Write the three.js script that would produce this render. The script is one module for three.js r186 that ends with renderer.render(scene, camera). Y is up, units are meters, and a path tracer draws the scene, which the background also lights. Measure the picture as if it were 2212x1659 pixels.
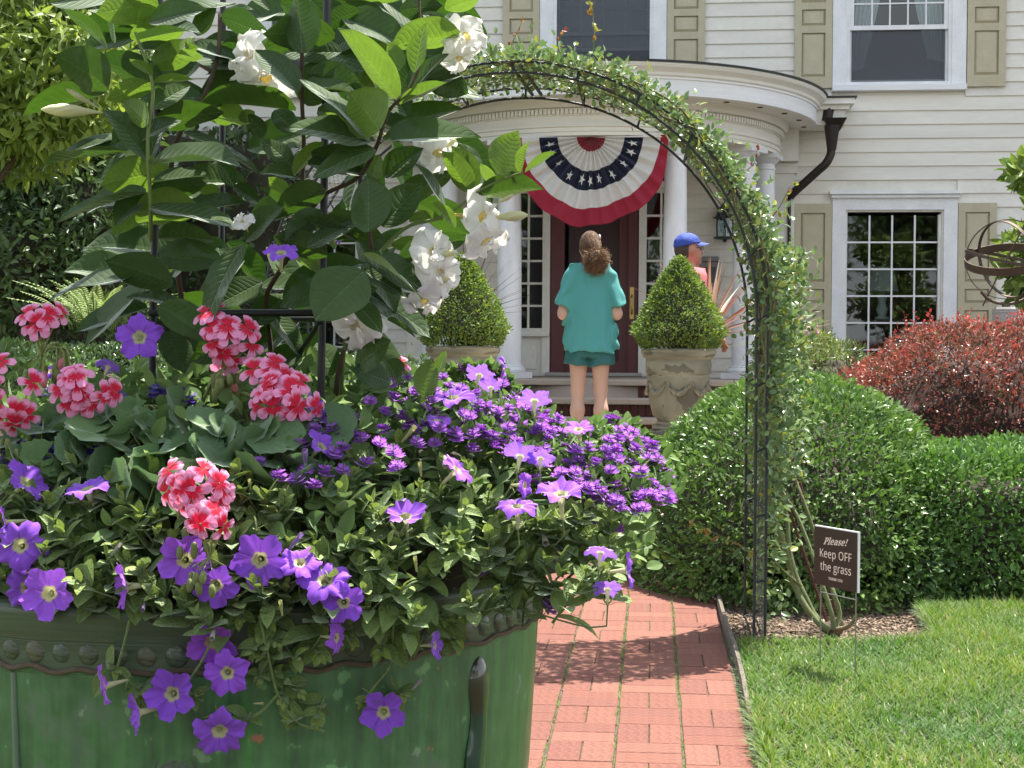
import * as THREE from 'three';
import { mergeGeometries, toCreasedNormals } from 'three/addons/utils/BufferGeometryUtils.js';
import { RoundedBoxGeometry } from 'three/addons/geometries/RoundedBoxGeometry.js';
import { ImprovedNoise } from 'three/addons/math/ImprovedNoise.js';

// ---------------------------------------------------------------- camera, sky, sun, exposure
const scene = new THREE.Scene();
const camera = new THREE.PerspectiveCamera(29.97, 4 / 3, 0.05, 300);
camera.position.set(0, 1.3, 0);
camera.rotation.order = 'YXZ';
camera.rotation.set(-0.0192, 0.0971, 0.006);
camera.updateMatrixWorld(true);

const SUN = new THREE.Vector3(0.23, 1, -0.3).normalize();
// a bright hazy summer sky: pale near the horizon, bluer overhead, a broad glow round the sun
{
  const w = 512, h = 256, px = new Float32Array(w * h * 4), d = new THREE.Vector3();
  for (let j = 0; j < h; j++) for (let i = 0; i < w; i++) {
    const el = ((j + 0.5) / h - 0.5) * Math.PI, az = ((i + 0.5) / w - 0.5) * Math.PI * 2; d.set(Math.cos(el) * Math.cos(az), Math.sin(el), Math.cos(el) * Math.sin(az));
    const up = Math.max(0, d.y), hz = Math.pow(1 - up, 1.7), glow = 0.5 * Math.pow(Math.max(0, d.dot(SUN)), 8), k = (j * w + i) * 4;
    px[k] = 0.24 + 0.40 * hz + glow; px[k + 1] = 0.29 + 0.365 * hz + glow; px[k + 2] = 0.385 + 0.28 * hz + glow * 0.95; px[k + 3] = 1;
  }
  const t = new THREE.DataTexture(px, w, h, THREE.RGBAFormat, THREE.FloatType); t.mapping = THREE.EquirectangularReflectionMapping; t.magFilter = THREE.LinearFilter; t.needsUpdate = true; scene.background = t; scene.environment = t;
}

const sun = new THREE.DirectionalLight(new THREE.Color().setRGB(1.0, 0.94, 0.84), 4.7);
sun.position.copy(SUN).multiplyScalar(40).add(new THREE.Vector3(0, 0, -8));
sun.target.position.set(0, 0, -8);
sun.castShadow = true;
sun.shadow.mapSize.set(4096, 4096);
Object.assign(sun.shadow.camera, { left: -14, right: 14, top: 16, bottom: -14, near: 1, far: 90 });
scene.add(sun, sun.target);

const renderer = new THREE.WebGLRenderer({ antialias: true });
renderer.setSize(1024, 768);
renderer.toneMapping = THREE.LinearToneMapping;
renderer.toneMappingExposure = 2.8;
renderer.shadowMap.enabled = true;

// ---------------------------------------------------------------- helpers
const V = (x, y, z) => new THREE.Vector3(x, y, z);
function rngOf(seed) { let a = seed >>> 0; return () => { a = (a + 0x6D2B79F5) | 0; let t = Math.imul(a ^ (a >>> 15), 1 | a); t = (t + Math.imul(t ^ (t >>> 7), 61 | t)) ^ t; return ((t ^ (t >>> 14)) >>> 0) / 4294967296; }; }
let R = rngOf(11);
const rr = (a, b) => a + (b - a) * R();
const gauss = () => (R() + R() + R() + R() - 2) / 1.0;
const lerp = (a, b, t) => a + (b - a) * t, clamp = (x, a = 0, b = 1) => Math.min(b, Math.max(a, x));
const sstep = (a, b, x) => { const t = clamp((x - a) / (b - a)); return t * t * (3 - 2 * t); };
const pn = new ImprovedNoise();
const noise = (x, y, z = 0.37) => pn.noise(x, y, z);
const groundY = (z) => -0.0194 * z;          // the garden rises gently towards the house
// a sight line of the photograph (2212 x 1659 pixels), to read off where things stand
function rayAt(px, py) { return V((px - 1106) / 3100, -(py - 829.5) / 3100, -1).applyQuaternion(camera.quaternion); }
const at = (px, py, d) => rayAt(px, py).multiplyScalar(d).add(camera.position);           // at distance d
function onZ(px, py, z) { const r = rayAt(px, py); return r.multiplyScalar(z / r.z).add(camera.position); }   // on an upright plane
function onGround(px, py) { const r = rayAt(px, py); const t = -1.3 / (r.y + 0.0194 * r.z); return r.multiplyScalar(t).add(camera.position); }

const taken = {};
function numbered(n) { taken[n] = (taken[n] ?? -1) + 1; return taken[n] ? n + '_' + String(taken[n]).padStart(3, '0') : n; }
function tag(o, label, category, group, kind) { if (label) o.userData.label = label; if (category) o.userData.category = category; if (group) o.userData.group = group; if (kind) o.userData.kind = kind; return o; }
function thing(name, label, category, pos = [0, 0, 0], group) { const g = new THREE.Group(); g.name = numbered(name); g.position.set(...(pos.isVector3 ? pos.toArray() : pos)); tag(g, label, category, group); scene.add(g); return g; }
function mesh(name, geo, mat, parent, pos) { const m = new THREE.Mesh(geo, mat); m.name = parent === scene ? numbered(name) : name; if (pos) m.position.set(...(pos.isVector3 ? pos.toArray() : pos)); m.castShadow = m.receiveShadow = true; parent.add(m); return m; }
function structure(name, geo, mat, label) { const m = mesh(name, geo, mat, scene); m.userData.kind = 'structure'; if (label) { m.userData.label = label; } return m; }
const merge = (a) => mergeGeometries(a.map((g) => { const h = g.index ? g.toNonIndexed() : g; for (const k of Object.keys(h.attributes)) if (!['position', 'normal', 'uv', 'color'].includes(k)) h.deleteAttribute(k); return h; }));
function box(w, h, d, x = 0, y = 0, z = 0, ry = 0) { const g = new THREE.BoxGeometry(w, h, d); boxUV(g, w, h, d); if (ry) g.rotateY(ry); return g.translate(x, y, z); }
function boxUV(g, w, h, d) { const uv = g.attributes.uv, dims = [[d, h], [d, h], [w, d], [w, d], [w, h], [w, h]]; for (let f = 0; f < 6; f++) for (let i = 0; i < 4; i++) { const k = f * 4 + i; uv.setXY(k, uv.getX(k) * dims[f][0], uv.getY(k) * dims[f][1]); } }
function rbox(w, h, d, r = 0.006, seg = 1) { return new RoundedBoxGeometry(w, h, d, seg, Math.min(r, w / 2.1, h / 2.1, d / 2.1)); }
function tube(pts, r, seg = 12, rad = 6, closed = false) {                // r a number or a function of t
  const c = new THREE.CatmullRomCurve3(pts, closed, 'centripetal'), g = new THREE.TubeGeometry(c, seg, 1, rad, closed), p = g.attributes.position, nn = g.attributes.normal;
  for (let i = 0; i <= seg; i++) { const o = c.getPointAt(i / seg), q = typeof r === 'function' ? r(i / seg) : r; for (let j = 0; j <= rad; j++) { const k = i * (rad + 1) + j; p.setXYZ(k, o.x + nn.getX(k) * q, o.y + nn.getY(k) * q, o.z + nn.getZ(k) * q); } }
  return g;
}
function rod(a, b, r, rad = 6, r2 = r) { const d = b.clone().sub(a), g = new THREE.CylinderGeometry(r2, r, d.length(), rad, 1); g.applyQuaternion(new THREE.Quaternion().setFromUnitVectors(V(0, 1, 0), d.clone().normalize())); const m = a.clone().add(b).multiplyScalar(0.5); return g.translate(m.x, m.y, m.z); }
function lathe(pts, seg = 40, a0 = 0, a1 = Math.PI * 2) { return new THREE.LatheGeometry(pts.map(([x, y]) => new THREE.Vector2(x, y)), seg, a0, a1); }
const creased = (g, a = 0.6) => toCreasedNormals(g, a);
function gridGeo(nu, nv, fn) {                                           // fn(u, v) -> [x, y, z]; smooth normals
  const pos = [], uv = [], idx = [];
  for (let j = 0; j <= nv; j++) for (let i = 0; i <= nu; i++) { pos.push(...fn(i / nu, j / nv)); uv.push(i / nu, j / nv); }
  for (let j = 0; j < nv; j++) for (let i = 0; i < nu; i++) { const a = j * (nu + 1) + i, b = a + 1, c = a + nu + 1, d = c + 1; idx.push(a, b, d, a, d, c); }
  const g = new THREE.BufferGeometry(); g.setAttribute('position', new THREE.Float32BufferAttribute(pos, 3)); g.setAttribute('uv', new THREE.Float32BufferAttribute(uv, 2)); g.setIndex(idx); g.computeVertexNormals(); return g;
}
function paint(g, fn) { const p = g.attributes.position, c = new Float32Array(p.count * 3); for (let i = 0; i < p.count; i++) c.set(fn(p.getX(i), p.getY(i), p.getZ(i), g.attributes.uv ? g.attributes.uv.getX(i) : 0, g.attributes.uv ? g.attributes.uv.getY(i) : 0), i * 3); g.setAttribute('color', new THREE.BufferAttribute(c, 3)); return g; }
const basis = (x, y, z) => new THREE.Matrix4().makeBasis(x, y, z);
// place an object whose length runs along +y and whose face looks along +z
function frameOf(axis, face) { const y = axis.clone().normalize(), x = V(0, 0, 0).crossVectors(y, face).normalize(), z = V(0, 0, 0).crossVectors(x, y); return basis(x, y, z); }
function randDir() { const z = rr(-1, 1), a = rr(0, 6.2832), s = Math.sqrt(1 - z * z); return V(s * Math.cos(a), z, s * Math.sin(a)); }

// surface nets over a signed distance, for bodies and other soft shapes
function netMesh(f, lo, hi, cell) {
  const n = [0, 1, 2].map((k) => Math.ceil((hi[k] - lo[k]) / cell) + 1), at3 = (i, j, k) => i + n[0] * (j + n[1] * k), val = new Float32Array(n[0] * n[1] * n[2]);
  for (let k = 0; k < n[2]; k++) for (let j = 0; j < n[1]; j++) for (let i = 0; i < n[0]; i++) val[at3(i, j, k)] = f(lo[0] + i * cell, lo[1] + j * cell, lo[2] + k * cell);
  const id = new Int32Array(val.length).fill(-1), pos = [], idx = [];
  for (let k = 0; k < n[2] - 1; k++) for (let j = 0; j < n[1] - 1; j++) for (let i = 0; i < n[0] - 1; i++) {
    let c = 0, x = 0, y = 0, z = 0; const q = [];
    for (let m = 0; m < 8; m++) q.push(val[at3(i + (m & 1), j + ((m >> 1) & 1), k + (m >> 2))]);
    for (let a = 0; a < 8; a++) for (let b = 1; b < 8; b <<= 1) if (!(a & b)) { const u = q[a], w = q[a | b]; if ((u < 0) !== (w < 0)) { const t = u / (u - w); x += (a & 1) + (b === 1 ? t : 0); y += ((a >> 1) & 1) + (b === 2 ? t : 0); z += (a >> 2) + (b === 4 ? t : 0); c++; } }
    if (c) { id[at3(i, j, k)] = pos.length / 3; pos.push(lo[0] + (i + x / c) * cell, lo[1] + (j + y / c) * cell, lo[2] + (k + z / c) * cell); }
  }
  const quad = (a, b, c, d, flip) => { if (a < 0 || b < 0 || c < 0 || d < 0) return; flip ? idx.push(a, c, b, a, d, c) : idx.push(a, b, c, a, c, d); };
  for (let k = 1; k < n[2] - 1; k++) for (let j = 1; j < n[1] - 1; j++) for (let i = 1; i < n[0] - 1; i++) {
    const s = val[at3(i, j, k)] < 0;
    if (s !== val[at3(i + 1, j, k)] < 0) quad(id[at3(i, j - 1, k - 1)], id[at3(i, j, k - 1)], id[at3(i, j, k)], id[at3(i, j - 1, k)], !s);
    if (s !== val[at3(i, j + 1, k)] < 0) quad(id[at3(i - 1, j, k - 1)], id[at3(i - 1, j, k)], id[at3(i, j, k)], id[at3(i, j, k - 1)], !s);
    if (s !== val[at3(i, j, k + 1)] < 0) quad(id[at3(i - 1, j - 1, k)], id[at3(i, j - 1, k)], id[at3(i, j, k)], id[at3(i - 1, j, k)], !s);
  }
  const g = new THREE.BufferGeometry(), nor = new Float32Array(pos.length), e = cell * 0.7;
  for (let i = 0; i < pos.length; i += 3) { const [x, y, z] = [pos[i], pos[i + 1], pos[i + 2]]; const d = V(f(x + e, y, z) - f(x - e, y, z), f(x, y + e, z) - f(x, y - e, z), f(x, y, z + e) - f(x, y, z - e)).normalize(); nor.set([d.x, d.y, d.z], i); }
  const uv = new Float32Array(pos.length / 3 * 2); for (let i = 0; i < uv.length / 2; i++) { uv[i * 2] = pos[i * 3] + pos[i * 3 + 2]; uv[i * 2 + 1] = pos[i * 3 + 1]; }
  g.setAttribute('position', new THREE.Float32BufferAttribute(pos, 3)); g.setAttribute('normal', new THREE.BufferAttribute(nor, 3)); g.setAttribute('uv', new THREE.BufferAttribute(uv, 2)); g.setIndex(idx); return g;
}
const capsule = (a, b, ra, rb) => { const dx = b[0] - a[0], dy = b[1] - a[1], dz = b[2] - a[2], l2 = dx * dx + dy * dy + dz * dz || 1e-9; return (x, y, z) => { const t = clamp(((x - a[0]) * dx + (y - a[1]) * dy + (z - a[2]) * dz) / l2); return Math.hypot(x - a[0] - dx * t, y - a[1] - dy * t, z - a[2] - dz * t) - lerp(ra, rb, t); }; };
const ellipsoid = (c, r) => (x, y, z) => { const a = (x - c[0]) / r[0], b = (y - c[1]) / r[1], d = (z - c[2]) / r[2], k = Math.hypot(a, b, d); return (k - 1) * Math.min(r[0], r[1], r[2]) * (k > 1 ? 1 : 1); };
const smin = (a, b, k) => { const h = Math.max(k - Math.abs(a - b), 0) / k; return Math.min(a, b) - h * h * k * 0.25; };
const union = (list, k) => (x, y, z) => { let d = 1e9; for (const f of list) d = smin(d, f(x, y, z), k); return d; };

// ---------------------------------------------------------------- textures and materials
function dataTex(w, h, fn, srgb = true, rep) {
  const a = new Uint8Array(w * h * 4);
  for (let j = 0; j < h; j++) for (let i = 0; i < w; i++) { const c = fn(i / w, j / h, i, j), k = (j * w + i) * 4; if (typeof c === 'number') a[k] = a[k + 1] = a[k + 2] = clamp(c) * 255; else { a[k] = clamp(c[0]) * 255; a[k + 1] = clamp(c[1]) * 255; a[k + 2] = clamp(c[2]) * 255; } a[k + 3] = 255; }
  const t = new THREE.DataTexture(a, w, h); t.magFilter = THREE.LinearFilter; t.minFilter = THREE.LinearMipmapLinearFilter; t.generateMipmaps = true; t.wrapS = t.wrapT = THREE.RepeatWrapping; if (srgb) t.colorSpace = THREE.SRGBColorSpace; if (rep) t.repeat.set(...rep); t.needsUpdate = true; return t;
}
// noise that tiles: blend of four shifted copies
function tn(u, v, f, z = 0.5) { const a = u * f, b = v * f, wu = u, wv = v; return lerp(lerp(noise(a, b, z), noise(a - f, b, z), wu), lerp(noise(a, b - f, z), noise(a - f, b - f, z), wu), wv); }
const fbm = (u, v, f, z = 0.5) => tn(u, v, f, z) + 0.5 * tn(u, v, f * 2, z + 3) + 0.25 * tn(u, v, f * 4, z + 7) + 0.12 * tn(u, v, f * 8, z + 11);
const grain = dataTex(256, 256, (u, v) => 0.5 + 0.45 * fbm(u, v, 16), false);
const coarse = dataTex(256, 256, (u, v) => 0.5 + 0.5 * fbm(u, v, 6), false);
const mottle = dataTex(256, 256, (u, v) => { const q = 0.95 + 0.045 * fbm(u, v, 5) + 0.03 * fbm(u, v, 32, 2); return [q, q, q]; });
const rep = (t, x, y = x) => { const c = t.clone(); c.repeat.set(x, y); c.needsUpdate = true; return c; };
const lin = (r, g, b) => new THREE.Color().setRGB(r, g, b);
const std = (c, roughness = 0.7, o = {}) => new THREE.MeshStandardMaterial({ color: Array.isArray(c) ? lin(...c) : c, roughness, side: THREE.DoubleSide, ...o });
const phys = (c, roughness = 0.7, o = {}) => new THREE.MeshPhysicalMaterial({ color: Array.isArray(c) ? lin(...c) : c, roughness, side: THREE.DoubleSide, ...o });
const leafMat = (c, gloss = 0.3, t = 0.4, o = {}) => phys(c, 0.95, { transmission: t, thickness: 0, ior: 1.4, clearcoat: gloss, clearcoatRoughness: 0.3, ...o });
// ---------------------------------------------------------------- ground, path, steps
const M = {
  siding: std([0.82, 0.79, 0.70], 0.55, { map: rep(mottle, 0.6), bumpMap: rep(grain, 1.5), bumpScale: 0.0006 }),
  trim: std([0.85, 0.86, 0.87], 0.45, { map: rep(mottle, 1.2) }),
  trimWarm: std([0.82, 0.80, 0.73], 0.5, { map: rep(mottle, 1.2) }),
  shutter: std([0.52, 0.47, 0.325], 0.5, { map: rep(mottle, 1.5) }),
  soil: std([0.035, 0.027, 0.02], 0.95, { bumpMap: rep(coarse, 2), bumpScale: 0.02 }),
  turf: std([0.06, 0.075, 0.025], 0.95, { bumpMap: rep(coarse, 3), bumpScale: 0.01 }),
  sand: std([0.10, 0.085, 0.055], 0.95, { map: rep(mottle, 3), bumpMap: rep(grain, 8), bumpScale: 0.004 }),
  darkRoom: std([0.20, 0.17, 0.14], 0.8),
  glass: phys([0.9, 0.95, 0.95], 0.02, { transmission: 1, thickness: 0, ior: 1.5 }),
  stone: std([0.40, 0.34, 0.28], 0.85, { map: rep(mottle, 2), bumpMap: rep(grain, 4), bumpScale: 0.003 }),
  darkMetal: std([0.03, 0.028, 0.027], 0.5, { metalness: 0.3, bumpMap: rep(grain, 6), bumpScale: 0.001 }),
};
function sheet(x0, x1, z0, z1, lift, nx = 1, nz = 1, bump = 0) {           // a piece of the sloping ground, z0 near, z1 far
  return gridGeo(nx, nz, (u, v) => { const x = lerp(x0, x1, u), z = lerp(z0, z1, v); return [x, groundY(z) + lift + bump * noise(x * 1.3, z * 1.3), z]; });
}
function metreUV(g, s = 1) { const p = g.attributes.position, uv = g.attributes.uv; for (let i = 0; i < p.count; i++) uv.setXY(i, p.getX(i) * s, p.getZ(i) * s); return g; }
{ const g = metreUV(sheet(-90, 90, 60, -90, -0.07, 60, 60)); structure('ground', g, M.soil, 'dark garden soil under the beds'); }

// brick path in basket weave: squares of 0.21 m, laid in pairs of bricks
const PATH = { x0: -1.155, x1: 0.315, u: 0.21, near: -2.2, far: -9.35 };
const brickTex = dataTex(256, 256, (u, v) => { const q = 0.86 + 0.18 * fbm(u, v, 3) + 0.14 * fbm(u, v, 40, 5); const spk = tn(u, v, 60, 9) > 0.36 ? 0.1 : 0; return [q + spk, q + spk * 1.2, q + spk * 1.3]; });
const brickMats = [[0.295, 0.115, 0.08], [0.272, 0.102, 0.072], [0.32, 0.13, 0.092], [0.295, 0.12, 0.086], [0.26, 0.097, 0.071]].map((c) => std(c, 0.85, { map: rep(brickTex, 3.1, 3.1), bumpMap: rep(grain, 6), bumpScale: 0.0025 }));
{
  const path = structure('brick_path', metreUV(sheet(PATH.x0 - 0.01, PATH.x1 + 0.012, PATH.near, PATH.far, -0.006, 4, 20)), M.sand, 'red basketweave brick garden path with grass in the joints');
  const bricks = [], rest = []; R = rngOf(31);
  const nx = 7, nz = Math.round((PATH.near - PATH.far) / PATH.u);
  const shape = [rbox(0.201, 0.05, 0.1042, 0.004, 1), rbox(0.2085, 0.05, 0.1005, 0.004, 1)];
  const place = (x, z, turn) => {
    const y = groundY(z) - 0.025 + rr(-0.001, 0.0015);
    const seen = x > -0.62 && z < -4.0 && z > -9.2;
    const q = new THREE.Object3D(); q.position.set(x, y, z); q.rotation.set(0.0194 + rr(-0.006, 0.006), (turn ? Math.PI / 2 : 0) + rr(-0.012, 0.012), rr(-0.006, 0.006)); q.rotation.order = 'XYZ';
    if (seen) bricks.push([q, turn ? 1 : 0]); else { q.updateMatrix(); rest.push(shape[turn ? 1 : 0].clone().applyMatrix4(q.matrix)); }
  };
  for (let i = 0; i < nx; i++) for (let j = 0; j < nz; j++) {
    const cx = PATH.x1 - PATH.u * (i + 0.5) + rr(-0.002, 0.002), cz = PATH.near - PATH.u * (j + 0.5);
    // wider joints between the columns of squares
    if ((i + j) % 2) { place(cx, cz - 0.0525, false); place(cx, cz + 0.0525, false); } else { place(cx - 0.0515, cz, true); place(cx + 0.0515, cz, true); }
  }
  for (const [q, t] of bricks) { const m = mesh('brick', shape[t], brickMats[Math.floor(R() * 5)], path, q.position); m.rotation.copy(q.rotation); }
  if (rest.length) { const m = mesh('brick', merge(rest), brickMats[0], path); m.userData.kind = 'stuff'; }
}
// wooden edging strip along the path
{
  const pts = [[1556, 1302], [1566, 1345], [1583, 1395], [1601, 1450], [1612, 1500], [1628, 1570], [1648, 1660], [1690, 1860]].map(([a, b]) => onGround(a, b));
  const c = new THREE.CatmullRomCurve3(pts), n = 60, pos = [];
  const g = gridGeo(n, 4, (u, v) => { const p = c.getPointAt(u), t = c.getTangentAt(u), s = V(-t.z, 0, t.x).normalize(); const top = 0.045 + 0.012 * noise(u * 9, 3.1) - 0.03 * sstep(0.5, 0.75, u); const w = 0.016 + 0.002 * noise(u * 30, 1); const q = [[0, -0.04], [0, top], [w, top + 0.002], [w, -0.04], [0, -0.04]][Math.round(v * 4)]; return [p.x + s.x * q[0], p.y + q[1], p.z + s.z * q[0]]; });
  const woodTex = dataTex(256, 256, (u, v) => { const q = 0.75 + 0.25 * tn(u, v * 0.2, 50) + 0.15 * fbm(u, v, 6); return [q, q * 0.97, q * 0.92]; });
  const m = mesh('path_edging', creased(g, 0.5), std([0.27, 0.25, 0.22], 0.9, { map: rep(woodTex, 3, 1), bumpMap: rep(grain, 12, 2), bumpScale: 0.004 }), scene);
  tag(m, 'weathered grey timber edging strip between brick path and lawn', 'edging');
}
// grass tufts and moss in the joints of the path
{
  R = rngOf(57); const blade = gridGeo(1, 3, (u, v) => [(u - 0.5) * 0.0035 * (1 - v * 0.9), v * 0.03, 0.010 * v * v]);
  const list = [];
  const tuft = (x, z, n, h) => { for (let k = 0; k < n; k++) list.push([x + gauss() * 0.006, z + gauss() * 0.012, rr(0.5, 1.2) * h, rr(0, 6.28), rr(0, 0.9), R()]); };
  for (let z = -4.0; z > -9.2; z -= 0.006) {
    for (const i of [1, 2, 3, 4]) { const x = PATH.x1 - PATH.u * i; const dens = 0.5 + 0.9 * noise(z * 1.7, i * 5.3) + (i === 2 ? 0.1 : 0); if (R() < clamp(dens) * 0.9) tuft(x, z, 3, rr(0.3, 1)); }
    for (let i = 0; i < 5; i++) { const j = Math.floor((PATH.near - z) / PATH.u); if ((i + j) % 2 === 0 && R() < 0.55 && noise(z * 3, i * 2.2) > -0.25) tuft(PATH.x1 - PATH.u * (i + 0.5), z, 2, rr(0.25, 0.7)); }
    if (R() < 0.10) tuft(PATH.x1 + 0.01, z, 4, rr(0.4, 1));
  }
  const im = new THREE.InstancedMesh(blade, leafMat([1, 1, 1], 0.1, 0.35), list.length), o = new THREE.Object3D(), c = new THREE.Color();
  list.forEach(([x, z, s, a, t, k], i) => { o.position.set(x, groundY(z) - 0.008, z); o.rotation.set(t, a, 0, 'YXZ'); o.scale.set(1, s, 1); o.updateMatrix(); im.setMatrixAt(i, o.matrix); im.setColorAt(i, k < 0.3 ? c.setRGB(0.26, 0.24, 0.11) : c.setRGB(0.10 + k * 0.08, 0.19 + k * 0.1, 0.05)); });
  im.name = numbered('joint_grass'); im.castShadow = im.receiveShadow = true; tag(im, 'short grass and moss growing in the brick joints of the path', 'grass', null, 'stuff'); scene.add(im);
}
// mulch bed and lawn
const bedEdge = [[1606, 1404], [1700, 1406], [1800, 1404], [1900, 1400], [1990, 1398], [2030, 1392], [2006, 1350], [1984, 1316], [2010, 1300], [2060, 1296], [2212, 1297], [2500, 1302]].map(([a, b]) => onGround(a, b));
const pathSide = [[1606, 1404], [1612, 1450], [1624, 1520], [1640, 1590], [1658, 1660], [1700, 1860]].map(([a, b]) => onGround(a, b));
const lawnOutline = [...pathSide.slice().reverse(), ...bedEdge.slice(1), V(9, groundY(-6.7), -6.7), V(9, 0, -2.5), V(0.42, 0, -2.2)];
const inLawn = (x, z) => { let c = false; for (let i = 0, j = lawnOutline.length - 1; i < lawnOutline.length; j = i++) { const a = lawnOutline[i], b = lawnOutline[j]; if ((a.z > z) !== (b.z > z) && x < (b.x - a.x) * (z - a.z) / (b.z - a.z) + a.x) c = !c; } return c; };
{
  const sh = new THREE.Shape(lawnOutline.map((p) => new THREE.Vector2(p.x, p.z)));
  const g = new THREE.ExtrudeGeometry(sh, { depth: 0.06, bevelEnabled: false }); const p = g.attributes.position;
  for (let i = 0; i < p.count; i++) { const x = p.getX(i), z = p.getY(i), t = p.getZ(i); p.setXYZ(i, x, groundY(z) - 0.055 + (0.06 - t), z); }
  g.computeVertexNormals(); metreUV(g); structure('lawn', g, M.turf, 'lawn turf with a cut edge');
  // blades of grass
  R = rngOf(77); const blade = gridGeo(1, 4, (u, v) => [(u - 0.5) * 0.0062 * (1 - v * v * 0.95), v * 0.062, 0.03 * v * v]);
  const pts = [], N = 120000;
  while (pts.length < N) { const d = rr(0, 1), z = -2.9 - 3.95 * Math.sqrt(d); const w = -z * 0.42; const x = rr(0.3, 0.35 + w); const fx = (x - (-z) * -0.0974) ; if (!inLawn(x, z)) continue; pts.push([x, z]); }
  // overhanging blades along the cut edge
  for (let k = 0; k < 6000; k++) { const e = R() < 0.6 ? bedEdge : pathSide, c = Math.floor(R() * (e.length - 1)), t = R(), p = e[c].clone().lerp(e[c + 1], t); if (p.x < 3.2 && p.z > -7.2) pts.push([p.x + rr(-0.01, 0.02), p.z + rr(-0.012, 0.012)]); }
  const im = new THREE.InstancedMesh(blade, leafMat([1, 1, 1], 0.14, 0.42, { clearcoatRoughness: 0.25 }), pts.length), o = new THREE.Object3D(), c = new THREE.Color();
  pts.forEach(([x, z], i) => { const patch = noise(x * 2.2, z * 2.2), patch2 = noise(x * 6, z * 6, 4); o.position.set(x, groundY(z) + 0.002, z); o.rotation.set(rr(0.05, 1.0) + 0.1 * patch2, rr(0, 6.28), 0, 'YXZ'); o.scale.set(rr(0.8, 1.3), rr(0.6, 1.25) * (1 + 0.25 * patch), 1); o.updateMatrix(); im.setMatrixAt(i, o.matrix); const k = R(), y = clamp(0.5 + 0.7 * patch + 0.4 * patch2); c.setRGB(lerp(0.06, 0.26, y * k), lerp(0.12, 0.29, y * 0.5 + k * 0.5), lerp(0.008, 0.016, k)); if (R() < 0.04) c.setRGB(0.30, 0.27, 0.13); im.setColorAt(i, c); });
  im.name = numbered('lawn_grass'); im.castShadow = im.receiveShadow = true; tag(im, 'mown green lawn grass beside the brick path', 'grass', null, 'stuff'); scene.add(im);
}
{
  const g = metreUV(sheet(0.335, 6, -4.9, -8.4, -0.045, 80, 60, 0.02)); structure('mulch_bed', g, std([0.085, 0.058, 0.04], 0.95, { bumpMap: rep(coarse, 8), bumpScale: 0.02 }), 'brown bark mulch bed between lawn and hedge');
  R = rngOf(91); const chip = rbox(0.03, 0.006, 0.011, 0.002), N = 16000, pts = [];
  while (pts.length < N) { const x = rr(0.345, 2.2), z = rr(-5.7, -7.3); if (inLawn(x, z)) continue; pts.push([x, z]); }
  const im = new THREE.InstancedMesh(chip, std([1, 1, 1], 0.9), N), o = new THREE.Object3D(), c = new THREE.Color();
  pts.forEach(([x, z], i) => { o.position.set(x, groundY(z) - 0.035 + 0.02 * noise(x * 1.3, z * 1.3) + rr(0, 0.014), z); o.rotation.set(rr(-0.5, 0.5), rr(0, 6.28), rr(-0.5, 0.5)); o.scale.set(rr(0.3, 1.2), rr(0.5, 1.2), rr(0.4, 1.3)); o.updateMatrix(); im.setMatrixAt(i, o.matrix); const k = R(); c.setRGB(lerp(0.09, 0.34, k * k), lerp(0.062, 0.25, k * k), lerp(0.042, 0.18, k * k)); im.setColorAt(i, c); });
  im.name = numbered('mulch_chips'); im.castShadow = im.receiveShadow = true; tag(im, 'loose brown bark chips on the mulch bed', 'mulch', null, 'stuff'); scene.add(im);
}
{ // the lawn on the other side of the path, out of sight behind the pot
  structure('lawn', metreUV(sheet(-14, -1.18, 3, -9.0, -0.004, 20, 20)), M.turf, 'lawn left of the brick path, behind the pot');
  R = rngOf(78); const blade = gridGeo(1, 3, (u, v) => [(u - 0.5) * 0.005 * (1 - v * v * 0.95), v * 0.05, 0.022 * v * v]), N = 45000, im = new THREE.InstancedMesh(blade, leafMat([0.15, 0.21, 0.014], 0.14, 0.42), N), o = new THREE.Object3D();
  for (let i = 0; i < N; i++) { const z = rr(-1, -8.8), x = rr(-4.5, -1.2); o.position.set(x, groundY(z) - 0.002, z); o.rotation.set(rr(0.05, 1), rr(0, 6.28), 0, 'YXZ'); o.scale.set(1, rr(0.6, 1.2), 1); o.updateMatrix(); im.setMatrixAt(i, o.matrix); }
  im.name = numbered('lawn_grass'); im.castShadow = im.receiveShadow = true; tag(im, 'grass of the lawn left of the path, behind the pot', 'grass', null, 'stuff'); scene.add(im);
}
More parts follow.
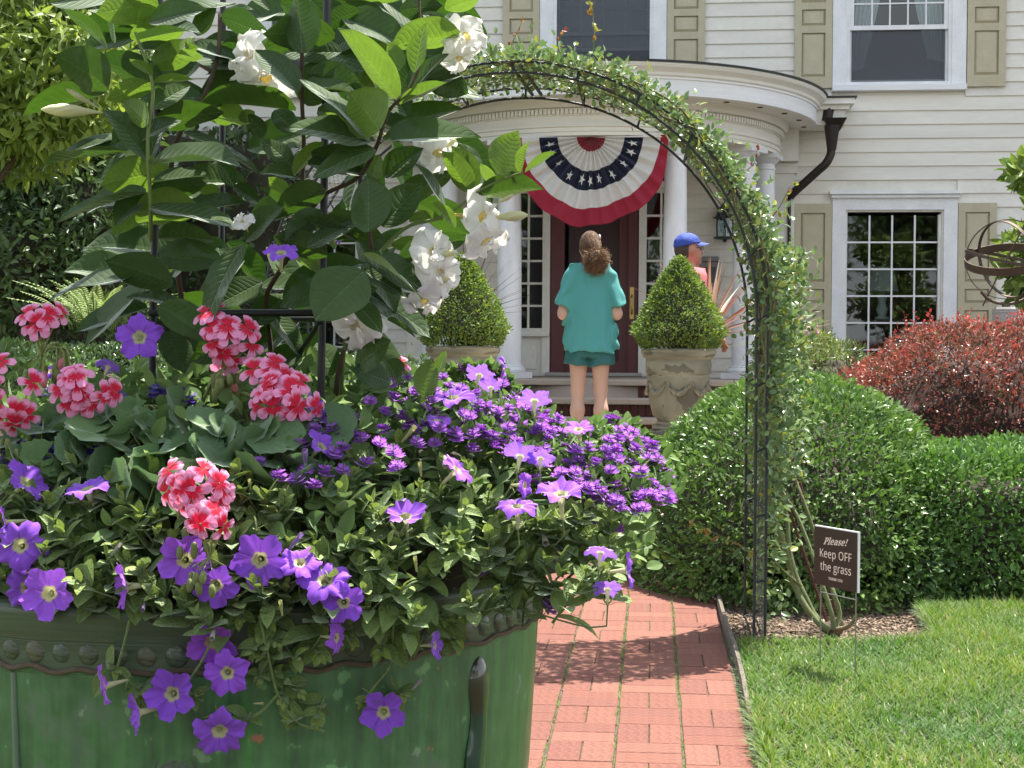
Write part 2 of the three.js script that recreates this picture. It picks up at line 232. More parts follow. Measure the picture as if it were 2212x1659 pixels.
// landing and steps up to the porch
const CX = -0.6;                                                          // middle of the porch
const LAND = 0.58, FLOOR = 1.085;
{
  const landing = thing('landing', null, null); landing.userData.kind = 'structure';
  mesh('slab', box(3.0, 0.33, 2.95, CX, LAND - 0.165 - 0.055, -11.27), brickMats[4], landing);
  mesh('slab', box(3.04, 0.05, 3.0, CX, LAND - 0.025, -11.27), M.stone, landing);
  for (let k = 0; k < 2; k++) mesh('step', rbox(2.2, 0.13, 0.42, 0.01), M.stone, landing, [CX, LAND - 0.135 * (k + 1) - 0.065, -9.74 + 0.34 * (k + 0.4)]);
  const steps = thing('porch_steps', 'brown stone porch steps with dark brick risers below red door', 'steps');
  const riser = std([0.12, 0.035, 0.03], 0.85, { map: rep(brickTex, 3), bumpMap: rep(grain, 6), bumpScale: 0.003 });
  const shapes = rbox(0.062, 0.112, 0.05, 0.004);
  const tops = [[FLOOR, -13.55], [FLOOR - 0.168, -13.23], [FLOOR - 0.336, -12.91]];
  R = rngOf(5);
  tops.forEach(([y, z], k) => {
    const half = 1.75 + (k ? 0.0 : 0.3);
    mesh('tread', rbox(half * 2, 0.055, k ? 0.40 : 0.44, 0.012, 2), M.stone, steps, [CX, y - 0.0275, z - (k ? 0.2 : 0.22)]);
    mesh('riser_backing', box(half * 2 - 0.04, 0.112, 0.1, CX, y - 0.055 - 0.0565, z - 0.115), M.sand, steps);
    for (let x = -half + 0.06; x < half - 0.06; x += 0.071) if (CX + x > -1.0 && CX + x < 0.5) mesh('brick', shapes, riser, steps, [CX + x, y - 0.055 - 0.0565, z - 0.075 + rr(-0.002, 0.002)]);
  });
  mesh('porch_floor', lathe([[0, FLOOR - 0.004], [2.3, FLOOR - 0.004], [2.3, FLOOR - 0.5], [2.28, FLOOR - 0.9]], 48, -Math.PI / 2, Math.PI), std([0.34, 0.27, 0.22], 0.8, { bumpMap: rep(grain, 6), bumpScale: 0.002 }), steps, [CX, 0, -15.85]);
}
// ---------------------------------------------------------------- the house
const WZ = -16;                                                           // front of the wall sheathing
const wx = (px, py = 600) => onZ(px, py, WZ).x, wy = (px, py) => onZ(px, py, WZ).y;
const house = thing('house', 'cream clapboard house with tan panel shutters and a curved white portico', 'house');
{
  const X0 = wx(300, 600), X1 = 7.5, EXP = 0.15;
  const phase = wy(1824, 240.5);
  // openings that the boards stop at: [x0, x1, y0, y1]
  const W = {};
  W.ur = { x0: wx(1798, 100), x1: wx(2086, 100), y0: wy(1940, 198), y1: 7.2, kind: 'double' };
  W.lr = { x0: wx(1796, 600), x1: wx(2066, 600), y0: 1.0, y1: wy(1935, 414), kind: 'picture' };
  W.um = { x0: wx(1167, 60), x1: wx(1440, 60), y0: 4.1, y1: 7.2, kind: 'screen' };
  const dL = CX - 2.7 + 0.62, mirror = (w) => ({ ...w, x0: 2 * CX - w.x1, x1: 2 * CX - w.x0 });
  W.ll = mirror(W.lr); W.ul = mirror(W.ur);
  const DOOR = { x0: wx(1103, 600), x1: wx(1468, 600), y0: 0.9, y1: wy(1282, 405) };
  const holes = [W.ur, W.lr, W.um, W.ll, W.ul, DOOR];
  // sheathing behind the boards, made of pieces round the openings
  const cutX = [...new Set([X0, X1, ...holes.flatMap((h) => [h.x0, h.x1])])].sort((a, b) => a - b), sheath = [];
  for (let i = 0; i + 1 < cutX.length; i++) { const a = cutX[i], b = cutX[i + 1], m = (a + b) / 2; let y = 0.1; const hs = holes.filter((h) => h.x0 < m && h.x1 > m).sort((p, q) => p.y0 - q.y0); for (const h of [...hs, { y0: 7.2, y1: 7.3 }]) { if (h.y0 > y) sheath.push(box(b - a, h.y0 - y, 0.15, m, (y + h.y0) / 2, WZ - 0.08)); y = Math.max(y, h.y1); } }
  mesh('wall', merge(sheath), M.siding, house);
  mesh('wall', merge([box(0.15, 7.1, 8, X0 + 0.075, 3.65, WZ - 4.16), box(0.15, 7.1, 8, X1 - 0.075, 3.65, WZ - 4.16), box(X1 - X0, 7.1, 0.15, (X0 + X1) / 2, 3.65, WZ - 8.2)]), M.siding, house);
  const roof = mesh('roof', merge([box(X1 - X0 + 0.8, 0.25, 9.2, (X0 + X1) / 2, 7.33, WZ - 4.05)]), std([0.1, 0.095, 0.09], 0.9, { bumpMap: rep(grain, 4), bumpScale: 0.01 }), house);
  mesh('floor', merge([box(X1 - X0 - 0.3, 0.1, 7.9, (X0 + X1) / 2, 0.85, WZ - 4.2), box(X1 - X0 - 0.3, 0.2, 7.9, (X0 + X1) / 2, 3.95, WZ - 4.2)]), M.darkRoom, house);
  mesh('partition', merge([box(X1 - X0 - 0.3, 2.95, 0.1, (X0 + X1) / 2, 2.4, WZ - 3.4), box(X1 - X0 - 0.3, 3, 0.1, (X0 + X1) / 2, 5.6, WZ - 2.4), box(0.1, 2.95, 3.2, -2.1, 2.4, WZ - 1.8), box(0.1, 2.95, 3.2, 1.1, 2.4, WZ - 1.8), box(0.1, 3, 2.2, 1.2, 5.6, WZ - 1.3), box(0.1, 3, 2.2, -2.1, 5.6, WZ - 1.3)]), M.darkRoom, house);
  // clapboards: a wedge, thick at the lower edge
  const wedge = (() => { const s = new THREE.Shape([[0.004, 0.165], [0.0, 0.165], [0.0, 0], [0.021, 0], [0.022, 0.004]].map(([a, b]) => new THREE.Vector2(a, b))); const g = new THREE.ExtrudeGeometry(s, { depth: 1, bevelEnabled: false }); g.rotateY(-Math.PI / 2); g.translate(0.5, 0, 0); const p = g.attributes.position, n = g.attributes.normal; for (let i = 0; i < p.count; i++) p.setZ(i, p.getZ(i)); return g; })();
  R = rngOf(201);
  const boardMats = [0, 1, 2, 3].map((k) => std([0.82 - k * 0.014, 0.79 - k * 0.013, 0.70 - k * 0.008], 0.55, { map: rep(mottle, 0.8 + k * 0.13, 0.9), bumpMap: rep(grain, 2, 5), bumpScale: 0.0008 }));
  let y0 = phase; while (y0 > 0.95) y0 -= EXP;
  for (let y = y0; y < 5.8; y += EXP) {
    let spans = [[X0 + 0.12, Math.min(X1, 5.2)]];
    for (const h of holes) if (h.y0 < y + 0.14 && h.y1 > y + 0.01) spans = spans.flatMap(([a, b]) => (h.x1 <= a || h.x0 >= b ? [[a, b]] : [[a, h.x0], [h.x1, b]].filter(([p, q]) => q - p > 0.02)));
    for (const [a, b] of spans) {
      const cuts = [a]; if (b - a > 2.4) cuts.push(rr(a + 0.6, b - 0.6)); cuts.push(b);
      for (let i = 0; i + 1 < cuts.length; i++) { const m = mesh('clapboard', wedge, boardMats[Math.floor(R() * 4)], house, [(cuts[i] + cuts[i + 1]) / 2, y, WZ]); m.scale.x = cuts[i + 1] - cuts[i] - 0.002; m.rotation.z = 0; }
    }
  }
  mesh('corner_board', box(0.14, 6.2, 0.06, X0 + 0.05, 4.0, WZ + 0.01), M.trim, house);
  const fr = (x0, x1, y0, y1, w, d, zc) => merge([box(w, y1 - y0, d, x0 + w / 2, (y0 + y1) / 2, zc), box(w, y1 - y0, d, x1 - w / 2, (y0 + y1) / 2, zc), box(x1 - x0 - 2 * w, w, d, (x0 + x1) / 2, y1 - w / 2, zc), box(x1 - x0 - 2 * w, w, d, (x0 + x1) / 2, y0 + w / 2, zc)]);
  const grey = std([0.30, 0.31, 0.33], 0.5), lace = leafMat([0.75, 0.77, 0.76], 0, 0.5, { transparent: false });
  const screenMat = phys([0.10, 0.11, 0.13], 0.6, { transparent: true, opacity: 0.38 });
  function curtain(parent, x0, x1, y0, y1, z, gather, side) {               // lace curtain drawn aside
    const g = gridGeo(60, 24, (u, v) => { const drop = 1 - v, tie = sstep(0, 1, v); let x = lerp(x0, x1, u); const inner = side > 0 ? x0 : x1, outer = side > 0 ? x1 : x0; const k = gather * Math.pow(v, 1.6); x = lerp(x, outer, k * 0.85); return [x, lerp(y1, y0, v) + 0.06 * k * Math.abs(u - (side > 0 ? 1 : 0)), z + 0.022 * Math.sin(u * 44 + v * 2) * (1 - k * 0.5)]; });
    mesh('curtain', g, lace, parent);
  }
  // sash windows
  function sashWindow(w, rows, opts) {
    const win = new THREE.Group(); win.name = 'window'; house.add(win);
    const cas = 0.15;
    mesh('casing', merge([box(cas, w.y1 - w.y0 - (opts.sill ?? 0.07), 0.07, w.x0 + cas / 2, (w.y0 + (opts.sill ?? 0.07) + w.y1) / 2, WZ + 0.01), box(cas, w.y1 - w.y0 - (opts.sill ?? 0.07), 0.07, w.x1 - cas / 2, (w.y0 + (opts.sill ?? 0.07) + w.y1) / 2, WZ + 0.01)]), M.trim, win);
    mesh('sill', rbox(w.x1 - w.x0 + 0.01, 0.07, 0.12, 0.008), M.trim, win, [(w.x0 + w.x1) / 2, w.y0 + 0.035, WZ + 0.03]);
    return win;
  }
  {
    const w = W.ur;
    for (const [q, lacy] of [[W.ur, 1], [W.ul, 1]]) {
      const win = sashWindow(q, 2, {}); const a = q.x0 + 0.15, b = q.x1 - 0.15, y = q.y0 + 0.07, meet = wy(1940, 58), top = 6.6;
      mesh('frame', fr(a, b, y, top, 0.035, 0.1, WZ - 0.02), M.trim, win);
      mesh('sash', fr(a + 0.03, b - 0.03, y + 0.03, meet + 0.02, 0.035, 0.035, WZ - 0.045), M.trim, win);
      mesh('sash', fr(a + 0.03, b - 0.03, meet - 0.03, top - 0.03, 0.05, 0.035, WZ - 0.008), M.trim, win);
      mesh('pane', box(b - a - 0.12, meet - y - 0.06, 0.004, (a + b) / 2, (y + meet) / 2, WZ - 0.045), M.glass, win);
      mesh('screen', box(b - a - 0.12, meet - y - 0.06, 0.003, (a + b) / 2, (y + meet) / 2, WZ - 0.02), screenMat, win);
      const px0 = a + 0.08, px1 = b - 0.08, py0 = meet + 0.02, row = (wy(1940, 13) - meet) ;
      for (let c = 0; c < 5; c++) for (let r = 0; r < 4; r++) mesh('pane', box((px1 - px0) / 5 - 0.014, 0.21, 0.004, lerp(px0, px1, (c + 0.5) / 5), py0 + 0.115 + r * 0.235, WZ - 0.008), M.glass, win);
      mesh('muntins', merge([...[1, 2, 3, 4].map((c) => box(0.016, 1.1, 0.02, lerp(px0, px1, c / 5), py0 + 0.55, WZ - 0.006)), ...[1, 2, 3].map((r) => box(px1 - px0, 0.016, 0.018, (px0 + px1) / 2, py0 + r * 0.235, WZ - 0.006))]), M.trim, win);
      curtain(win, a + 0.03, (a + b) / 2 - 0.02, y + 0.18, top, WZ - 0.2, 0.75, -1); curtain(win, (a + b) / 2 + 0.02, b - 0.03, y + 0.28, top, WZ - 0.2, 0.75, 1);
    }
  }
  {
    const q = W.um, win = sashWindow(q, 2, {}); const a = q.x0 + 0.15, b = q.x1 - 0.15, y = q.y0 + 0.07, meet = wy(1300, 72), top = 6.6, low = wy(1300, 104);
    mesh('frame', fr(a, b, y, top, 0.035, 0.1, WZ - 0.02), M.trim, win);
    mesh('sash', fr(a + 0.03, b - 0.03, low - 0.02, meet + 0.02, 0.035, 0.035, WZ - 0.06), grey, win);
    mesh('sash', fr(a + 0.03, b - 0.03, meet - 0.02, top - 0.03, 0.04, 0.035, WZ - 0.02), grey, win);
    const px0 = a + 0.06, px1 = b - 0.06;
    for (let c = 0; c < 4; c++) { mesh('pane', box((px1 - px0) / 4 - 0.012, meet - low - 0.05, 0.004, lerp(px0, px1, (c + 0.5) / 4), (low + meet) / 2, WZ - 0.06), M.glass, win); for (let r = 0; r < 3; r++) mesh('pane', box((px1 - px0) / 4 - 0.012, 0.24, 0.004, lerp(px0, px1, (c + 0.5) / 4), meet + 0.145 + r * 0.255, WZ - 0.02), M.glass, win); }
    mesh('muntins', merge([...[1, 2, 3].map((c) => box(0.014, 1.2, 0.018, lerp(px0, px1, c / 4), meet + 0.6, WZ - 0.018)), ...[1, 2, 3].map((r) => box(px1 - px0, 0.014, 0.016, (px0 + px1) / 2, meet + 0.01 + r * 0.255, WZ - 0.018)), ...[1, 2, 3].map((c) => box(0.014, meet - low - 0.05, 0.018, lerp(px0, px1, c / 4), (low + meet) / 2, WZ - 0.058))]), grey, win);
    mesh('screen', box(b - a - 0.06, top - y - 0.06, 0.003, (a + b) / 2, (top + y) / 2, WZ + 0.02), screenMat, win);
    mesh('blind', box(b - a - 0.1, 1.6, 0.01, (a + b) / 2, low + 0.82, WZ - 0.16), std([0.22, 0.23, 0.25], 0.8), win);
  }
  // lower picture windows of 4 x 6 panes
  for (const q of [W.lr, W.ll]) {
    const win = new THREE.Group(); win.name = 'window'; house.add(win); const cas = 0.145;
    const yH = q.y1 - 0.10;
    mesh('casing', merge([box(cas, yH - 0.1 - q.y0, 0.07, q.x0 + cas / 2, (yH - 0.1 + q.y0) / 2, WZ + 0.012), box(cas, yH - 0.1 - q.y0, 0.07, q.x1 - cas / 2, (yH - 0.1 + q.y0) / 2, WZ + 0.012), box(q.x1 - q.x0, 0.13, 0.07, (q.x0 + q.x1) / 2, yH - 0.035, WZ + 0.012)]), M.trim, win);
    mesh('cornice', merge([box(q.x1 - q.x0 + 0.03, 0.035, 0.11, (q.x0 + q.x1) / 2, q.y1 - 0.055, WZ + 0.03), box(q.x1 - q.x0 + 0.07, 0.035, 0.14, (q.x0 + q.x1) / 2, q.y1 - 0.0175, WZ + 0.045)]), M.trim, win);
    mesh('sill', rbox(q.x1 - q.x0 + 0.04, 0.07, 0.13, 0.008), M.trim, win, [(q.x0 + q.x1) / 2, q.y0 - 0.02, WZ + 0.03]);
    const a = q.x0 + cas, b = q.x1 - cas, top = yH - 0.10, px0 = a + 0.02, px1 = b - 0.055, py1 = top - 0.055, rowH = 0.2935, rows = 6;
    mesh('frame', merge([fr(a, b, q.y0, top, 0.02, 0.09, WZ - 0.03), box(0.03, top - q.y0 - 0.1, 0.07, b - 0.037, (top + q.y0) / 2, WZ - 0.028)]), M.trimWarm, win);
    for (let c = 0; c < 4; c++) for (let r = 0; r < rows; r++) mesh('pane', box((px1 - px0) / 4 - 0.014, rowH - 0.014, 0.004, lerp(px0, px1, (c + 0.5) / 4), py1 - (r + 0.5) * rowH, WZ - 0.03), M.glass, win);
    mesh('muntins', merge([...[1, 2, 3].map((c) => box(0.018, rowH * rows, 0.024, lerp(px0, px1, c / 4), py1 - rowH * rows / 2, WZ - 0.028)), ...[1, 2, 3, 4, 5, 6].map((r) => box(px1 - px0, 0.018, 0.022, (px0 + px1) / 2, py1 - r * rowH, WZ - 0.028))]), M.trim, win);
  }
  // panelled shutters
  const shutters = [[1716, 1797, null, 192, 100], [2088, 2171, null, 188, 100], [1713, 1795, 441, null, 600], [2067, 2150, 439, null, 600], [1087, 1166, null, 150, 60], [1441, 1523, null, 150, 60]];
  for (const [p0, p1, t, bt, pr] of shutters) {
    const a = wx(p0, pr), b = wx(p1, pr), up = t === null, y0 = up ? (bt === 150 ? 4.2 : wy((p0 + p1) / 2, bt)) : 1.0, y1 = up ? y0 + 2.15 : wy((p0 + p1) / 2, t), h = y1 - y0;
    const s = new THREE.Group(); s.name = 'shutter'; house.add(s); const z = WZ + 0.036, st = 0.075;
    const base = up ? y0 : y1; let rails;                                // panels measured in the photograph: tall, small, tall
    const panels = up ? [[y0 + 0.125, y0 + 0.125 + 0.475], [y0 + 0.68, y0 + 0.855], [y0 + 0.93, y1 - 0.1]] : [[y1 - 0.10 - 0.75, y1 - 0.10], [y1 - 1.08, y1 - 0.93], [y0 + 0.1, y1 - 1.16]];
    const gaps = []; let y = y0; for (const [p, q] of [...panels].sort((m, n) => m[0] - n[0])) { gaps.push([y, p]); y = q; } gaps.push([y, y1]);
    mesh('stile', merge([box(st, h, 0.032, a + st / 2, (y0 + y1) / 2, z), box(st, h, 0.032, b - st / 2, (y0 + y1) / 2, z), ...gaps.map(([p, q]) => box(b - a - 2 * st, q - p, 0.032, (a + b) / 2, (p + q) / 2, z))]), M.shutter, s);
    for (const [p, q] of panels) { const w = b - a - 2 * st, hh = q - p; const g = new THREE.CylinderGeometry(0.5, 0.5, 0.001, 4); const shp = (x0, x1, yy0, yy1, zz) => [[x0, yy0, zz], [x1, yy0, zz], [x1, yy1, zz], [x0, yy1, zz]]; const o = shp(-w / 2, w / 2, -hh / 2, hh / 2, -0.012), i = shp(-w / 2 + 0.028, w / 2 - 0.028, -hh / 2 + 0.028, hh / 2 - 0.028, 0.011); const pos = [], uv = []; const quad = (A, B, C, D) => { for (const k of [A, B, C, A, C, D]) { pos.push(...k); uv.push(k[0], k[1]); } }; for (let k = 0; k < 4; k++) quad(o[k], o[(k + 1) % 4], i[(k + 1) % 4], i[k]); quad(i[0], i[1], i[2], i[3]); const bg = new THREE.BufferGeometry(); bg.setAttribute('position', new THREE.Float32BufferAttribute(pos, 3)); bg.setAttribute('uv', new THREE.Float32BufferAttribute(uv, 2)); bg.computeVertexNormals(); mesh('panel', bg, M.shutter, s, [(a + b) / 2, (p + q) / 2, z]); }
  }
  // entrance: red door, side lights, fan light
  const doorMat = std([0.115, 0.026, 0.03], 0.4, { map: rep(mottle, 2) }), darkDoor = std([0.035, 0.014, 0.016], 0.35);
  const dx0 = wx(1190, 700), dx1 = wx(1377, 700), dTop = wy(1282, 405), dBot = FLOOR + 0.02, DZ = WZ - 0.02;
  const door = new THREE.Group(); door.name = 'door'; house.add(door);
  const fw = 0.15;
  mesh('frame', merge([box(fw, dTop - dBot, 0.1, dx0 + fw / 2, (dTop + dBot) / 2, DZ), box(fw * 0.7, dTop - dBot, 0.1, dx1 - fw * 0.35, (dTop + dBot) / 2, DZ), box(dx1 - dx0, 0.1, 0.1, (dx0 + dx1) / 2, dTop - 0.03, DZ + 0.002)]), doorMat, door);
  const sx0 = dx0 + fw, sx1 = dx1 - fw * 0.7;
  mesh('stile', merge([box(0.1, dTop - dBot - 0.08, 0.05, sx1 - 0.05, (dTop + dBot) / 2 - 0.04, DZ - 0.03), box(sx1 - sx0 - 0.1, 0.14, 0.05, (sx0 + sx1) / 2 - 0.05, dBot + 0.07, DZ - 0.03), box(sx1 - sx0 - 0.1, 0.12, 0.05, (sx0 + sx1) / 2 - 0.05, dBot + 0.52, DZ - 0.03)]), doorMat, door);
  mesh('leaf', box(sx1 - sx0 - 0.08, dTop - dBot - 0.1, 0.03, (sx0 + sx1) / 2, (dTop + dBot) / 2, DZ - 0.07), darkDoor, door);
  mesh('panel', rbox(sx1 - sx0 - 0.2, 0.28, 0.03, 0.01), doorMat, door, [(sx0 + sx1) / 2 - 0.05, dBot + 0.3, DZ - 0.045]);
  const brass = std([0.55, 0.40, 0.16], 0.35, { metalness: 0.9 });
  { const hx = wx(1377 - 12, 660), hy = wy(1365, 655); mesh('handle', merge([rbox(0.05, 0.36, 0.012, 0.006).translate(hx, hy, DZ + 0.052).toNonIndexed(), tube([V(hx, hy - 0.12, DZ + 0.055), V(hx, hy - 0.1, DZ + 0.1), V(hx, hy + 0.06, DZ + 0.1), V(hx, hy + 0.09, DZ + 0.055)], 0.011, 12, 6).toNonIndexed()]), brass, door); }
  mesh('threshold', rbox(dx1 - dx0 + 0.1, 0.045, 0.22, 0.01), std([0.35, 0.34, 0.33], 0.4, { metalness: 0.5 }), door, [(dx0 + dx1) / 2, FLOOR + 0.02, WZ + 0.06]);
  for (const s of [-1, 1]) {
    const lt = new THREE.Group(); lt.name = 'side_light'; house.add(lt);
    const m = (px, py) => s < 0 ? wx(px, py) : dx0 + dx1 - wx(px, py);
    const a = Math.min(m(1106, 700), m(1188, 700)), b = Math.max(m(1106, 700), m(1188, 700)), ga = Math.min(m(1110.5, 650), m(1172, 650)), gb = Math.max(m(1110.5, 650), m(1172, 650));
    const gTop = wy(1142, 418), gBot = wy(1142, 709), y0 = FLOOR, rows = 6, rh = (gTop - gBot) / rows;
    mesh('frame', merge([box(ga - a, dTop - y0, 0.1, (a + ga) / 2, (dTop + y0) / 2, WZ + 0.0), box(b - gb, dTop - y0, 0.1, (b + gb) / 2, (dTop + y0) / 2, WZ + 0.0), box(gb - ga, dTop - gTop, 0.09, (ga + gb) / 2, (dTop + gTop) / 2, WZ), box(gb - ga, 0.06, 0.09, (ga + gb) / 2, gBot - 0.03, WZ)]), M.trimWarm, lt);
    mesh('ledge', rbox(b - a, 0.035, 0.14, 0.006), M.trimWarm, lt, [(a + b) / 2, gBot - 0.075, WZ + 0.02]);
    mesh('apron', box(gb - ga + 0.02, gBot - 0.09 - y0, 0.05, (ga + gb) / 2, (gBot - 0.09 + y0) / 2, WZ - 0.01), M.trimWarm, lt);
    mesh('panel', rbox((gb - ga) * 0.62, (gBot - y0) * 0.55, 0.02, 0.008), M.trimWarm, lt, [(ga + gb) / 2, (gBot - 0.09 + y0) / 2, WZ + 0.018]);
    for (let c = 0; c < 2; c++) for (let r = 0; r < rows; r++) mesh('pane', box((gb - ga) / 2 - 0.022, rh - 0.022, 0.004, lerp(ga, gb, (c + 0.5) / 2), gBot + (r + 0.5) * rh, WZ - 0.02), M.glass, lt);
    mesh('muntins', merge([box(0.024, gTop - gBot, 0.03, (ga + gb) / 2, (gTop + gBot) / 2, WZ - 0.018), ...[1, 2, 3, 4, 5].map((r) => box(gb - ga, 0.024, 0.028, (ga + gb) / 2, gBot + r * rh, WZ - 0.018))]), M.trimWarm, lt);
  }
  { // elliptical fan light over the door
    const fan = new THREE.Group(); fan.name = 'fan_light'; house.add(fan); const fx = (dx0 + dx1) / 2, fa = (DOOR.x1 - DOOR.x0) / 2 - 0.02, fb = 0.42, fy = dTop + 0.06;
    mesh('transom', box(fa * 2 + 0.1, 0.07, 0.14, fx, dTop + 0.02, WZ + 0.03), M.trimWarm, fan);
    const ring = gridGeo(40, 1, (u, v) => { const t = Math.PI * u, k = 1 + 0.10 * v; return [fx + Math.cos(t) * fa * k, fy + Math.sin(t) * fb * (1 + 0.22 * v), WZ + 0.045]; }); mesh('arch_trim', ring, M.trimWarm, fan);
    const half = new THREE.Shape(); half.absellipse(0, 0, fa, fb, 0, Math.PI); mesh('pane', new THREE.ShapeGeometry(half, 30).translate(fx, fy, WZ + 0.03), phys([0.02, 0.022, 0.025], 0.05, {}), fan);
    mesh('muntins', merge([1, 2, 3, 4, 5].map((k) => { const t = Math.PI * k / 6; return rod(V(fx, fy, WZ + 0.036), V(fx + Math.cos(t) * fa, fy + Math.sin(t) * fb, WZ + 0.036), 0.01, 5); })), M.trimWarm, fan);
  }
}
// ---------------------------------------------------------------- portico
{
  const p = thing('portico', 'curved white portico with round columns and dentil cornice over the door', 'portico', [CX, 0, -15.85]);
  const H = Math.PI / 2, sweep = (pts, seg = 72) => lathe(pts, seg, -H, Math.PI);
  const bot = 3.44, RF = 1.96;
  // entablature, from inside soffit outwards and up
  mesh('architrave', creased(sweep([[RF - 0.26, bot + 0.3], [RF - 0.26, bot], [RF, bot], [RF, bot + 0.035], [RF + 0.012, bot + 0.04], [RF + 0.012, bot + 0.075], [RF + 0.03, bot + 0.085], [RF + 0.03, bot + 0.1], [RF + 0.005, bot + 0.102], [RF + 0.005, bot + 0.19]]), 0.5), M.trimWarm, p);
  mesh('dentil_band', creased(sweep([[RF + 0.004, bot + 0.188], [RF + 0.02, bot + 0.192], [RF + 0.02, bot + 0.262], [RF + 0.06, bot + 0.268], [RF + 0.075, bot + 0.285], [RF + 0.085, bot + 0.31], [RF + 0.1, bot + 0.338]]), 0.5), M.trimWarm, p);
  const dent = box(0.028, 0.05, 0.03);
  for (let k = 0; k < 146; k++) { const t = -H + Math.PI * (k + 0.5) / 146; const m = mesh('dentil', dent, M.trimWarm, p, [Math.sin(t) * (RF + 0.033), bot + 0.228, Math.cos(t) * (RF + 0.033)]); m.rotation.y = t; }
  mesh('soffit', sweep([[RF + 0.09, bot + 0.336], [RF + 0.39, bot + 0.332]], 72), M.trimWarm, p);
  mesh('fascia', creased(sweep([[RF + 0.35, bot + 0.335], [RF + 0.37, bot + 0.325], [RF + 0.39, bot + 0.33], [RF + 0.392, bot + 0.36], [RF + 0.38, bot + 0.365], [RF + 0.385, bot + 0.475], [RF + 0.40, bot + 0.48], [RF + 0.40, bot + 0.50]]), 0.5), M.trim, p);
  mesh('crown_moulding', creased(sweep([[RF + 0.40, bot + 0.498], [RF + 0.42, bot + 0.51], [RF + 0.425, bot + 0.535], [RF + 0.45, bot + 0.56], [RF + 0.475, bot + 0.575], [RF + 0.49, bot + 0.60], [RF + 0.49, bot + 0.615]]), 0.35), M.trimWarm, p);
  mesh('roof', creased(sweep([[RF + 0.50, bot + 0.613], [RF + 0.505, bot + 0.635], [RF + 0.3, bot + 0.66], [0.02, bot + 0.78]]), 0.5), std([0.10, 0.12, 0.11], 0.6, { metalness: 0.3, map: rep(mottle, 6), bumpMap: rep(coarse, 10), bumpScale: 0.02 }), p);
  mesh('ceiling', sweep([[0, bot + 0.28], [RF - 0.25, bot + 0.28]], 48), M.trimWarm, p);
  const hole = new THREE.CylinderGeometry(0.028, 0.028, 0.006, 12);
  for (let k = 0; k < 15; k++) { const t = -H + Math.PI * (k + 0.5) / 15; mesh('soffit_vent', hole, M.darkMetal, p, [Math.sin(t) * (RF + 0.25), bot + 0.33, Math.cos(t) * (RF + 0.25)]); }
  // flat blocks where the curve meets the wall
  for (const s of [-1, 1]) {
    const bx = (a, b, y0, y1, z0, z1) => box(b - a, y1 - y0, z1 - z0, s * (a + b) / 2, (y0 + y1) / 2, (z0 + z1) / 2);
    mesh('wall_block', merge([bx(1.8, 2.16, bot - 0.01, bot + 0.34, -0.1, 0.1), bx(1.8, 2.62, bot + 0.34, bot + 0.50, -0.1, 0.3), bx(1.8, 2.66, bot + 0.50, bot + 0.55, -0.1, 0.34), bx(1.8, 2.71, bot + 0.55, bot + 0.61, -0.1, 0.39)]), M.trimWarm, p);
    mesh('roof', bx(1.8, 2.73, bot + 0.612, bot + 0.63, -0.1, 0.41), M.darkMetal, p);
    mesh('pilaster', merge([bx(1.83, 2.13, FLOOR, bot - 0.012, -0.12, -0.02), bx(1.80, 2.16, bot - 0.13, bot - 0.014, -0.12, 0.0), bx(1.80, 2.16, FLOOR, FLOOR + 0.12, -0.12, 0.0)]), M.trimWarm, p);
  }
  const colMat = std([0.80, 0.81, 0.83], 0.4, { map: rep(mottle, 2, 2) });
  const h = bot - FLOOR, shaft = [];
  for (let k = 0; k <= 24; k++) { const t = k / 24; shaft.push([0.124 - 0.018 * t * t, 0.13 + (h - 0.13 - 0.16) * t]); }
  const shaftG = lathe(shaft, 36), baseG = creased(merge([box(0.34, 0.06, 0.34, 0, 0.03, 0), lathe([[0.02, 0.06], [0.16, 0.062], [0.168, 0.085], [0.155, 0.105], [0.14, 0.11], [0.142, 0.125], [0.126, 0.135]], 36)]), 0.5), capG = creased(merge([lathe([[0.106, h - 0.165], [0.118, h - 0.16], [0.118, h - 0.145], [0.106, h - 0.14], [0.106, h - 0.1], [0.125, h - 0.09], [0.148, h - 0.065], [0.15, h - 0.05]], 36), box(0.33, 0.05, 0.33, 0, h - 0.026, 0)]), 0.5);
  for (const deg of [-75, -57, -26.5, 26.5, 57, 75]) {
    const t = deg * Math.PI / 180, c = new THREE.Group(); c.name = 'column'; c.position.set(Math.sin(t) * (RF - 0.13) , FLOOR, Math.cos(t) * (RF - 0.13)); c.rotation.y = t; p.add(c);
    mesh('shaft', shaftG, colMat, c); mesh('base', baseG, colMat, c); mesh('capital', capG, colMat, c);
  }
}
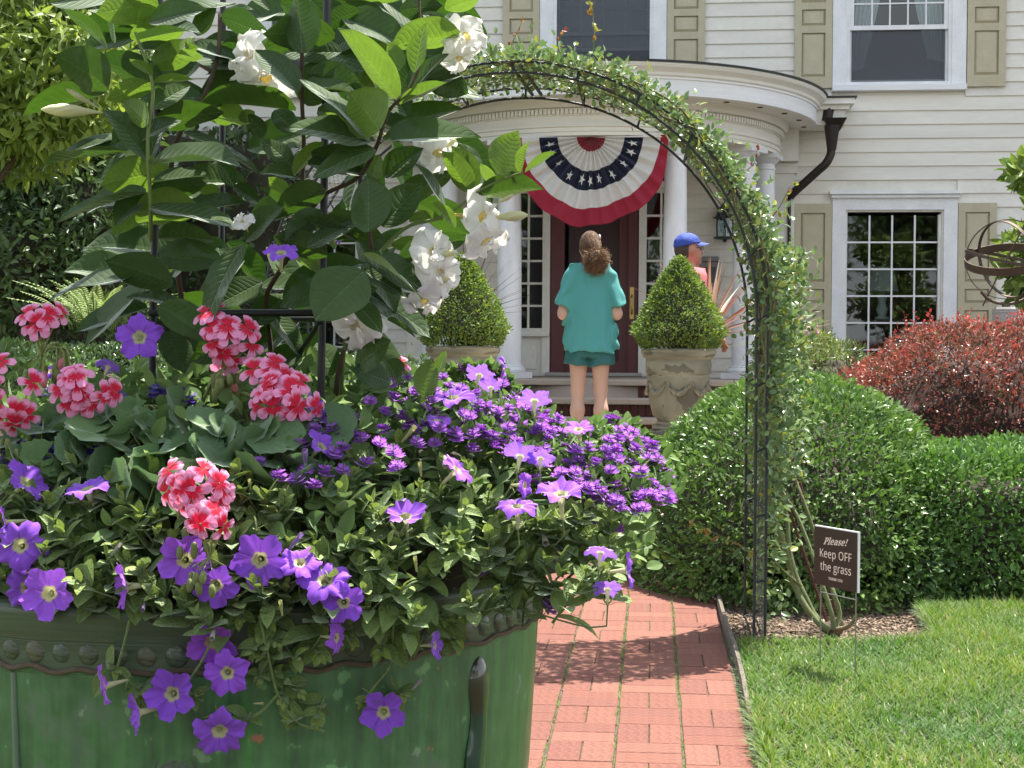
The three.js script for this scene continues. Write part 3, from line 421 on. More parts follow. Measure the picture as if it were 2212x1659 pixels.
// ---------------------------------------------------------------- bunting between the front columns
{
  const top = onZ(1277, 296, -13.95), b = thing('bunting', 'pleated red white and blue half-round bunting with white stars above the door', 'bunting', top);
  const Rx = 0.745, Ry = 0.86, bands = [[0, 0.165], [0.165, 0.385], [0.385, 0.60], [0.60, 0.805], [0.805, 1]];
  const red = leafMat([0.36, 0.018, 0.045], 0, 0.3), white = leafMat([0.80, 0.78, 0.74], 0, 0.4);
  const W = 1024, Hh = 128, cv = document.createElement('canvas'); cv.width = W; cv.height = Hh; const x = cv.getContext('2d'); x.fillStyle = '#151c33'; x.fillRect(0, 0, W, Hh); x.fillStyle = '#e8e6e0';
  const star = (cx, cy, rx, ry, rot) => { x.beginPath(); for (let k = 0; k < 10; k++) { const a = rot + k * Math.PI / 5, q = k % 2 ? 0.4 : 1; x.lineTo(cx + Math.sin(a) * rx * q, cy - Math.cos(a) * ry * q); } x.fill(); };
  for (let k = 0; k < 11; k++) star(W * (k + 0.5 + 0.25 * Math.sin(k * 5)) / 11, Hh * (0.5 + 0.06 * Math.cos(k * 3)), 24 + 4 * Math.sin(k * 2), 42, k * 0.7);
  const starTex = new THREE.CanvasTexture(cv); starTex.colorSpace = THREE.SRGBColorSpace; const navy = leafMat([1, 1, 1], 0, 0.25, { map: starTex });
  const surf = (t, r) => { // t: 0..1 round the half circle, r: 0..1 from the middle of the top edge
    const a = (t - 0.5) * Math.PI * 1.0, pleat = Math.sin(t * Math.PI * 34 + 1.5 * Math.sin(t * 9)) * (0.010 + 0.035 * r * (1 - r) + 0.006 * r) + 0.03 * r * Math.sin(t * 17 + 1 + r) + 0.02 * r * Math.sin(t * 41 + r * 4 + 2 * noise(t * 6, r * 3));
    const side = Math.abs(Math.sin(a)), k = lerp(1, 1, side);
    const rr2 = r > 0.8 ? lerp(r, 0.8 + (r - 0.8) * 0.45, Math.pow(side, 6)) : r;
    return [Math.sin(a) * Rx * rr2 * 1.12 * (1 - 0.06 * (1 - side)), -Math.cos(a) * Ry * r - 0.016 * r * Math.sin(t * 17 + 0.6) - 0.01 * r * Math.sin(t * 47), pleat + 0.02 + 0.06 * r * (1 - side)];
  };
  bands.forEach(([r0, r1], i) => { const g = gridGeo(360, 14, (u, v) => surf(u, lerp(r0, r1, v))); mesh(['red_band', 'white_band', 'star_band', 'white_band', 'red_band'][i], g, [red, white, navy, white, red][i], b); });
  mesh('header_cord', rod(V(-0.86, 0.0, 0.01), V(0.86, 0.0, 0.01), 0.008, 6), M.trim, b);
}
// ---------------------------------------------------------------- wall lantern, slate box, downspout
{
  const c = onZ(1566, 485, WZ + 0.13), l = thing('wall_lantern', 'dark green metal wall lantern with glass panes beside the porch', 'lantern', c), g = std([0.035, 0.05, 0.048], 0.5, { metalness: 0.4 });
  mesh('backplate', rbox(0.1, 0.26, 0.02, 0.006), g, l, [0, 0.05, -0.1]);
  mesh('bracket', tube([V(0, 0.1, -0.09), V(0, 0.2, -0.06), V(0, 0.24, 0)], 0.01, 10), g, l);
  mesh('hood', creased(lathe([[0.0, 0.22], [0.02, 0.2], [0.06, 0.19], [0.085, 0.15], [0.09, 0.12], [0.1, 0.1], [0.1, 0.085], [0.13, 0.08], [0.135, 0.07], [0.1, 0.065]], 16), 0.5), g, l);
  for (let k = 0; k < 6; k++) { const a = k * Math.PI / 3; mesh('bar', rod(V(Math.sin(a) * 0.098, 0.07, Math.cos(a) * 0.098), V(Math.sin(a) * 0.098, -0.14, Math.cos(a) * 0.098), 0.006, 5), g, l); const p = mesh('pane', box(0.092, 0.2, 0.003), M.glass, l, [Math.sin(a + 0.5236) * 0.083, -0.035, Math.cos(a + 0.5236) * 0.083]); p.rotation.y = a + 0.5236; }
  mesh('base', creased(lathe([[0.02, -0.19], [0.025, -0.165], [0.12, -0.155], [0.125, -0.14], [0.1, -0.135]], 16), 0.5), g, l);
  mesh('candle', new THREE.CylinderGeometry(0.018, 0.018, 0.1, 10), std([0.6, 0.58, 0.5], 0.5), l, [0, -0.09, 0]);
}
{
  const c = onZ(1530, 590, WZ + 0.08), m = thing('letter_box', 'grey metal letter box on the clapboards right of the door', 'letter box', c), g = std([0.16, 0.16, 0.16], 0.45, { metalness: 0.5 });
  mesh('body', rbox(0.22, 0.3, 0.1, 0.012), g, m); mesh('lid', rbox(0.235, 0.06, 0.12, 0.012), g, m, [0, 0.15, 0.005]); mesh('glass_front', box(0.16, 0.17, 0.006, 0, -0.02, 0.052), phys([0.05, 0.06, 0.06], 0.1), m);
}
{
  const z = -15.55, P = (a, b) => onZ(a, b, z), d = thing('downspout', 'dark brown metal downspout bending down from the portico gutter', 'downspout', P(1790, 290)), o = d.position, L = (a, b, dz = 0) => P(a, b).sub(o).add(V(0, 0, dz)), br = std([0.035, 0.028, 0.024], 0.55, { metalness: 0.3 });
  const q = (pts, w) => tube(pts, w, 20, 4);
  mesh('outlet', rod(L(1791, 235), L(1786, 262), 0.055, 4), br, d);
  const c0 = L(1806, 272), head = new THREE.CylinderGeometry(0.17, 0.07, 0.13, 4, 1); head.rotateY(Math.PI / 4); mesh('hopper_rim', head, br, d, L(1803, 270, 0)); d.children[1].scale.set(1, 1, 0.8);
  const neck = new THREE.CylinderGeometry(0.105, 0.06, 0.26, 4, 1); neck.rotateY(Math.PI / 4); mesh('hopper', neck, br, d, L(1797, 298));
  mesh('pipe', q([L(1796, 315), L(1795, 332), L(1785, 352), L(1770, 366, -0.05), L(1716, 414, -0.25), L(1713, 418, -0.28)], 0.045), br, d);
  mesh('pipe', rod(L(1711, 420, -0.3), L(1709, 800, -0.3), 0.02, 6), br, d);
}
// ---------------------------------------------------------------- lamp and table seen through the picture window
{
  const c = onZ(1905, 690, WZ - 1.2), white = std([0.55, 0.58, 0.56], 0.7);
  const t = thing('console_table', 'dark wooden table behind the picture window', 'table', [c.x + 0.35, 0.9, WZ - 1.2]);
  mesh('top', rbox(1.7, 0.05, 0.5, 0.01), std([0.05, 0.03, 0.025], 0.35), t, [0, c.y - 0.9 - 0.03, 0]); for (const [a, b] of [[-0.78, -0.2], [0.78, -0.2], [-0.78, 0.2], [0.78, 0.2]]) mesh('leg', box(0.06, c.y - 0.96, 0.06, a, (c.y - 0.96) / 2, b), std([0.05, 0.03, 0.025], 0.35), t);
  const l = thing('table_lamp', 'white table lamp with a tapered shade behind the picture window', 'lamp', [c.x, c.y - 0.005, WZ - 1.2]);
  mesh('lamp_base', lathe([[0.0, 0], [0.09, 0], [0.09, 0.02], [0.04, 0.05], [0.07, 0.12], [0.04, 0.2], [0.06, 0.26], [0.02, 0.33], [0.012, 0.4]], 20), white, l);
  mesh('lamp_shade', lathe([[0.19, 0.33], [0.12, 0.62]], 28), leafMat([0.62, 0.65, 0.62], 0, 0.3), l);
}
// ---------------------------------------------------------------- stone urns with clipped box cones
const urnMat = std([0.42, 0.39, 0.33], 0.95, { map: dataTex(256, 256, (u, v) => { const q = 0.8 + 0.3 * fbm(u, v, 5), m = fbm(u, v, 9, 4) > 0.22 ? 0.75 : 1; return [q * m, q * m * 1.0, q * m * 0.93]; }), bumpMap: rep(coarse, 3, 2), bumpScale: 0.012 });
const smallLeaf = gridGeo(2, 3, (u, v) => { const w = 0.5 * Math.sin(Math.PI * Math.pow(0.06 + 0.94 * v, 0.8)) * 0.55, x = (u - 0.5) * 2 * w; return [x, v, 0.25 * Math.abs(x) - 0.12 * v * v]; });
// leaves scattered over a shape: sample() gives [point, outward direction]
function leafCloud(name, count, leaf, mat, sample, size, colour, parent, lean = 0.6) {
  const im = new THREE.InstancedMesh(leaf, mat, count), m = new THREE.Matrix4(), c = new THREE.Color(), s = V(1, 1, 1);
  for (let i = 0; i < count; i++) {
    const [p, n] = sample(i), face = n.clone().multiplyScalar(0.8).add(randDir().multiplyScalar(0.8)).add(V(0, 0.35, 0)).normalize(), axis = randDir().multiplyScalar(lean).add(n).normalize();
    m.copy(frameOf(axis, face.addScaledVector(axis, 0.01))); const q = size(); m.scale(s.set(q * rr(0.8, 1.15), q, q)); m.setPosition(p); im.setMatrixAt(i, m); im.setColorAt(i, colour(c, p, i));
  }
  im.name = name; im.userData.kind = 'stuff'; im.castShadow = im.receiveShadow = true; parent.add(im); return im;
}
const twig = std([0.075, 0.055, 0.035], 0.9), core = std([0.05, 0.045, 0.03], 1);  // core: dark colour standing in for shade inside foliage
{
  const prof = [[0.12, -0.24], [0.19, -0.24], [0.195, -0.2], [0.16, -0.185], [0.155, -0.16], [0.19, -0.12], [0.215, -0.02], [0.235, 0.16], [0.232, 0.18], [0.243, 0.19], [0.245, 0.27], [0.24, 0.29], [0.262, 0.31], [0.278, 0.335], [0.28, 0.36], [0.265, 0.372], [0.24, 0.37], [0.235, 0.33], [0.0, 0.33]];
  R = rngOf(400);
  const spots = [[1466, 754, 10.7, 'right of the woman in teal', 'beside the woman in teal at the hedge'], [1000, 748, 10.7, 'behind white trumpet flowers', 'behind the purple flowers of the green pot']];
  spots.forEach(([px, py, D, lt, lu], i) => {
    const top = at(px, py, D), u = thing('stone_urn', 'weathered grey stone urn ' + lu, 'urn', [top.x, top.y - 0.37, top.z], 'stone urns flanking the steps');
    mesh('bowl', creased(lathe(prof.slice(4), 48), 0.7), urnMat, u); mesh('foot', creased(lathe(prof.slice(0, 5), 48), 0.7), urnMat, u);
    const pl = u.position.y - 0.24 - LAND; mesh('plinth', box(0.42, pl, 0.42, 0, -0.24 - pl / 2, 0), urnMat, u);
    for (let k = 0; k < 8; k++) { const a = k * Math.PI / 4; mesh('swag', tube([-0.36, -0.18, 0, 0.18, 0.36].map((t) => V(Math.sin(a + t) * (0.232), 0.13 - 0.09 * (1 - (t / 0.36) ** 2), Math.cos(a + t) * (0.228))), (t) => 0.008 + 0.014 * Math.sin(Math.PI * t), 14, 6), urnMat, u); }
    const t = thing('box_topiary', 'clipped green boxwood cone growing in the stone urn ' + lt, 'topiary', [top.x, top.y - 0.03, top.z], 'clipped cones in stone urns');
    mesh('trunk', rod(V(0, 0, 0), V(0.01, 0.7, 0), 0.03, 8, 0.008), twig, t);
    const stems = []; for (let k = 0; k < 70; k++) { const a = rr(0, 6.28), r = rr(0.06, 0.22); stems.push(rod(V(Math.sin(a) * r * 0.6, 0, Math.cos(a) * r * 0.6), V(Math.sin(a) * r, rr(0.1, 0.2), Math.cos(a) * r), 0.005, 4, 0.003)); } mesh('stems', merge(stems), twig, t);
    const rad = (y) => y < 0.16 ? lerp(0.27, 0.345, clamp((y - 0.03) / 0.13)) : 0.345 * Math.pow(1 - (y - 0.16) / 0.56, 0.74);
    mesh('shade_core', lathe([[0.0, 0.1], [0.22, 0.11], [0.27, 0.2], [0.2, 0.38], [0.1, 0.54], [0.0, 0.64]], 20), core, t);  // added solid, gives the cone a dark shaded interior
    const samp = () => { const y = 0.04 + 0.67 * Math.pow(R(), 1.25), a = rr(0, 6.28), deep = Math.pow(R(), 2) * 0.07, bump = 1 + 0.12 * noise(Math.sin(a) * 3 + i * 9, y * 9, Math.cos(a) * 3) + 0.07 * noise(a * 6, y * 20 + i), r = Math.max(0, rad(Math.min(y, 0.715)) * bump - deep + 0.012 * gauss()); return [V(Math.sin(a) * r, y + 0.012 * gauss(), Math.cos(a) * r), V(Math.sin(a), 0.55, Math.cos(a)).normalize()]; };
    leafCloud('foliage', 15000, smallLeaf, leafMat([1, 1, 1], 0.35, 0.4), samp, () => rr(0.014, 0.026), (c, p) => { const k = R(), n = noise(p.x * 14, p.y * 14, p.z * 14); return c.setRGB(lerp(0.08, 0.30, clamp(k * 0.8 + n * 0.6)), lerp(0.16, 0.40, clamp(k * 0.8 + n * 0.6)), 0.03); }, t);
  });
}
// ---------------------------------------------------------------- KEEP OFF sign
{
  const f0 = onGround(1782, 1458), f1 = onGround(1864, 1474), mid = f0.clone().add(f1).multiplyScalar(0.5);
  const s = thing('lawn_sign', 'small dark brown sign asking to keep off the grass on wire stakes', 'sign', [mid.x, groundY(mid.z), mid.z]);
  const TL = at(1762, 1132, 5.46), TR = at(1857, 1151, 5.24), BL = at(1769, 1259, 5.46), d = TR.clone().sub(TL), yaw = Math.atan2(-d.z, d.x), w = Math.hypot(d.x, d.z), h = TL.y - BL.y;
  s.rotation.y = yaw; const cy = (TL.y + TR.y) / 2 - h / 2 - s.position.y; const cxz = TL.clone().add(TR).multiplyScalar(0.5).sub(s.position); cxz.applyAxisAngle(V(0, 1, 0), -yaw);
  const cv = document.createElement('canvas'); cv.width = 512; cv.height = Math.round(512 * h / w); const x = cv.getContext('2d'), Hh = cv.height;
  x.fillStyle = '#2e1a16'; x.fillRect(0, 0, 512, Hh);
  x.fillStyle = '#e9d9cf'; x.textAlign = 'center'; x.save(); x.translate(250, Hh * 0.27); x.transform(1, -0.06, -0.22, 1, 0, 0); x.font = 'italic bold 78px serif'; x.fillText('Please!', 0, 0); x.restore();
  x.font = '92px sans-serif'; x.fillText('Keep OFF', 256, Hh * 0.51); x.fillText('the grass', 262, Hh * 0.735); x.font = 'bold 30px sans-serif'; x.fillText('THANK YOU', 262, Hh * 0.88);
  const tex = new THREE.CanvasTexture(cv); tex.colorSpace = THREE.SRGBColorSpace;
  mesh('board', box(w, h, 0.008), std([0.80, 0.80, 0.80], 0.5), s, [cxz.x, cy, cxz.z]);
  mesh('printed_face', new THREE.PlaneGeometry(w - 0.006, h - 0.005), std([1, 1, 1], 0.4, { map: tex }), s, [cxz.x - 0.002, cy - 0.002, cxz.z + 0.0062]);
  const wire = std([0.28, 0.27, 0.26], 0.4, { metalness: 0.8 });
  for (const k of [-0.8, 0.8]) mesh('stake', rod(V(cxz.x + k * w / 2, 0, cxz.z - 0.008), V(cxz.x + k * w / 2, cy, cxz.z - 0.008), 0.0028, 6), wire, s);
  mesh('crossbar', rod(V(cxz.x - 0.8 * w / 2, cy - h / 2 - 0.03, cxz.z - 0.008), V(cxz.x + 0.8 * w / 2, cy - h / 2 - 0.03, cxz.z - 0.008), 0.0024, 6), wire, s);
}
// ---------------------------------------------------------------- iron garden arch
const ARCH = { x: -0.58, z0: -5.93, z1: -6.52, R: 1.05, spring: 1.47 };
const archAt = (s, r, z) => { // s: 0 at the right foot, then up the leg and over to the left foot
  const leg = ARCH.spring - groundY(z), arc = Math.PI * r, L = leg * 2 + arc, q = s * L;
  if (q < leg) return V(ARCH.x + r, groundY(z) + q, z); if (q > leg + arc) return V(ARCH.x - r, groundY(z) + (L - q), z);
  const a = (q - leg) / r; return V(ARCH.x + Math.cos(a) * r, ARCH.spring + Math.sin(a) * r, z);
};
{
  const a = thing('garden_arch', 'dark iron garden arch of double hoops over the brick path', 'garden arch', [0, 0, 0]), iron = std([0.045, 0.05, 0.055], 0.42, { metalness: 0.6, bumpMap: rep(grain, 20, 4), bumpScale: 0.002 });
  const N = 110, rI = ARCH.R - 0.045;
  for (const z of [ARCH.z0, ARCH.z1]) for (const r of [ARCH.R, rI]) { const pts = []; for (let k = 0; k <= N; k++) pts.push(archAt(k / N, r, z)); mesh('hoop', tube(pts, 0.0062, 200, 7), iron, a); }
  for (let k = 0; k <= 22; k++) {
    const s = k / 22; if (k === 22) continue; const P = [archAt(s, ARCH.R, ARCH.z0), archAt(s, rI, ARCH.z0), archAt(s, ARCH.R, ARCH.z1), archAt(s, rI, ARCH.z1)];
    const u = P[0].y < 0.13 ? V(0, 0.012, 0) : V(0, 0, 0); P.forEach((q) => q.add(u));
    mesh('tie_bar', merge([rod(P[0], P[1], 0.005, 5), rod(P[2], P[3], 0.005, 5)]), iron, a);
    if (k % 2 === 0) { mesh('cross_bar', merge([rod(P[0], P[2], 0.005, 5), rod(P[1], P[3], 0.005, 5)]), iron, a); }
  }
  mesh('apex_joint', merge([-0.02, 0.02].map((dx) => rod(V(ARCH.x + dx, ARCH.spring + ARCH.R, ARCH.z0), V(ARCH.x + 0.05 + dx, ARCH.spring + ARCH.R - 0.03, ARCH.z1), 0.008, 6))), iron, a);
  // wire netting between the front and rear hoops
  const wire = []; R = rngOf(61);
  for (let k = 0; k < 220; k++) { const s0 = k / 220, s1 = Math.min(1, s0 + 0.028), p0 = archAt(s0, ARCH.R - 0.004, ARCH.z0), p1 = archAt(s1, ARCH.R - 0.004, ARCH.z1); wire.push(rod(p0, p1, 0.0011, 3)); const q0 = archAt(s1, ARCH.R - 0.006, ARCH.z0), q1 = archAt(s0, ARCH.R - 0.006, ARCH.z1); wire.push(rod(q0, q1, 0.0011, 3)); }
  mesh('wire_netting', merge(wire), std([0.2, 0.2, 0.2], 0.4, { metalness: 0.8 }), a);
}
// ---------------------------------------------------------------- climbing rose on the arch
const roseLeaf = gridGeo(4, 6, (u, v) => { const w = 0.5 * Math.pow(Math.sin(Math.PI * Math.pow(0.04 + 0.96 * v, 0.85)), 0.8) * 0.62, x = (u - 0.5) * 2 * w; return [x, v, 0.3 * Math.abs(x) - 0.12 * v * v + 0.015 * Math.sin(v * 30) * Math.abs(u - 0.5)]; });
{
  const r = thing('climbing_rose', 'climbing rose with small glossy leaves growing over the iron arch', 'rose', [0, 0, 0]); R = rngOf(700);
  const cane = std([0.16, 0.19, 0.075], 0.7, { bumpMap: rep(grain, 3, 20), bumpScale: 0.002 }), oldCane = std([0.16, 0.13, 0.07], 0.85), thorns = [];
  const addCane = (pts, r0, r1, mat, prickles = 0) => { const c = new THREE.CatmullRomCurve3(pts); mesh('cane', tube(pts, (t) => lerp(r0, r1, t), 26, 6), mat, r); for (let k = 0; k < prickles; k++) { const t = R(), p = c.getPointAt(t), d = randDir(), q = lerp(r0, r1, t); thorns.push(rod(p.clone().addScaledVector(d, q * 0.5), p.clone().addScaledVector(d, q + 0.009), 0.0028, 4, 0.0003)); } };
  const root = onGround(1800, 1372); root.y += 0.02; const g = (a, b, d) => at(a, b, d);
  // thick canes rising from the crown to the arch
  addCane([g(1794, 1362, 6.08), g(1768, 1345, 6.1), g(1740, 1310, 6.12), g(1714, 1258, 6.15), g(1695, 1180, 6.1), g(1668, 1100, 6.1), g(1650, 1000, 6.15), g(1655, 880, 6.2)], 0.016, 0.008, cane, 70);
  addCane([g(1790, 1358, 6.12), g(1762, 1332, 6.18), g(1738, 1285, 6.2), g(1724, 1255, 6.22), g(1708, 1200, 6.25), g(1700, 1120, 6.3), g(1680, 1030, 6.3), g(1668, 930, 6.3)], 0.014, 0.007, cane, 50);
  addCane([g(1802, 1360, 6.04), g(1796, 1325, 6.03), g(1776, 1262, 6.05), g(1752, 1190, 6.1), g(1720, 1110, 6.15), g(1690, 1060, 6.2), g(1664, 990, 6.25)], 0.012, 0.006, cane, 60);
  addCane([g(1808, 1360, 6.08), g(1814, 1325, 6.1), g(1802, 1285, 6.1), g(1775, 1200, 6.2), g(1742, 1100, 6.2), g(1705, 1000, 6.25), g(1685, 930, 6.2)], 0.011, 0.006, cane, 50);
  addCane([g(1730, 1265, 6.18), g(1700, 1240, 6.05), g(1672, 1212, 6.0)], 0.006, 0.004, cane, 16);
  addCane([g(1806, 1362, 6.05), g(1834, 1352, 6.0), g(1853, 1328, 5.97)], 0.012, 0.007, oldCane, 10);
  { const q = root; mesh('crown', netMesh(union([ellipsoid([q.x, q.y, q.z], [0.04, 0.035, 0.04]), ellipsoid([q.x + 0.02, q.y + 0.03, q.z], [0.025, 0.03, 0.025]), ellipsoid([q.x - 0.03, q.y + 0.015, q.z + 0.01], [0.03, 0.02, 0.02])], 0.02), [q.x - 0.09, q.y - 0.05, q.z - 0.08], [q.x + 0.09, q.y + 0.1, q.z + 0.08], 0.008), std([0.09, 0.065, 0.045], 0.95, { bumpMap: rep(coarse, 6), bumpScale: 0.01 }), r); }
  // canes woven up the leg and along the hoop
  for (let k = 0; k < 11; k++) { const s0 = rr(0.1, 0.22), s1 = rr(0.32, 0.56), pts = [], ph = rr(0, 6), z0 = rr(0, 1); for (let j = 0; j <= 10; j++) { const s = lerp(s0, s1, j / 10), q = archAt(s, ARCH.R + rr(-0.03, 0.05), lerp(ARCH.z0, ARCH.z1, clamp(z0 + 0.3 * Math.sin(j * 0.7 + ph)))); pts.push(q); } addCane(pts, rr(0.004, 0.0075), 0.0025, R() < 0.5 ? cane : oldCane, 20); }
  // sprigs standing up from the hoop, each with its own leaflets
  const sprigMat = leafMat([0.30, 0.16, 0.035], 0.3, 0.5), sprigRed = leafMat([0.28, 0.05, 0.03], 0.3, 0.45), sprigYellow = leafMat([0.30, 0.30, 0.04], 0.3, 0.5);
  const sprig = (pts, n, sz, mats) => { const c = new THREE.CatmullRomCurve3(pts), geo = []; const st = mesh('sprig', tube(pts, (t) => lerp(0.003, 0.0012, t), 12, 5), cane, r); for (let k = 0; k < n; k++) { const t = lerp(0.15, 1, k / (n - 1)), p = c.getPointAt(t), d = randDir().multiplyScalar(0.8).add(c.getTangentAt(t).multiplyScalar(0.7)).normalize(); for (let j = 0; j < 3; j++) { const ax = d.clone().add(randDir().multiplyScalar(0.7)).normalize(), m = mesh('leaflet', roseLeaf, mats[Math.floor(R() * mats.length)], st); m.matrixAutoUpdate = true; const f = frameOf(ax, randDir().add(V(0, 0.6, 0.4)).normalize()); m.quaternion.setFromRotationMatrix(f); m.position.copy(p).addScaledVector(d, sz * 0.5 * (j ? 1 : 0.4)); m.scale.setScalar(sz * rr(0.7, 1.1)); } } };
  sprig([g(1281, 115, 6.1), g(1284, 80, 6.1), g(1281, 30, 6.12), g(1285, -10, 6.12)], 6, 0.032, [sprigMat, sprigYellow, sprigYellow]);
  sprig([g(1205, 112, 6.1), g(1210, 90, 6.1), g(1213, 66, 6.1)], 4, 0.022, [sprigMat, sprigRed]);
  sprig([g(1100, 112, 6.05), g(1112, 80, 6.05), g(1126, 50, 6.05)], 4, 0.022, [sprigRed, sprigMat]);
  sprig([g(1660, 480, 6.2), g(1685, 445, 6.15), g(1708, 402, 6.1)], 5, 0.026, [sprigMat, sprigYellow]);
  sprig([g(1600, 380, 6.2), g(1630, 350, 6.2), g(1634, 325, 6.2)], 4, 0.02, [sprigRed]);
  sprig([g(1650, 640, 6.1), g(1664, 620, 6.0), g(1680, 590, 6.0)], 5, 0.028, [sprigRed, sprigMat]);
  sprig([g(1640, 1195, 6.0), g(1600, 1180, 5.95), g(1560, 1160, 5.9), g(1505, 1132, 5.85)], 8, 0.034, [sprigYellow, sprigYellow, sprigMat]);
  mesh('prickles', merge(thorns), std([0.3, 0.24, 0.14], 0.7), r).userData.kind = 'stuff';
  // leaves, thick along the top and right shoulder, thin near the foot
  const dens = (s) => s < 0.05 ? 0.12 : s < 0.13 ? 0.22 : s < 0.2 ? 0.8 : s < 0.36 ? 1.0 : s < 0.56 ? 0.95 : 0.4;
  const samp = () => { for (;;) { const s = rr(0.015, 0.62); if (R() > dens(s)) continue; const z = lerp(ARCH.z0 + 0.05, ARCH.z1 - 0.05, R()), thick = s < 0.3 ? lerp(0.10, 0.07, s / 0.3) : 0.055, q = archAt(s, ARCH.R + thick * (R() + R() - 0.65) * (R() < 0.12 ? 2.2 : 1), z), n = V(q.x - ARCH.x, Math.max(0, q.y - ARCH.spring), 0).normalize(); q.add(randDir().multiplyScalar(0.02)); return [q, n.add(V(0, 0.3, 0)).normalize()]; } };
  const colour = (c) => { const k = R(); return k < 0.1 ? c.setRGB(0.30, 0.34, 0.05) : c.setRGB(lerp(0.09, 0.20, k), lerp(0.17, 0.30, k), lerp(0.06, 0.09, k)); };
  leafCloud('foliage', 7600, roseLeaf, leafMat([1, 1, 1], 0.9, 0.35, { clearcoatRoughness: 0.2 }), samp, () => rr(0.024, 0.042), colour, r, 1.0);
  // the bushy part low on the leg
  const low = () => { const t = R(), p = g(lerp(1660, 1705, R()) + 48 * gauss(), lerp(540, 1040, Math.pow(t, 1.2)), rr(5.95, 6.45)); return [p, V(rr(-0.4, 0.4), 0.6, 0.7).normalize()]; };
  leafCloud('foliage', 2300, roseLeaf, leafMat([1, 1, 1], 0.9, 0.35, { clearcoatRoughness: 0.2 }), low, () => rr(0.022, 0.042), colour, r, 1.0);
}
// rusty reinforcing bars staking the rose
{
  const rust = std([0.11, 0.045, 0.028], 0.9, { bumpMap: rep(grain, 3, 30), bumpScale: 0.003 });
  [[[1760, 1126, 6.35], [1712, 985, 6.5], [1815, 1345, 6.2], 'upper end beside the sign'], [[1700, 1090, 6.4], [1688, 1050, 6.45], [1790, 1345, 6.3], 'between the rose canes']].forEach(([a, b, c, w]) => {
    const p = at(...c), q = at(...b), s = thing('rusty_stake', 'rusty ribbed steel stake leaning at the rose, ' + w, 'stake', p, 'steel stakes at the rose'), d = q.clone().sub(p), n = Math.floor(d.length() / 0.012), ribs = [];
    mesh('bar', rod(V(0, -0.02, 0), d, 0.0065, 8), rust, s); for (let k = 1; k < n; k++) { const t = new THREE.TorusGeometry(0.0068, 0.0016, 4, 8); t.rotateX(Math.PI / 2); t.applyQuaternion(new THREE.Quaternion().setFromUnitVectors(V(0, 1, 0), d.clone().normalize())); t.translate(d.x * k / n, d.y * k / n, d.z * k / n); ribs.push(t); } mesh('ribs', merge(ribs), rust, s);
  });
}
// ---------------------------------------------------------------- hedges and shrubs
// a rounded solid described by a signed distance: sample points on its skin by marching from outside
function skinSampler(f, lo, hi, depth = 0.05) {
  return () => { for (let k = 0; k < 400; k++) { const p = V(rr(lo[0], hi[0]), rr(lo[1], hi[1]), rr(lo[2], hi[2])); const d = f(p.x, p.y, p.z); if (d > 0.01 || d < -depth) continue; if (R() > Math.pow(1 + d / depth, 1.3) + 0.02) continue; const e = 0.02, n = V(f(p.x + e, p.y, p.z) - d, f(p.x, p.y + e, p.z) - d, f(p.x, p.y, p.z + e) - d).normalize(); return [p, n]; } return [V(lo[0], lo[1], lo[2]), V(0, 1, 0)]; };
}
const rough = (f, amp, fr, amp2 = amp * 0.5) => (x, y, z) => f(x, y, z) - amp * noise(x * fr, y * fr, z * fr) - amp2 * noise(x * fr * 3, y * fr * 3, z * fr * 3 + 5);
const roundBox = (c, h, r) => (x, y, z) => { const a = Math.abs(x - c[0]) - h[0] + r, b = Math.abs(y - c[1]) - h[1] + r, d = Math.abs(z - c[2]) - h[2] + r; return Math.hypot(Math.max(a, 0), Math.max(b, 0), Math.max(d, 0)) + Math.min(Math.max(a, b, d), 0) - r; };
const greens = (r0, r1, g0, g1, b0, b1, fr = 5) => (c, p) => { const k = clamp(R() * 0.75 + 0.25 + 0.6 * noise(p.x * fr, p.y * fr, p.z * fr)); return c.setRGB(lerp(r0, r1, k), lerp(g0, g1, k), lerp(b0, b1, k)); };
const hedgeLeaf = gridGeo(2, 4, (u, v) => { const w = 0.5 * Math.sin(Math.PI * Math.pow(0.05 + 0.95 * v, 0.8)) * 0.5, x = (u - 0.5) * 2 * w; return [x, v, 0.3 * Math.abs(x) - 0.15 * v * v]; });
const hedgeMat = leafMat([1, 1, 1], 0.7, 0.33, { clearcoatRoughness: 0.22 });
function shrub(name, label, category, f, lo, hi, n, size, colour, o = {}) {
  const s = thing(name, label, category, [0, 0, 0], o.group);
  mesh('shade_core', netMesh((x, y, z) => f(x, y, z) + (o.inset ?? 0.19), lo, hi, o.cell ?? 0.06), o.core ?? core, s);  // added solid behind the leaves, interior shade put into its colour
  leafCloud('foliage', n, o.leaf ?? hedgeLeaf, o.mat ?? hedgeMat, skinSampler(f, lo, hi, o.depth ?? 0.17), size, colour, s, o.lean ?? 0.7);
  return s;
}
R = rngOf(800);
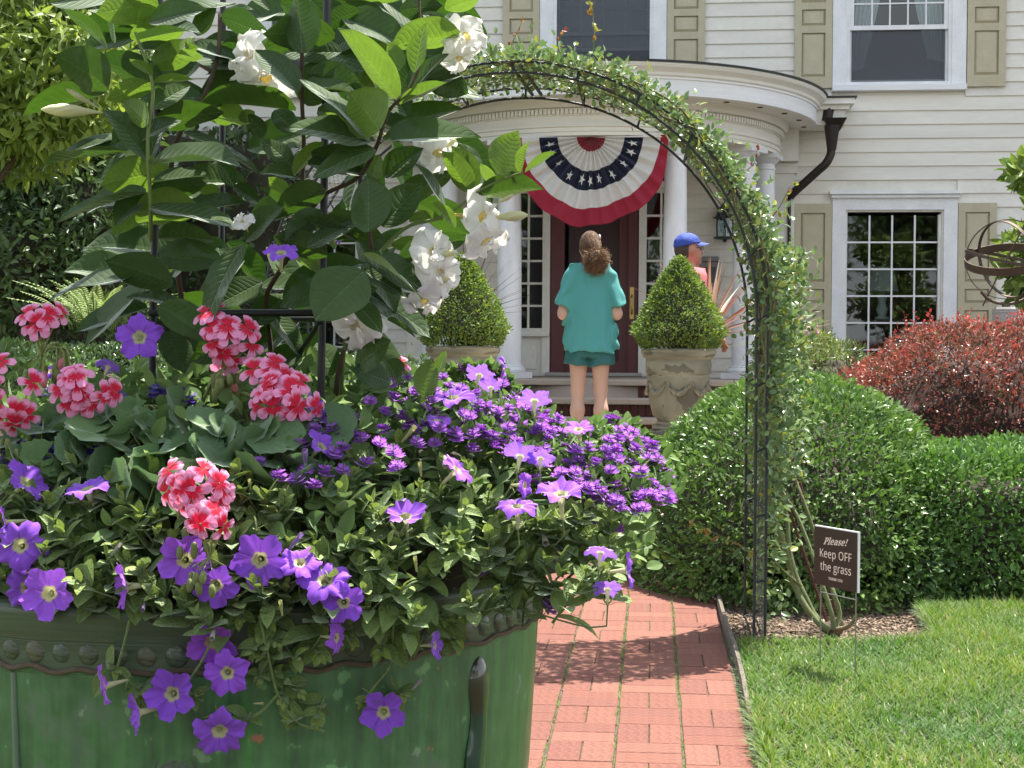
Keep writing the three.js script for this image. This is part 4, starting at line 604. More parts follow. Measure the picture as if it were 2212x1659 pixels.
{ // rounded mound beside the path, running into the clipped hedge on the right
  const y0 = 0.13, dome = ellipsoid([0.78, y0 + 0.05, -7.85], [0.94, 1.02, 1.15]);
  const f = rough((x, y, z) => Math.max(dome(x, y, z), y0 - 0.05 - y), 0.03, 4, 0.02);
  shrub('hedge_mound', 'rounded dark green hedge mound beside the brick path under the rose arch', 'hedge', f, [-0.3, 0.05, -9.1], [1.85, 1.3, -6.5], 46000, () => rr(0.024, 0.046), greens(0.05, 0.15, 0.12, 0.27, 0.025, 0.04), {});
  const wall = roundBox([3.9, 0.40, -7.75], [2.75, 0.44, 0.72], 0.22);
  shrub('clipped_hedge', 'flat-topped clipped green hedge behind the lawn and sign', 'hedge', rough(wall, 0.035, 4, 0.02), [1.0, 0.0, -8.6], [4.0, 1.0, -6.85], 50000, () => rr(0.024, 0.046), greens(0.05, 0.13, 0.13, 0.27, 0.02, 0.035), {});
}
{ // red barberry behind the hedge
  const dome = roundBox([3.45, 0.72, -9.6], [2.05, 0.78, 0.78], 0.5); const low = roundBox([3.3, 0.7, -9.6], [2.1, 0.52, 0.75], 0.3);
  const f = rough((x, y, z) => Math.max(smin(dome(x, y, z), low(x, y, z), 0.2), 0.1 - y), 0.07, 2.6, 0.05);
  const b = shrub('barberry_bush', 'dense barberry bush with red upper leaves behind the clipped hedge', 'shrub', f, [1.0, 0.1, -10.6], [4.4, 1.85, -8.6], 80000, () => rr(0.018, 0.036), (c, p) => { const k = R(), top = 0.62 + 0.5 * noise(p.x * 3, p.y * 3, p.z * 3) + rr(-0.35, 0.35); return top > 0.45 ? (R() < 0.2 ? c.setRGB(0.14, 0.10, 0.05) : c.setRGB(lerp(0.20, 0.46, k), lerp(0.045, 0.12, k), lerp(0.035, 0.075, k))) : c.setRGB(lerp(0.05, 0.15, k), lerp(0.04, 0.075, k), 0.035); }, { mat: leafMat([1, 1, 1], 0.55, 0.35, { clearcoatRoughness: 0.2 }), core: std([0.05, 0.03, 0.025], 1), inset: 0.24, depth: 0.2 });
  // fresh shoots standing out of the top
  const stems = [], pts = []; for (let k = 0; k < 260; k++) { const x = rr(1.3, 4.3), z = rr(-10.1, -9.0); let y = 1.9; while (y > 0.4 && f(x, y, z) > 0) y -= 0.02; const d = V(rr(-0.3, 0.3), 1, rr(-0.1, 0.4)).normalize(), L = rr(0.05, 0.13); stems.push(rod(V(x, y - 0.03, z), V(x, y, z).addScaledVector(d, L), 0.002, 3, 0.001)); for (let j = 0; j < 9; j++) pts.push(V(x, y, z).addScaledVector(d, L * j / 8).add(randDir().multiplyScalar(0.008))); }
  mesh('shoots', merge(stems), std([0.2, 0.05, 0.03], 0.8), b).userData.kind = 'stuff';
  leafCloud('shoot_leaves', pts.length, hedgeLeaf, leafMat([1, 1, 1], 0.5, 0.4), (i) => [pts[i], randDir().add(V(0, 0.8, 0)).normalize()], () => rr(0.016, 0.03), (c) => c.setRGB(rr(0.3, 0.55), rr(0.04, 0.09), rr(0.03, 0.06)), b, 1);
}
{ // yew and light green shrub under the spiky planter
  const c = at(1765, 800, 11.0); const f = rough(ellipsoid([c.x, 0.85, c.z], [0.62, 0.62, 0.5]), 0.12, 3, 0.08);
  shrub('yew_shrub', 'feathery dark green yew shrub left of the red barberry', 'shrub', f, [c.x - 0.9, 0.2, c.z - 0.8], [c.x + 0.9, 1.7, c.z + 0.8], 12000, () => rr(0.025, 0.05), greens(0.05, 0.14, 0.10, 0.2, 0.025, 0.04), { leaf: gridGeo(1, 3, (u, v) => [(u - 0.5) * 0.22 * Math.sin(Math.PI * (0.1 + 0.85 * v)), v, -0.1 * v * v]) });
  const d = at(1728, 745, 11.2); const f2 = rough(ellipsoid([d.x, d.y - 0.08, d.z], [0.34, 0.2, 0.25]), 0.05, 6);
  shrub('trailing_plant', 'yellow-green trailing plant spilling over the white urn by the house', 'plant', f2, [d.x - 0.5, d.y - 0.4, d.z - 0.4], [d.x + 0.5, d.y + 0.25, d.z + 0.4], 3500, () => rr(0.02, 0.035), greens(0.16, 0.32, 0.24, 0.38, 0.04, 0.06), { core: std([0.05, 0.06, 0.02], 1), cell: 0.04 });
  const u = thing('white_urn', 'pale stone urn partly hidden under the trailing plant by the house', 'urn', [d.x, LAND, d.z]); mesh('bowl', lathe([[0.14, 0], [0.16, 0.02], [0.1, 0.08], [0.12, 0.14], [0.22, 0.3], [0.26, 0.5], [0.28, 0.54], [0.25, 0.55], [0.2, 0.5]], 32), std([0.55, 0.53, 0.48], 0.9, { bumpMap: rep(coarse, 2), bumpScale: 0.006 }), u);
  R = rngOf(822);
  const blossom = []; for (let k = 0; k < 40; k++) { const p = at(1738 + 22 * gauss(), 716 + 10 * gauss(), 10.9); blossom.push(new THREE.IcosahedronGeometry(rr(0.008, 0.016), 0).translate(p.x, p.y, p.z)); }
  const bl = mesh('pink_blossom', merge(blossom), leafMat([0.7, 0.42, 0.5], 0, 0.3), scene); tag(bl, 'cluster of small pale pink blossom above the trailing plant', 'blossom', null, 'stuff');
}
// spiky strap-leaved plants
function spikes(name, label, base, n, L, w, mats, spread, lo = 0.1) {
  const t = thing(name, label, 'spiky plant', base), g = gridGeo(2, 8, (u, v) => { const ww = w * (1 - Math.pow(v, 3)) * (0.6 + 0.4 * Math.sin(Math.PI * Math.min(1, v + 0.2))), x = (u - 0.5) * ww; return [x, v, 0.5 * Math.abs(x) - 0.12 * v * v]; });
  for (let k = 0; k < n; k++) { const tilt = lo + (spread - lo) * Math.pow((k + 0.5) / n, 0.8), a = k * 2.399 + rr(-0.3, 0.3), d = V(Math.sin(tilt) * Math.sin(a), Math.cos(tilt), Math.sin(tilt) * Math.cos(a)); const m = mesh('strap_leaf', g, mats[Math.floor(R() * mats.length)], t); m.quaternion.setFromRotationMatrix(frameOf(d, V(-d.x, 1.2, -d.z).normalize())); const l = L * rr(0.8, 1.1); m.scale.set(l, l, l); }
  return t;
}
R = rngOf(830);
spikes('red_spike_plant', 'bronze red spiky plant behind the right topiary beside the man', at(1532, 728, 11.9), 44, 0.78, 0.045, [leafMat([0.22, 0.07, 0.05], 0.4, 0.3), leafMat([0.30, 0.13, 0.08], 0.4, 0.3), leafMat([0.36, 0.24, 0.17], 0.4, 0.3)], 1.45, 0.08);
spikes('green_spike_plant', 'yellow-green spiky plant in front of the tan shutter', at(1694, 728, 11.2), 46, 0.50, 0.035, [leafMat([0.34, 0.33, 0.10], 0.4, 0.35), leafMat([0.27, 0.29, 0.08], 0.4, 0.35), leafMat([0.42, 0.40, 0.2], 0.4, 0.35)], 1.7, 0.25);
spikes('dark_spike_plant', 'dark spiky plant behind the left topiary by the column', at(1010, 690, 12.2), 34, 0.75, 0.03, [leafMat([0.06, 0.05, 0.06], 0.3, 0.2), leafMat([0.09, 0.07, 0.07], 0.3, 0.2)], 1.4, 0.2);
// ---------------------------------------------------------------- armillary sphere and its pedestal
{
  const c = at(2202, 560, 10.6), s = thing('armillary_sphere', 'weathered bronze armillary sphere of crossed rings on a stone pedestal', 'garden ornament', c), br = std([0.10, 0.075, 0.055], 0.5, { metalness: 0.6, bumpMap: rep(grain, 8), bumpScale: 0.002 });
  const ring = (r, w, e, name) => { const g = new THREE.RingGeometry(1, 1, 8); const gg = gridGeo(64, 4, (u, v) => { const a = u * Math.PI * 2, q = [[r, -w], [r, w], [r - 0.006, w], [r - 0.006, -w], [r, -w]][Math.round(v * 4)]; return [Math.cos(a) * q[0], q[1], Math.sin(a) * q[0]]; }); const m = mesh(name, creased(gg, 0.5), br, s); m.rotation.set(...e); return m; };
  ring(0.30, 0.03, [0.36, 0, 0.12], 'equator_band'); ring(0.305, 0.012, [0.18, 0, -0.2], 'horizon_ring'); ring(0.29, 0.013, [Math.PI / 2, 0.3, 1.1], 'meridian_ring'); ring(0.295, 0.011, [Math.PI / 2, 0, 0.35], 'polar_ring');
  const ax = V(0.42, 0.9, 0.1).normalize(); mesh('arrow_shaft', rod(ax.clone().multiplyScalar(-0.38), ax.clone().multiplyScalar(0.42), 0.006, 6), br, s);
  const tipG = new THREE.ConeGeometry(0.05, 0.1, 3); tipG.scale(1, 1, 0.2); const tip = mesh('arrow_head', tipG, br, s, ax.clone().multiplyScalar(0.44)); tip.quaternion.setFromUnitVectors(V(0, 1, 0), ax);
  mesh('cradle', merge([tube([V(-0.18, -0.24, 0), V(-0.12, -0.3, 0), V(0, -0.33, 0), V(0.12, -0.3, 0), V(0.18, -0.24, 0)], 0.013, 14, 6), rod(V(0, -0.33, 0), V(0, -0.37, 0), 0.03, 8)]), br, s);
  const foot = at(2166, 626, 10.6), p = thing('ornament_pedestal', 'tapered grey stone pedestal under the armillary sphere', 'pedestal', [c.x - 0.09, groundY(c.z), c.z]), hh = c.y - 0.37 - groundY(c.z); s.position.x -= 0.09;
  const pg = new THREE.CylinderGeometry(0.10, 0.19, hh, 8, 6); mesh('shaft', creased(pg, 0.4), std([0.36, 0.35, 0.32], 0.9, { bumpMap: rep(coarse, 2, 3), bumpScale: 0.015, map: rep(mottle, 1) }), p, [0, hh / 2, 0]); mesh('cap', new THREE.CylinderGeometry(0.08, 0.105, 0.04, 8), std([0.33, 0.32, 0.3], 0.9), p, [0, hh - 0.005, 0]);
}
// ---------------------------------------------------------------- trees
const treeLeaf = gridGeo(2, 5, (u, v) => { const w = 0.5 * Math.sin(Math.PI * Math.pow(0.04 + 0.96 * v, 0.75)) * 0.36, x = (u - 0.5) * 2 * w; return [x, v, 0.3 * Math.abs(x) - 0.25 * v * v]; });
const bark = std([0.12, 0.08, 0.055], 0.95, { bumpMap: rep(coarse, 2, 6), bumpScale: 0.02 });
function tree(name, label, base, H, blobs, n, size, colour, o = {}) {
  const t = thing(name, label, o.category ?? 'tree', base, o.group), top = V(o.lean ?? 0, H * 0.75, 0);
  mesh('trunk', tube([V(0, -0.1, 0), V(0.05, H * 0.25, 0.03), top.clone().multiplyScalar(0.6), top], (q) => lerp(o.r ?? 0.14, 0.03, q), 16, 8), bark, t);
  blobs.forEach(([x, y, z]) => { const s = V(0, 0, 0).lerp(top, clamp(y / H * 0.6, 0.2, 0.8)); mesh('limb', tube([s, V(lerp(s.x, x, 0.5), lerp(s.y, y, 0.65), lerp(s.z, z, 0.5)), V(x, y, z)], (q) => lerp((o.r ?? 0.14) * 0.4, 0.012, q), 8, 6), bark, t); });
  const wsum = []; let acc = 0; for (const b of blobs) { acc += Math.pow(b[3], 2); wsum.push(acc); }
  const samp = () => { const q = R() * acc, b = blobs[wsum.findIndex((w) => w >= q)], d = randDir(), k = Math.pow(R(), 0.45) * (1 + 0.25 * noise(d.x * 2 + b[0], d.y * 2 + b[1], d.z * 2)); return [V(b[0] + d.x * b[3] * k, b[1] + d.y * b[4] * k, b[2] + d.z * b[3] * k), d.add(V(0, o.droop ?? 0.3, 0)).normalize()]; };
  leafCloud('crown', n, o.leaf ?? treeLeaf, o.mat ?? leafMat([1, 1, 1], 0.3, 0.4), samp, size, colour, t, o.spread ?? 0.9);
  if (o.core) mesh('shade_core', merge(blobs.map((b) => { const g = new THREE.IcosahedronGeometry(0.5, 2); g.scale(b[3], b[4], b[3]); return g.translate(b[0], b[1], b[2]); })), core, t);  // added dark blobs, painted shade between the leaves of the crown
  return t;
}
R = rngOf(900);
{
  const B = (px, py, d, base, r, ry) => { const p = at(px, py, d).sub(base); return [p.x, p.y, p.z, r, ry ?? r]; };
  let p = at(-170, 900, 8.6); p.y = groundY(p.z);
  tree('weeping_tree', 'sunlit yellow-green weeping tree at the upper left of the photo', p, 4.2, [B(60, 40, 8.6, p, 0.5, 0.45), B(150, 130, 8.4, p, 0.42, 0.35), B(20, 190, 8.5, p, 0.5, 0.4), B(-90, 100, 8.8, p, 0.6, 0.6), B(190, 20, 8.9, p, 0.4, 0.35), B(60, -90, 8.7, p, 0.6, 0.4), B(110, 250, 8.5, p, 0.38, 0.26), B(30, 300, 8.7, p, 0.4, 0.25)], 13000, () => rr(0.06, 0.105), greens(0.12, 0.30, 0.21, 0.40, 0.03, 0.05, 2), { droop: -0.6, spread: 0.8, r: 0.09, mat: leafMat([1, 1, 1], 0.4, 0.5) });
  p = at(60, 900, 12.5); p.y = groundY(p.z);
  tree('evergreen_tree', 'dark evergreen tree standing left of the house corner', p, 6.5, [B(40, 560, 12.5, p, 0.9, 0.75), B(190, 480, 12.6, p, 0.75, 0.8), B(240, 600, 12.3, p, 0.45, 0.55), B(-60, 420, 12.8, p, 1, 0.9), B(110, 340, 12.9, p, 0.95, 0.7), B(100, 200, 13, p, 1, 0.8), B(150, 30, 13, p, 0.9, 0.8), B(-40, 60, 13.2, p, 1.2, 1), B(60, -160, 13.2, p, 1.3, 0.9)], 44000, () => rr(0.07, 0.13), greens(0.035, 0.11, 0.085, 0.18, 0.02, 0.035, 2), { core: true, mat: leafMat([1, 1, 1], 0.5, 0.3) });
  p = at(-120, 900, 17); p.y = groundY(p.z);
  tree('background_tree', 'tall dark tree far behind the evergreen at the left edge', p, 9, [B(-60, 500, 18, p, 2, 1.6), B(160, 350, 19, p, 2, 1.6), B(-40, 150, 19, p, 2.2, 1.8), B(200, 60, 20, p, 2, 1.8), B(280, 250, 21, p, 1.5, 1.7), B(50, -150, 19, p, 2.4, 1.8), B(250, -120, 21, p, 1.8, 1.6), B(-200, 100, 18, p, 2.2, 2)], 26000, () => rr(0.14, 0.24), greens(0.05, 0.13, 0.11, 0.22, 0.02, 0.04, 1), { core: true, r: 0.25 });
  { const b = at(60, 640, 15); shrub('tall_hedge', 'tall dark hedge closing the garden left of the house', 'hedge', rough(roundBox([b.x - 1.6, 1.6, b.z - 1.5], [4.2, 2.2, 0.7], 0.4), 0.2, 1.2, 0.12), [b.x - 6, 0, b.z - 2.6], [b.x + 2.8, 4.2, b.z - 0.4], 20000, () => rr(0.08, 0.14), greens(0.03, 0.09, 0.075, 0.16, 0.02, 0.035, 2), { cell: 0.15, depth: 0.25, inset: 0.15 }); }
  // low clipped hedge, sunlit fern and planting at the left
  const h = at(180, 760, 9.4); shrub('low_hedge', 'low dark clipped hedge behind the pink geraniums', 'hedge', rough(roundBox([h.x - 0.6, groundY(h.z) + 0.55, h.z - 0.3], [1.25, 0.62, 0.4], 0.16), 0.03, 4), [h.x - 1.95, groundY(h.z), h.z - 0.85], [h.x + 0.8, h.y + 0.35, h.z + 0.2], 17000, () => rr(0.02, 0.035), greens(0.03, 0.08, 0.075, 0.15, 0.02, 0.03), {});
  const f = thing('fern', 'bright yellow-green fern catching the sun above the low hedge', 'fern', at(205, 712, 10.3));
  for (let k = 0; k < 46; k++) { const a = rr(0, 6.28), L = rr(0.28, 0.5), out = rr(0.15, 0.55), geo = [], d = V(Math.sin(a), 0, Math.cos(a)), m0 = rr(0, 0.22); const P = (t) => V(d.x * (m0 + out * t * t), L * t * (1.05 - 0.35 * t), d.z * (m0 + out * t * t)); geo.push(tube([P(0), P(0.33), P(0.66), P(1)], 0.003, 8, 3)); for (let j = 3; j < 22; j++) { const t = j / 22, q = P(t), s = V(-d.z, 0.15, d.x); for (const e of [-1, 1]) { const l = hedgeLeaf.clone(); const mm = frameOf(s.clone().multiplyScalar(e).add(d.clone().multiplyScalar(0.4)).normalize(), V(0, 1, 0.2).normalize()); mm.scale(V(0.03, 0.065 * Math.sin(Math.PI * (0.15 + 0.8 * t)), 0.03)); mm.setPosition(q); l.applyMatrix4(mm); geo.push(l); } } mesh('frond', merge(geo), fernMat(), f); }
  function fernMat() { fernMat.m ??= [leafMat([0.26, 0.36, 0.05], 0.2, 0.45), leafMat([0.20, 0.32, 0.05], 0.2, 0.45)]; return fernMat.m[R() < 0.5 ? 0 : 1]; }
  const q = at(40, 880, 8.2); shrub('bedding_shrub', 'loose green bedding plant at the foot of the left hedge', 'plant', rough(ellipsoid([q.x, groundY(q.z) + 0.4, q.z], [0.75, 0.72, 0.4]), 0.1, 4, 0.06), [q.x - 1, groundY(q.z), q.z - 0.6], [q.x + 1, groundY(q.z) + 1.4, q.z + 0.6], 6000, () => rr(0.04, 0.08), greens(0.06, 0.16, 0.13, 0.27, 0.03, 0.05), {});
  // foundation shrubs left of the steps, and the small trees at the right edge and by the house
  const s1 = at(870, 800, 11.6); shrub('foundation_shrub', 'soft green shrub at the foot of the left urn', 'shrub', rough(ellipsoid([s1.x, 0.7, s1.z], [0.4, 0.6, 0.35]), 0.08, 4, 0.05), [s1.x - 0.6, 0.2, s1.z - 0.5], [s1.x + 0.6, 1.5, s1.z + 0.5], 5000, () => rr(0.03, 0.05), greens(0.05, 0.14, 0.12, 0.24, 0.03, 0.05), {});
  const s2 = at(560, 800, 13); shrub('porch_shrub', 'dark green shrub below the left picture window', 'shrub', rough(ellipsoid([s2.x, 0.8, s2.z], [1.5, 0.62, 0.5]), 0.08, 3, 0.06), [s2.x - 1.8, 0.2, s2.z - 0.7], [s2.x + 1.8, 1.6, s2.z + 0.7], 11000, () => rr(0.03, 0.055), greens(0.04, 0.12, 0.10, 0.2, 0.03, 0.05), {});
  p = at(2330, 900, 11.4); p.y = groundY(p.z);
  tree('small_tree', 'broad-leaved small tree reaching in behind the armillary sphere', p, 3.2, [B(2232, 365, 11.4, p, 0.2, 0.14), B(2300, 560, 11.5, p, 0.5, 0.42), B(2225, 580, 11.6, p, 0.22, 0.2), B(2330, 420, 11.4, p, 0.4, 0.35)], 1500, () => rr(0.08, 0.14), greens(0.08, 0.24, 0.17, 0.33, 0.03, 0.05, 3), { leaf: gridGeo(4, 5, (u, v) => { const w = 0.5 * Math.sin(Math.PI * Math.pow(0.04 + 0.96 * v, 0.75)) * 0.62, x = (u - 0.5) * 2 * w; return [x, v, 0.3 * Math.abs(x) - 0.15 * v * v]; }) });
  // trees across the street, behind the photographer: what the window panes mirror
  R = rngOf(940);
  for (const [x, z, s] of [[-9, 14, 1], [-3, 17, 1.15], [3.5, 15, 1.05], [10, 16, 1.1], [16, 12, 1]]) { const b = V(x, groundY(z), z), bl = []; for (let k = 0; k < 9; k++) bl.push([rr(-2.2, 2.2) * s, rr(2, 6.5) * s, rr(-1.5, 1.5) * s, rr(1.2, 1.9) * s, rr(1, 1.6) * s]); tree('street_tree', 'leafy tree across the street behind the viewpoint, mirrored in the windows', b, 7 * s, bl, 4500, () => rr(0.25, 0.45), greens(0.05, 0.13, 0.11, 0.22, 0.02, 0.04, 1), { core: true, r: 0.3, group: 'trees across the street' }); }
}
// ---------------------------------------------------------------- people
const skin = phys([0.46, 0.24, 0.165], 0.55), skinPale = phys([0.54, 0.33, 0.25], 0.55);
const clothBump = rep(grain, 40, 40);
function hairTuft(parent, name, mat, roots, r = 0.0016) { const g = roots.map(([p, dir, L, curl]) => { const pts = []; const q = p.clone(), d = dir.clone().normalize(); for (let k = 0; k <= 5; k++) { pts.push(q.clone()); q.addScaledVector(d, L / 5); d.add(randDir().multiplyScalar(curl)).normalize(); } return tube(pts, (t) => r * (1 - 0.6 * t), 6, 3); }); return mesh(name, merge(g), mat, parent); }
{ // woman seen from behind: teal T-shirt, dark teal shorts, brown ponytail
  const foot = at(1272, 980, 10.55), p = thing('person', 'woman in a teal T-shirt and shorts with brown ponytail, back turned', 'person', [foot.x, LAND, foot.z]); p.rotation.y = 0.06; p.scale.set(0.89, 0.965, 0.95);
  // model space: +y up, facing -z, feet at y = 0, 1.68 m tall
  const legs = [];
  for (const s of [-1, 1]) { legs.push(capsule([s * 0.09, 0.78, 0.0], [s * 0.094, 0.49, -0.01], 0.084, 0.054), capsule([s * 0.094, 0.49, -0.01], [s * 0.097, 0.34, 0.018], 0.047, 0.055), capsule([s * 0.097, 0.34, 0.018], [s * 0.098, 0.09, 0.005], 0.054, 0.032), capsule([s * 0.1, 0.045, 0.02], [s * 0.125, 0.03, -0.15], 0.038, 0.028)); }
  const torso = [ellipsoid([0, 0.92, 0], [0.15, 0.16, 0.10]), ellipsoid([0, 1.2, 0], [0.135, 0.25, 0.085]), ellipsoid([0, 1.33, 0], [0.165, 0.09, 0.08])];
  const arms = [], hands = [];
  for (const s of [-1, 1]) {
    const sh = [s * 0.165, 1.335, 0.0], el = [s * 0.218, 1.075, 0.03], wr = [s * 0.12, 1.07, -0.2];
    arms.push(capsule(sh, el, 0.056, 0.043), capsule(el, wr, 0.044, 0.028)); hands.push(capsule(wr, [s * 0.085, 1.07, -0.255], 0.027, 0.03));
    for (let k = 0; k < 5; k++) { const y0 = 1.095 - k * 0.016, kx = [s * (0.08), y0, -0.265], tx = k === 0 ? [s * 0.075, 1.125, -0.285] : [s * (0.05 - 0.004 * k), y0 - 0.004, -0.315 + 0.008 * k], ex = k === 0 ? [s * 0.06, 1.14, -0.31] : [s * 0.022, y0 - 0.002, -0.30 + 0.006 * k]; hands.push(capsule(kx, tx, 0.0095, 0.0085), capsule(tx, ex, 0.0085, 0.0072)); }
  }
  const neck = capsule([0, 1.36, 0.01], [0, 1.47, 0.0], 0.056, 0.05), head = union([ellipsoid([0, 1.575, -0.01], [0.077, 0.107, 0.096]), ellipsoid([0, 1.53, -0.055], [0.055, 0.065, 0.05]), capsule([0, 1.56, -0.1], [0, 1.54, -0.117], 0.012, 0.014), ellipsoid([0.078, 1.56, 0.0], [0.012, 0.03, 0.02]), ellipsoid([-0.078, 1.56, 0.0], [0.012, 0.03, 0.02]), capsule([-0.02, 1.507, -0.103], [0.02, 1.507, -0.103], 0.007, 0.007)], 0.02);
  const bodyF = union([...legs, ...torso, ...arms, neck, head], 0.035);
  const body = netMesh(bodyF, [-0.4, -0.01, -0.24], [0.4, 1.72, 0.2], 0.013), handG = netMesh(union(hands, 0.006), [-0.2, 1.0, -0.36], [0.2, 1.18, -0.15], 0.004);
  mesh('body', merge([body, handG]), skinPale, p);
  const eye = std([0.05, 0.04, 0.03], 0.3); for (const s of [-1, 1]) mesh('eye', new THREE.SphereGeometry(0.009, 8, 6), eye, p, [s * 0.03, 1.575, -0.1]);
  // shirt with loose folds
  const shirtF = (() => { const parts = [ellipsoid([0, 1.34, 0.0], [0.175, 0.095, 0.115]), ellipsoid([0, 1.385, 0.012], [0.115, 0.07, 0.098]), (x, y, z) => { const t = clamp((y - 0.78) / 0.6), hx = lerp(0.228, 0.168, sstep(0, 1, t)), hz = lerp(0.168, 0.118, t); const k = Math.hypot(x / hx, z / hz); return Math.max((k - 1) * hz, y - 1.45, 0.785 + 0.004 * Math.sin(x * 14 + 1) - y); }];
    for (const s of [-1, 1]) parts.push((x, y, z) => { const d = capsule([s * 0.14, 1.33, 0], [s * 0.226, 1.115, 0.03], 0.086, 0.084)(x, y, z); const cut = ((x - s * 0.226) * s * 0.35 - (y - 1.13) * 0.94); return Math.max(d, cut); });
    const u = union(parts, 0.03); return (x, y, z) => { const f = u(x, y, z) - 0.008 * Math.sin(x * 24 + 7 * noise(x * 4, y * 3, z * 4)) * sstep(1.35, 0.9, y) - 0.010 * noise(x * 9, y * 3.5, z * 9) - 0.004 * noise(x * 24, y * 10, z * 24) - 0.006 * Math.sin((Math.abs(x) * 1.2 + y) * 40 + 4 * noise(x * 6, y * 6, z * 6)) * sstep(0.10, 0.2, Math.abs(x)); const inner = Math.hypot(x / 0.062, (z - 0.0) / 0.066) < 1 && y > 1.41; return inner ? 0.01 : f; }; })();
  mesh('t_shirt', netMesh(shirtF, [-0.42, 0.74, -0.22], [0.42, 1.47, 0.22], 0.0095), std([0.075, 0.305, 0.29], 0.85, { bumpMap: clothBump, bumpScale: 0.0015 }), p);
  const shortsF = union([(x, y, z) => { const k = Math.hypot(x / 0.19, z / 0.14); return Math.max((k - 1) * 0.14, y - 0.83, 0.74 - y); }, ...[-1, 1].map((s) => (x, y, z) => { const q = lerp(0.118, 0.10, clamp((y - 0.67) / 0.15)), k = Math.hypot((x - s * 0.098) / q, z / (q * 1.12)); return Math.max((k - 1) * q, 0.672 + 0.012 * s * x * 8 - y, y - 0.82); })], 0.015);
  mesh('shorts', netMesh((x, y, z) => shortsF(x, y, z) - 0.004 * Math.sin(x * 45), [-0.3, 0.62, -0.22], [0.3, 1.0, 0.22], 0.0125), std([0.022, 0.12, 0.118], 0.7, { bumpMap: clothBump, bumpScale: 0.001 }), p);
  R = rngOf(1001);
  const hairMat = std([0.10, 0.05, 0.024], 0.5), hairLight = std([0.25, 0.13, 0.055], 0.5);
  const cap = netMesh((x, y, z) => Math.max(ellipsoid([0, 1.59, 0.008], [0.09, 0.112, 0.106])(x, y, z) - 0.003 * noise(x * 60, y * 12, z * 60), -0.035 - z - 0.6 * (y - 1.58), 1.50 + (z < 0.02 ? 0.05 : 0) - y), [-0.13, 1.42, -0.14], [0.13, 1.73, 0.16], 0.008); mesh('hair', cap, hairMat, p);
  const roots = []; for (let k = 0; k < 2400; k++) { const a = rr(0, 6.28), e = rr(-0.35, 1.5), d = V(Math.cos(e) * Math.sin(a), Math.sin(e), Math.cos(e) * Math.cos(a)); if (d.z < -0.25 && d.y < 0.6) continue; const q = V(d.x * 0.091, 1.59 + d.y * 0.113, 0.008 + d.z * 0.107); const to = V(0.02, 1.535, 0.13).sub(q).normalize().add(d.clone().multiplyScalar(0.25)); roots.push([q, to, rr(0.05, 0.1), 0.12]); } hairTuft(p, 'hair_strands', hairLight, roots.filter((_, i) => i % 3 === 0), 0.0026); hairTuft(p, 'hair_strands', hairMat, roots.filter((_, i) => i % 3), 0.0024);
  const pony = []; for (let k = 0; k < 1500; k++) { const d = randDir(); const q = V(0.045 + d.x * 0.07, 1.47 + d.y * 0.065, 0.14 + d.z * 0.035); pony.push([q, V(d.x * 0.9 + 0.1, -0.5 + d.y * 0.9, 0.2 + d.z * 0.8), rr(0.03, 0.085), 0.75]); } hairTuft(p, 'ponytail', hairLight, pony.slice(0, 1000), 0.002); hairTuft(p, 'ponytail', hairMat, pony.slice(1000), 0.0022);
  mesh('ponytail_core', netMesh(union([ellipsoid([0.045, 1.475, 0.14], [0.088, 0.075, 0.048]), ellipsoid([0.055, 1.42, 0.14], [0.06, 0.05, 0.04])], 0.03), [-0.05, 1.28, 0.05], [0.16, 1.58, 0.22], 0.009), hairMat, p);
  mesh('hair_band', new THREE.TorusGeometry(0.024, 0.009, 8, 16).translate(0.022, 1.525, 0.122), std([0.02, 0.02, 0.022], 0.7), p);
  mesh('sunglasses_glint', new THREE.SphereGeometry(0.02, 12, 8).scale(0.5, 1, 1.4).translate(0.075, 1.655, 0.03), std([0.75, 0.74, 0.7], 0.4), p);  // whitish bit, a painted highlight on sunglasses worn on the head
}
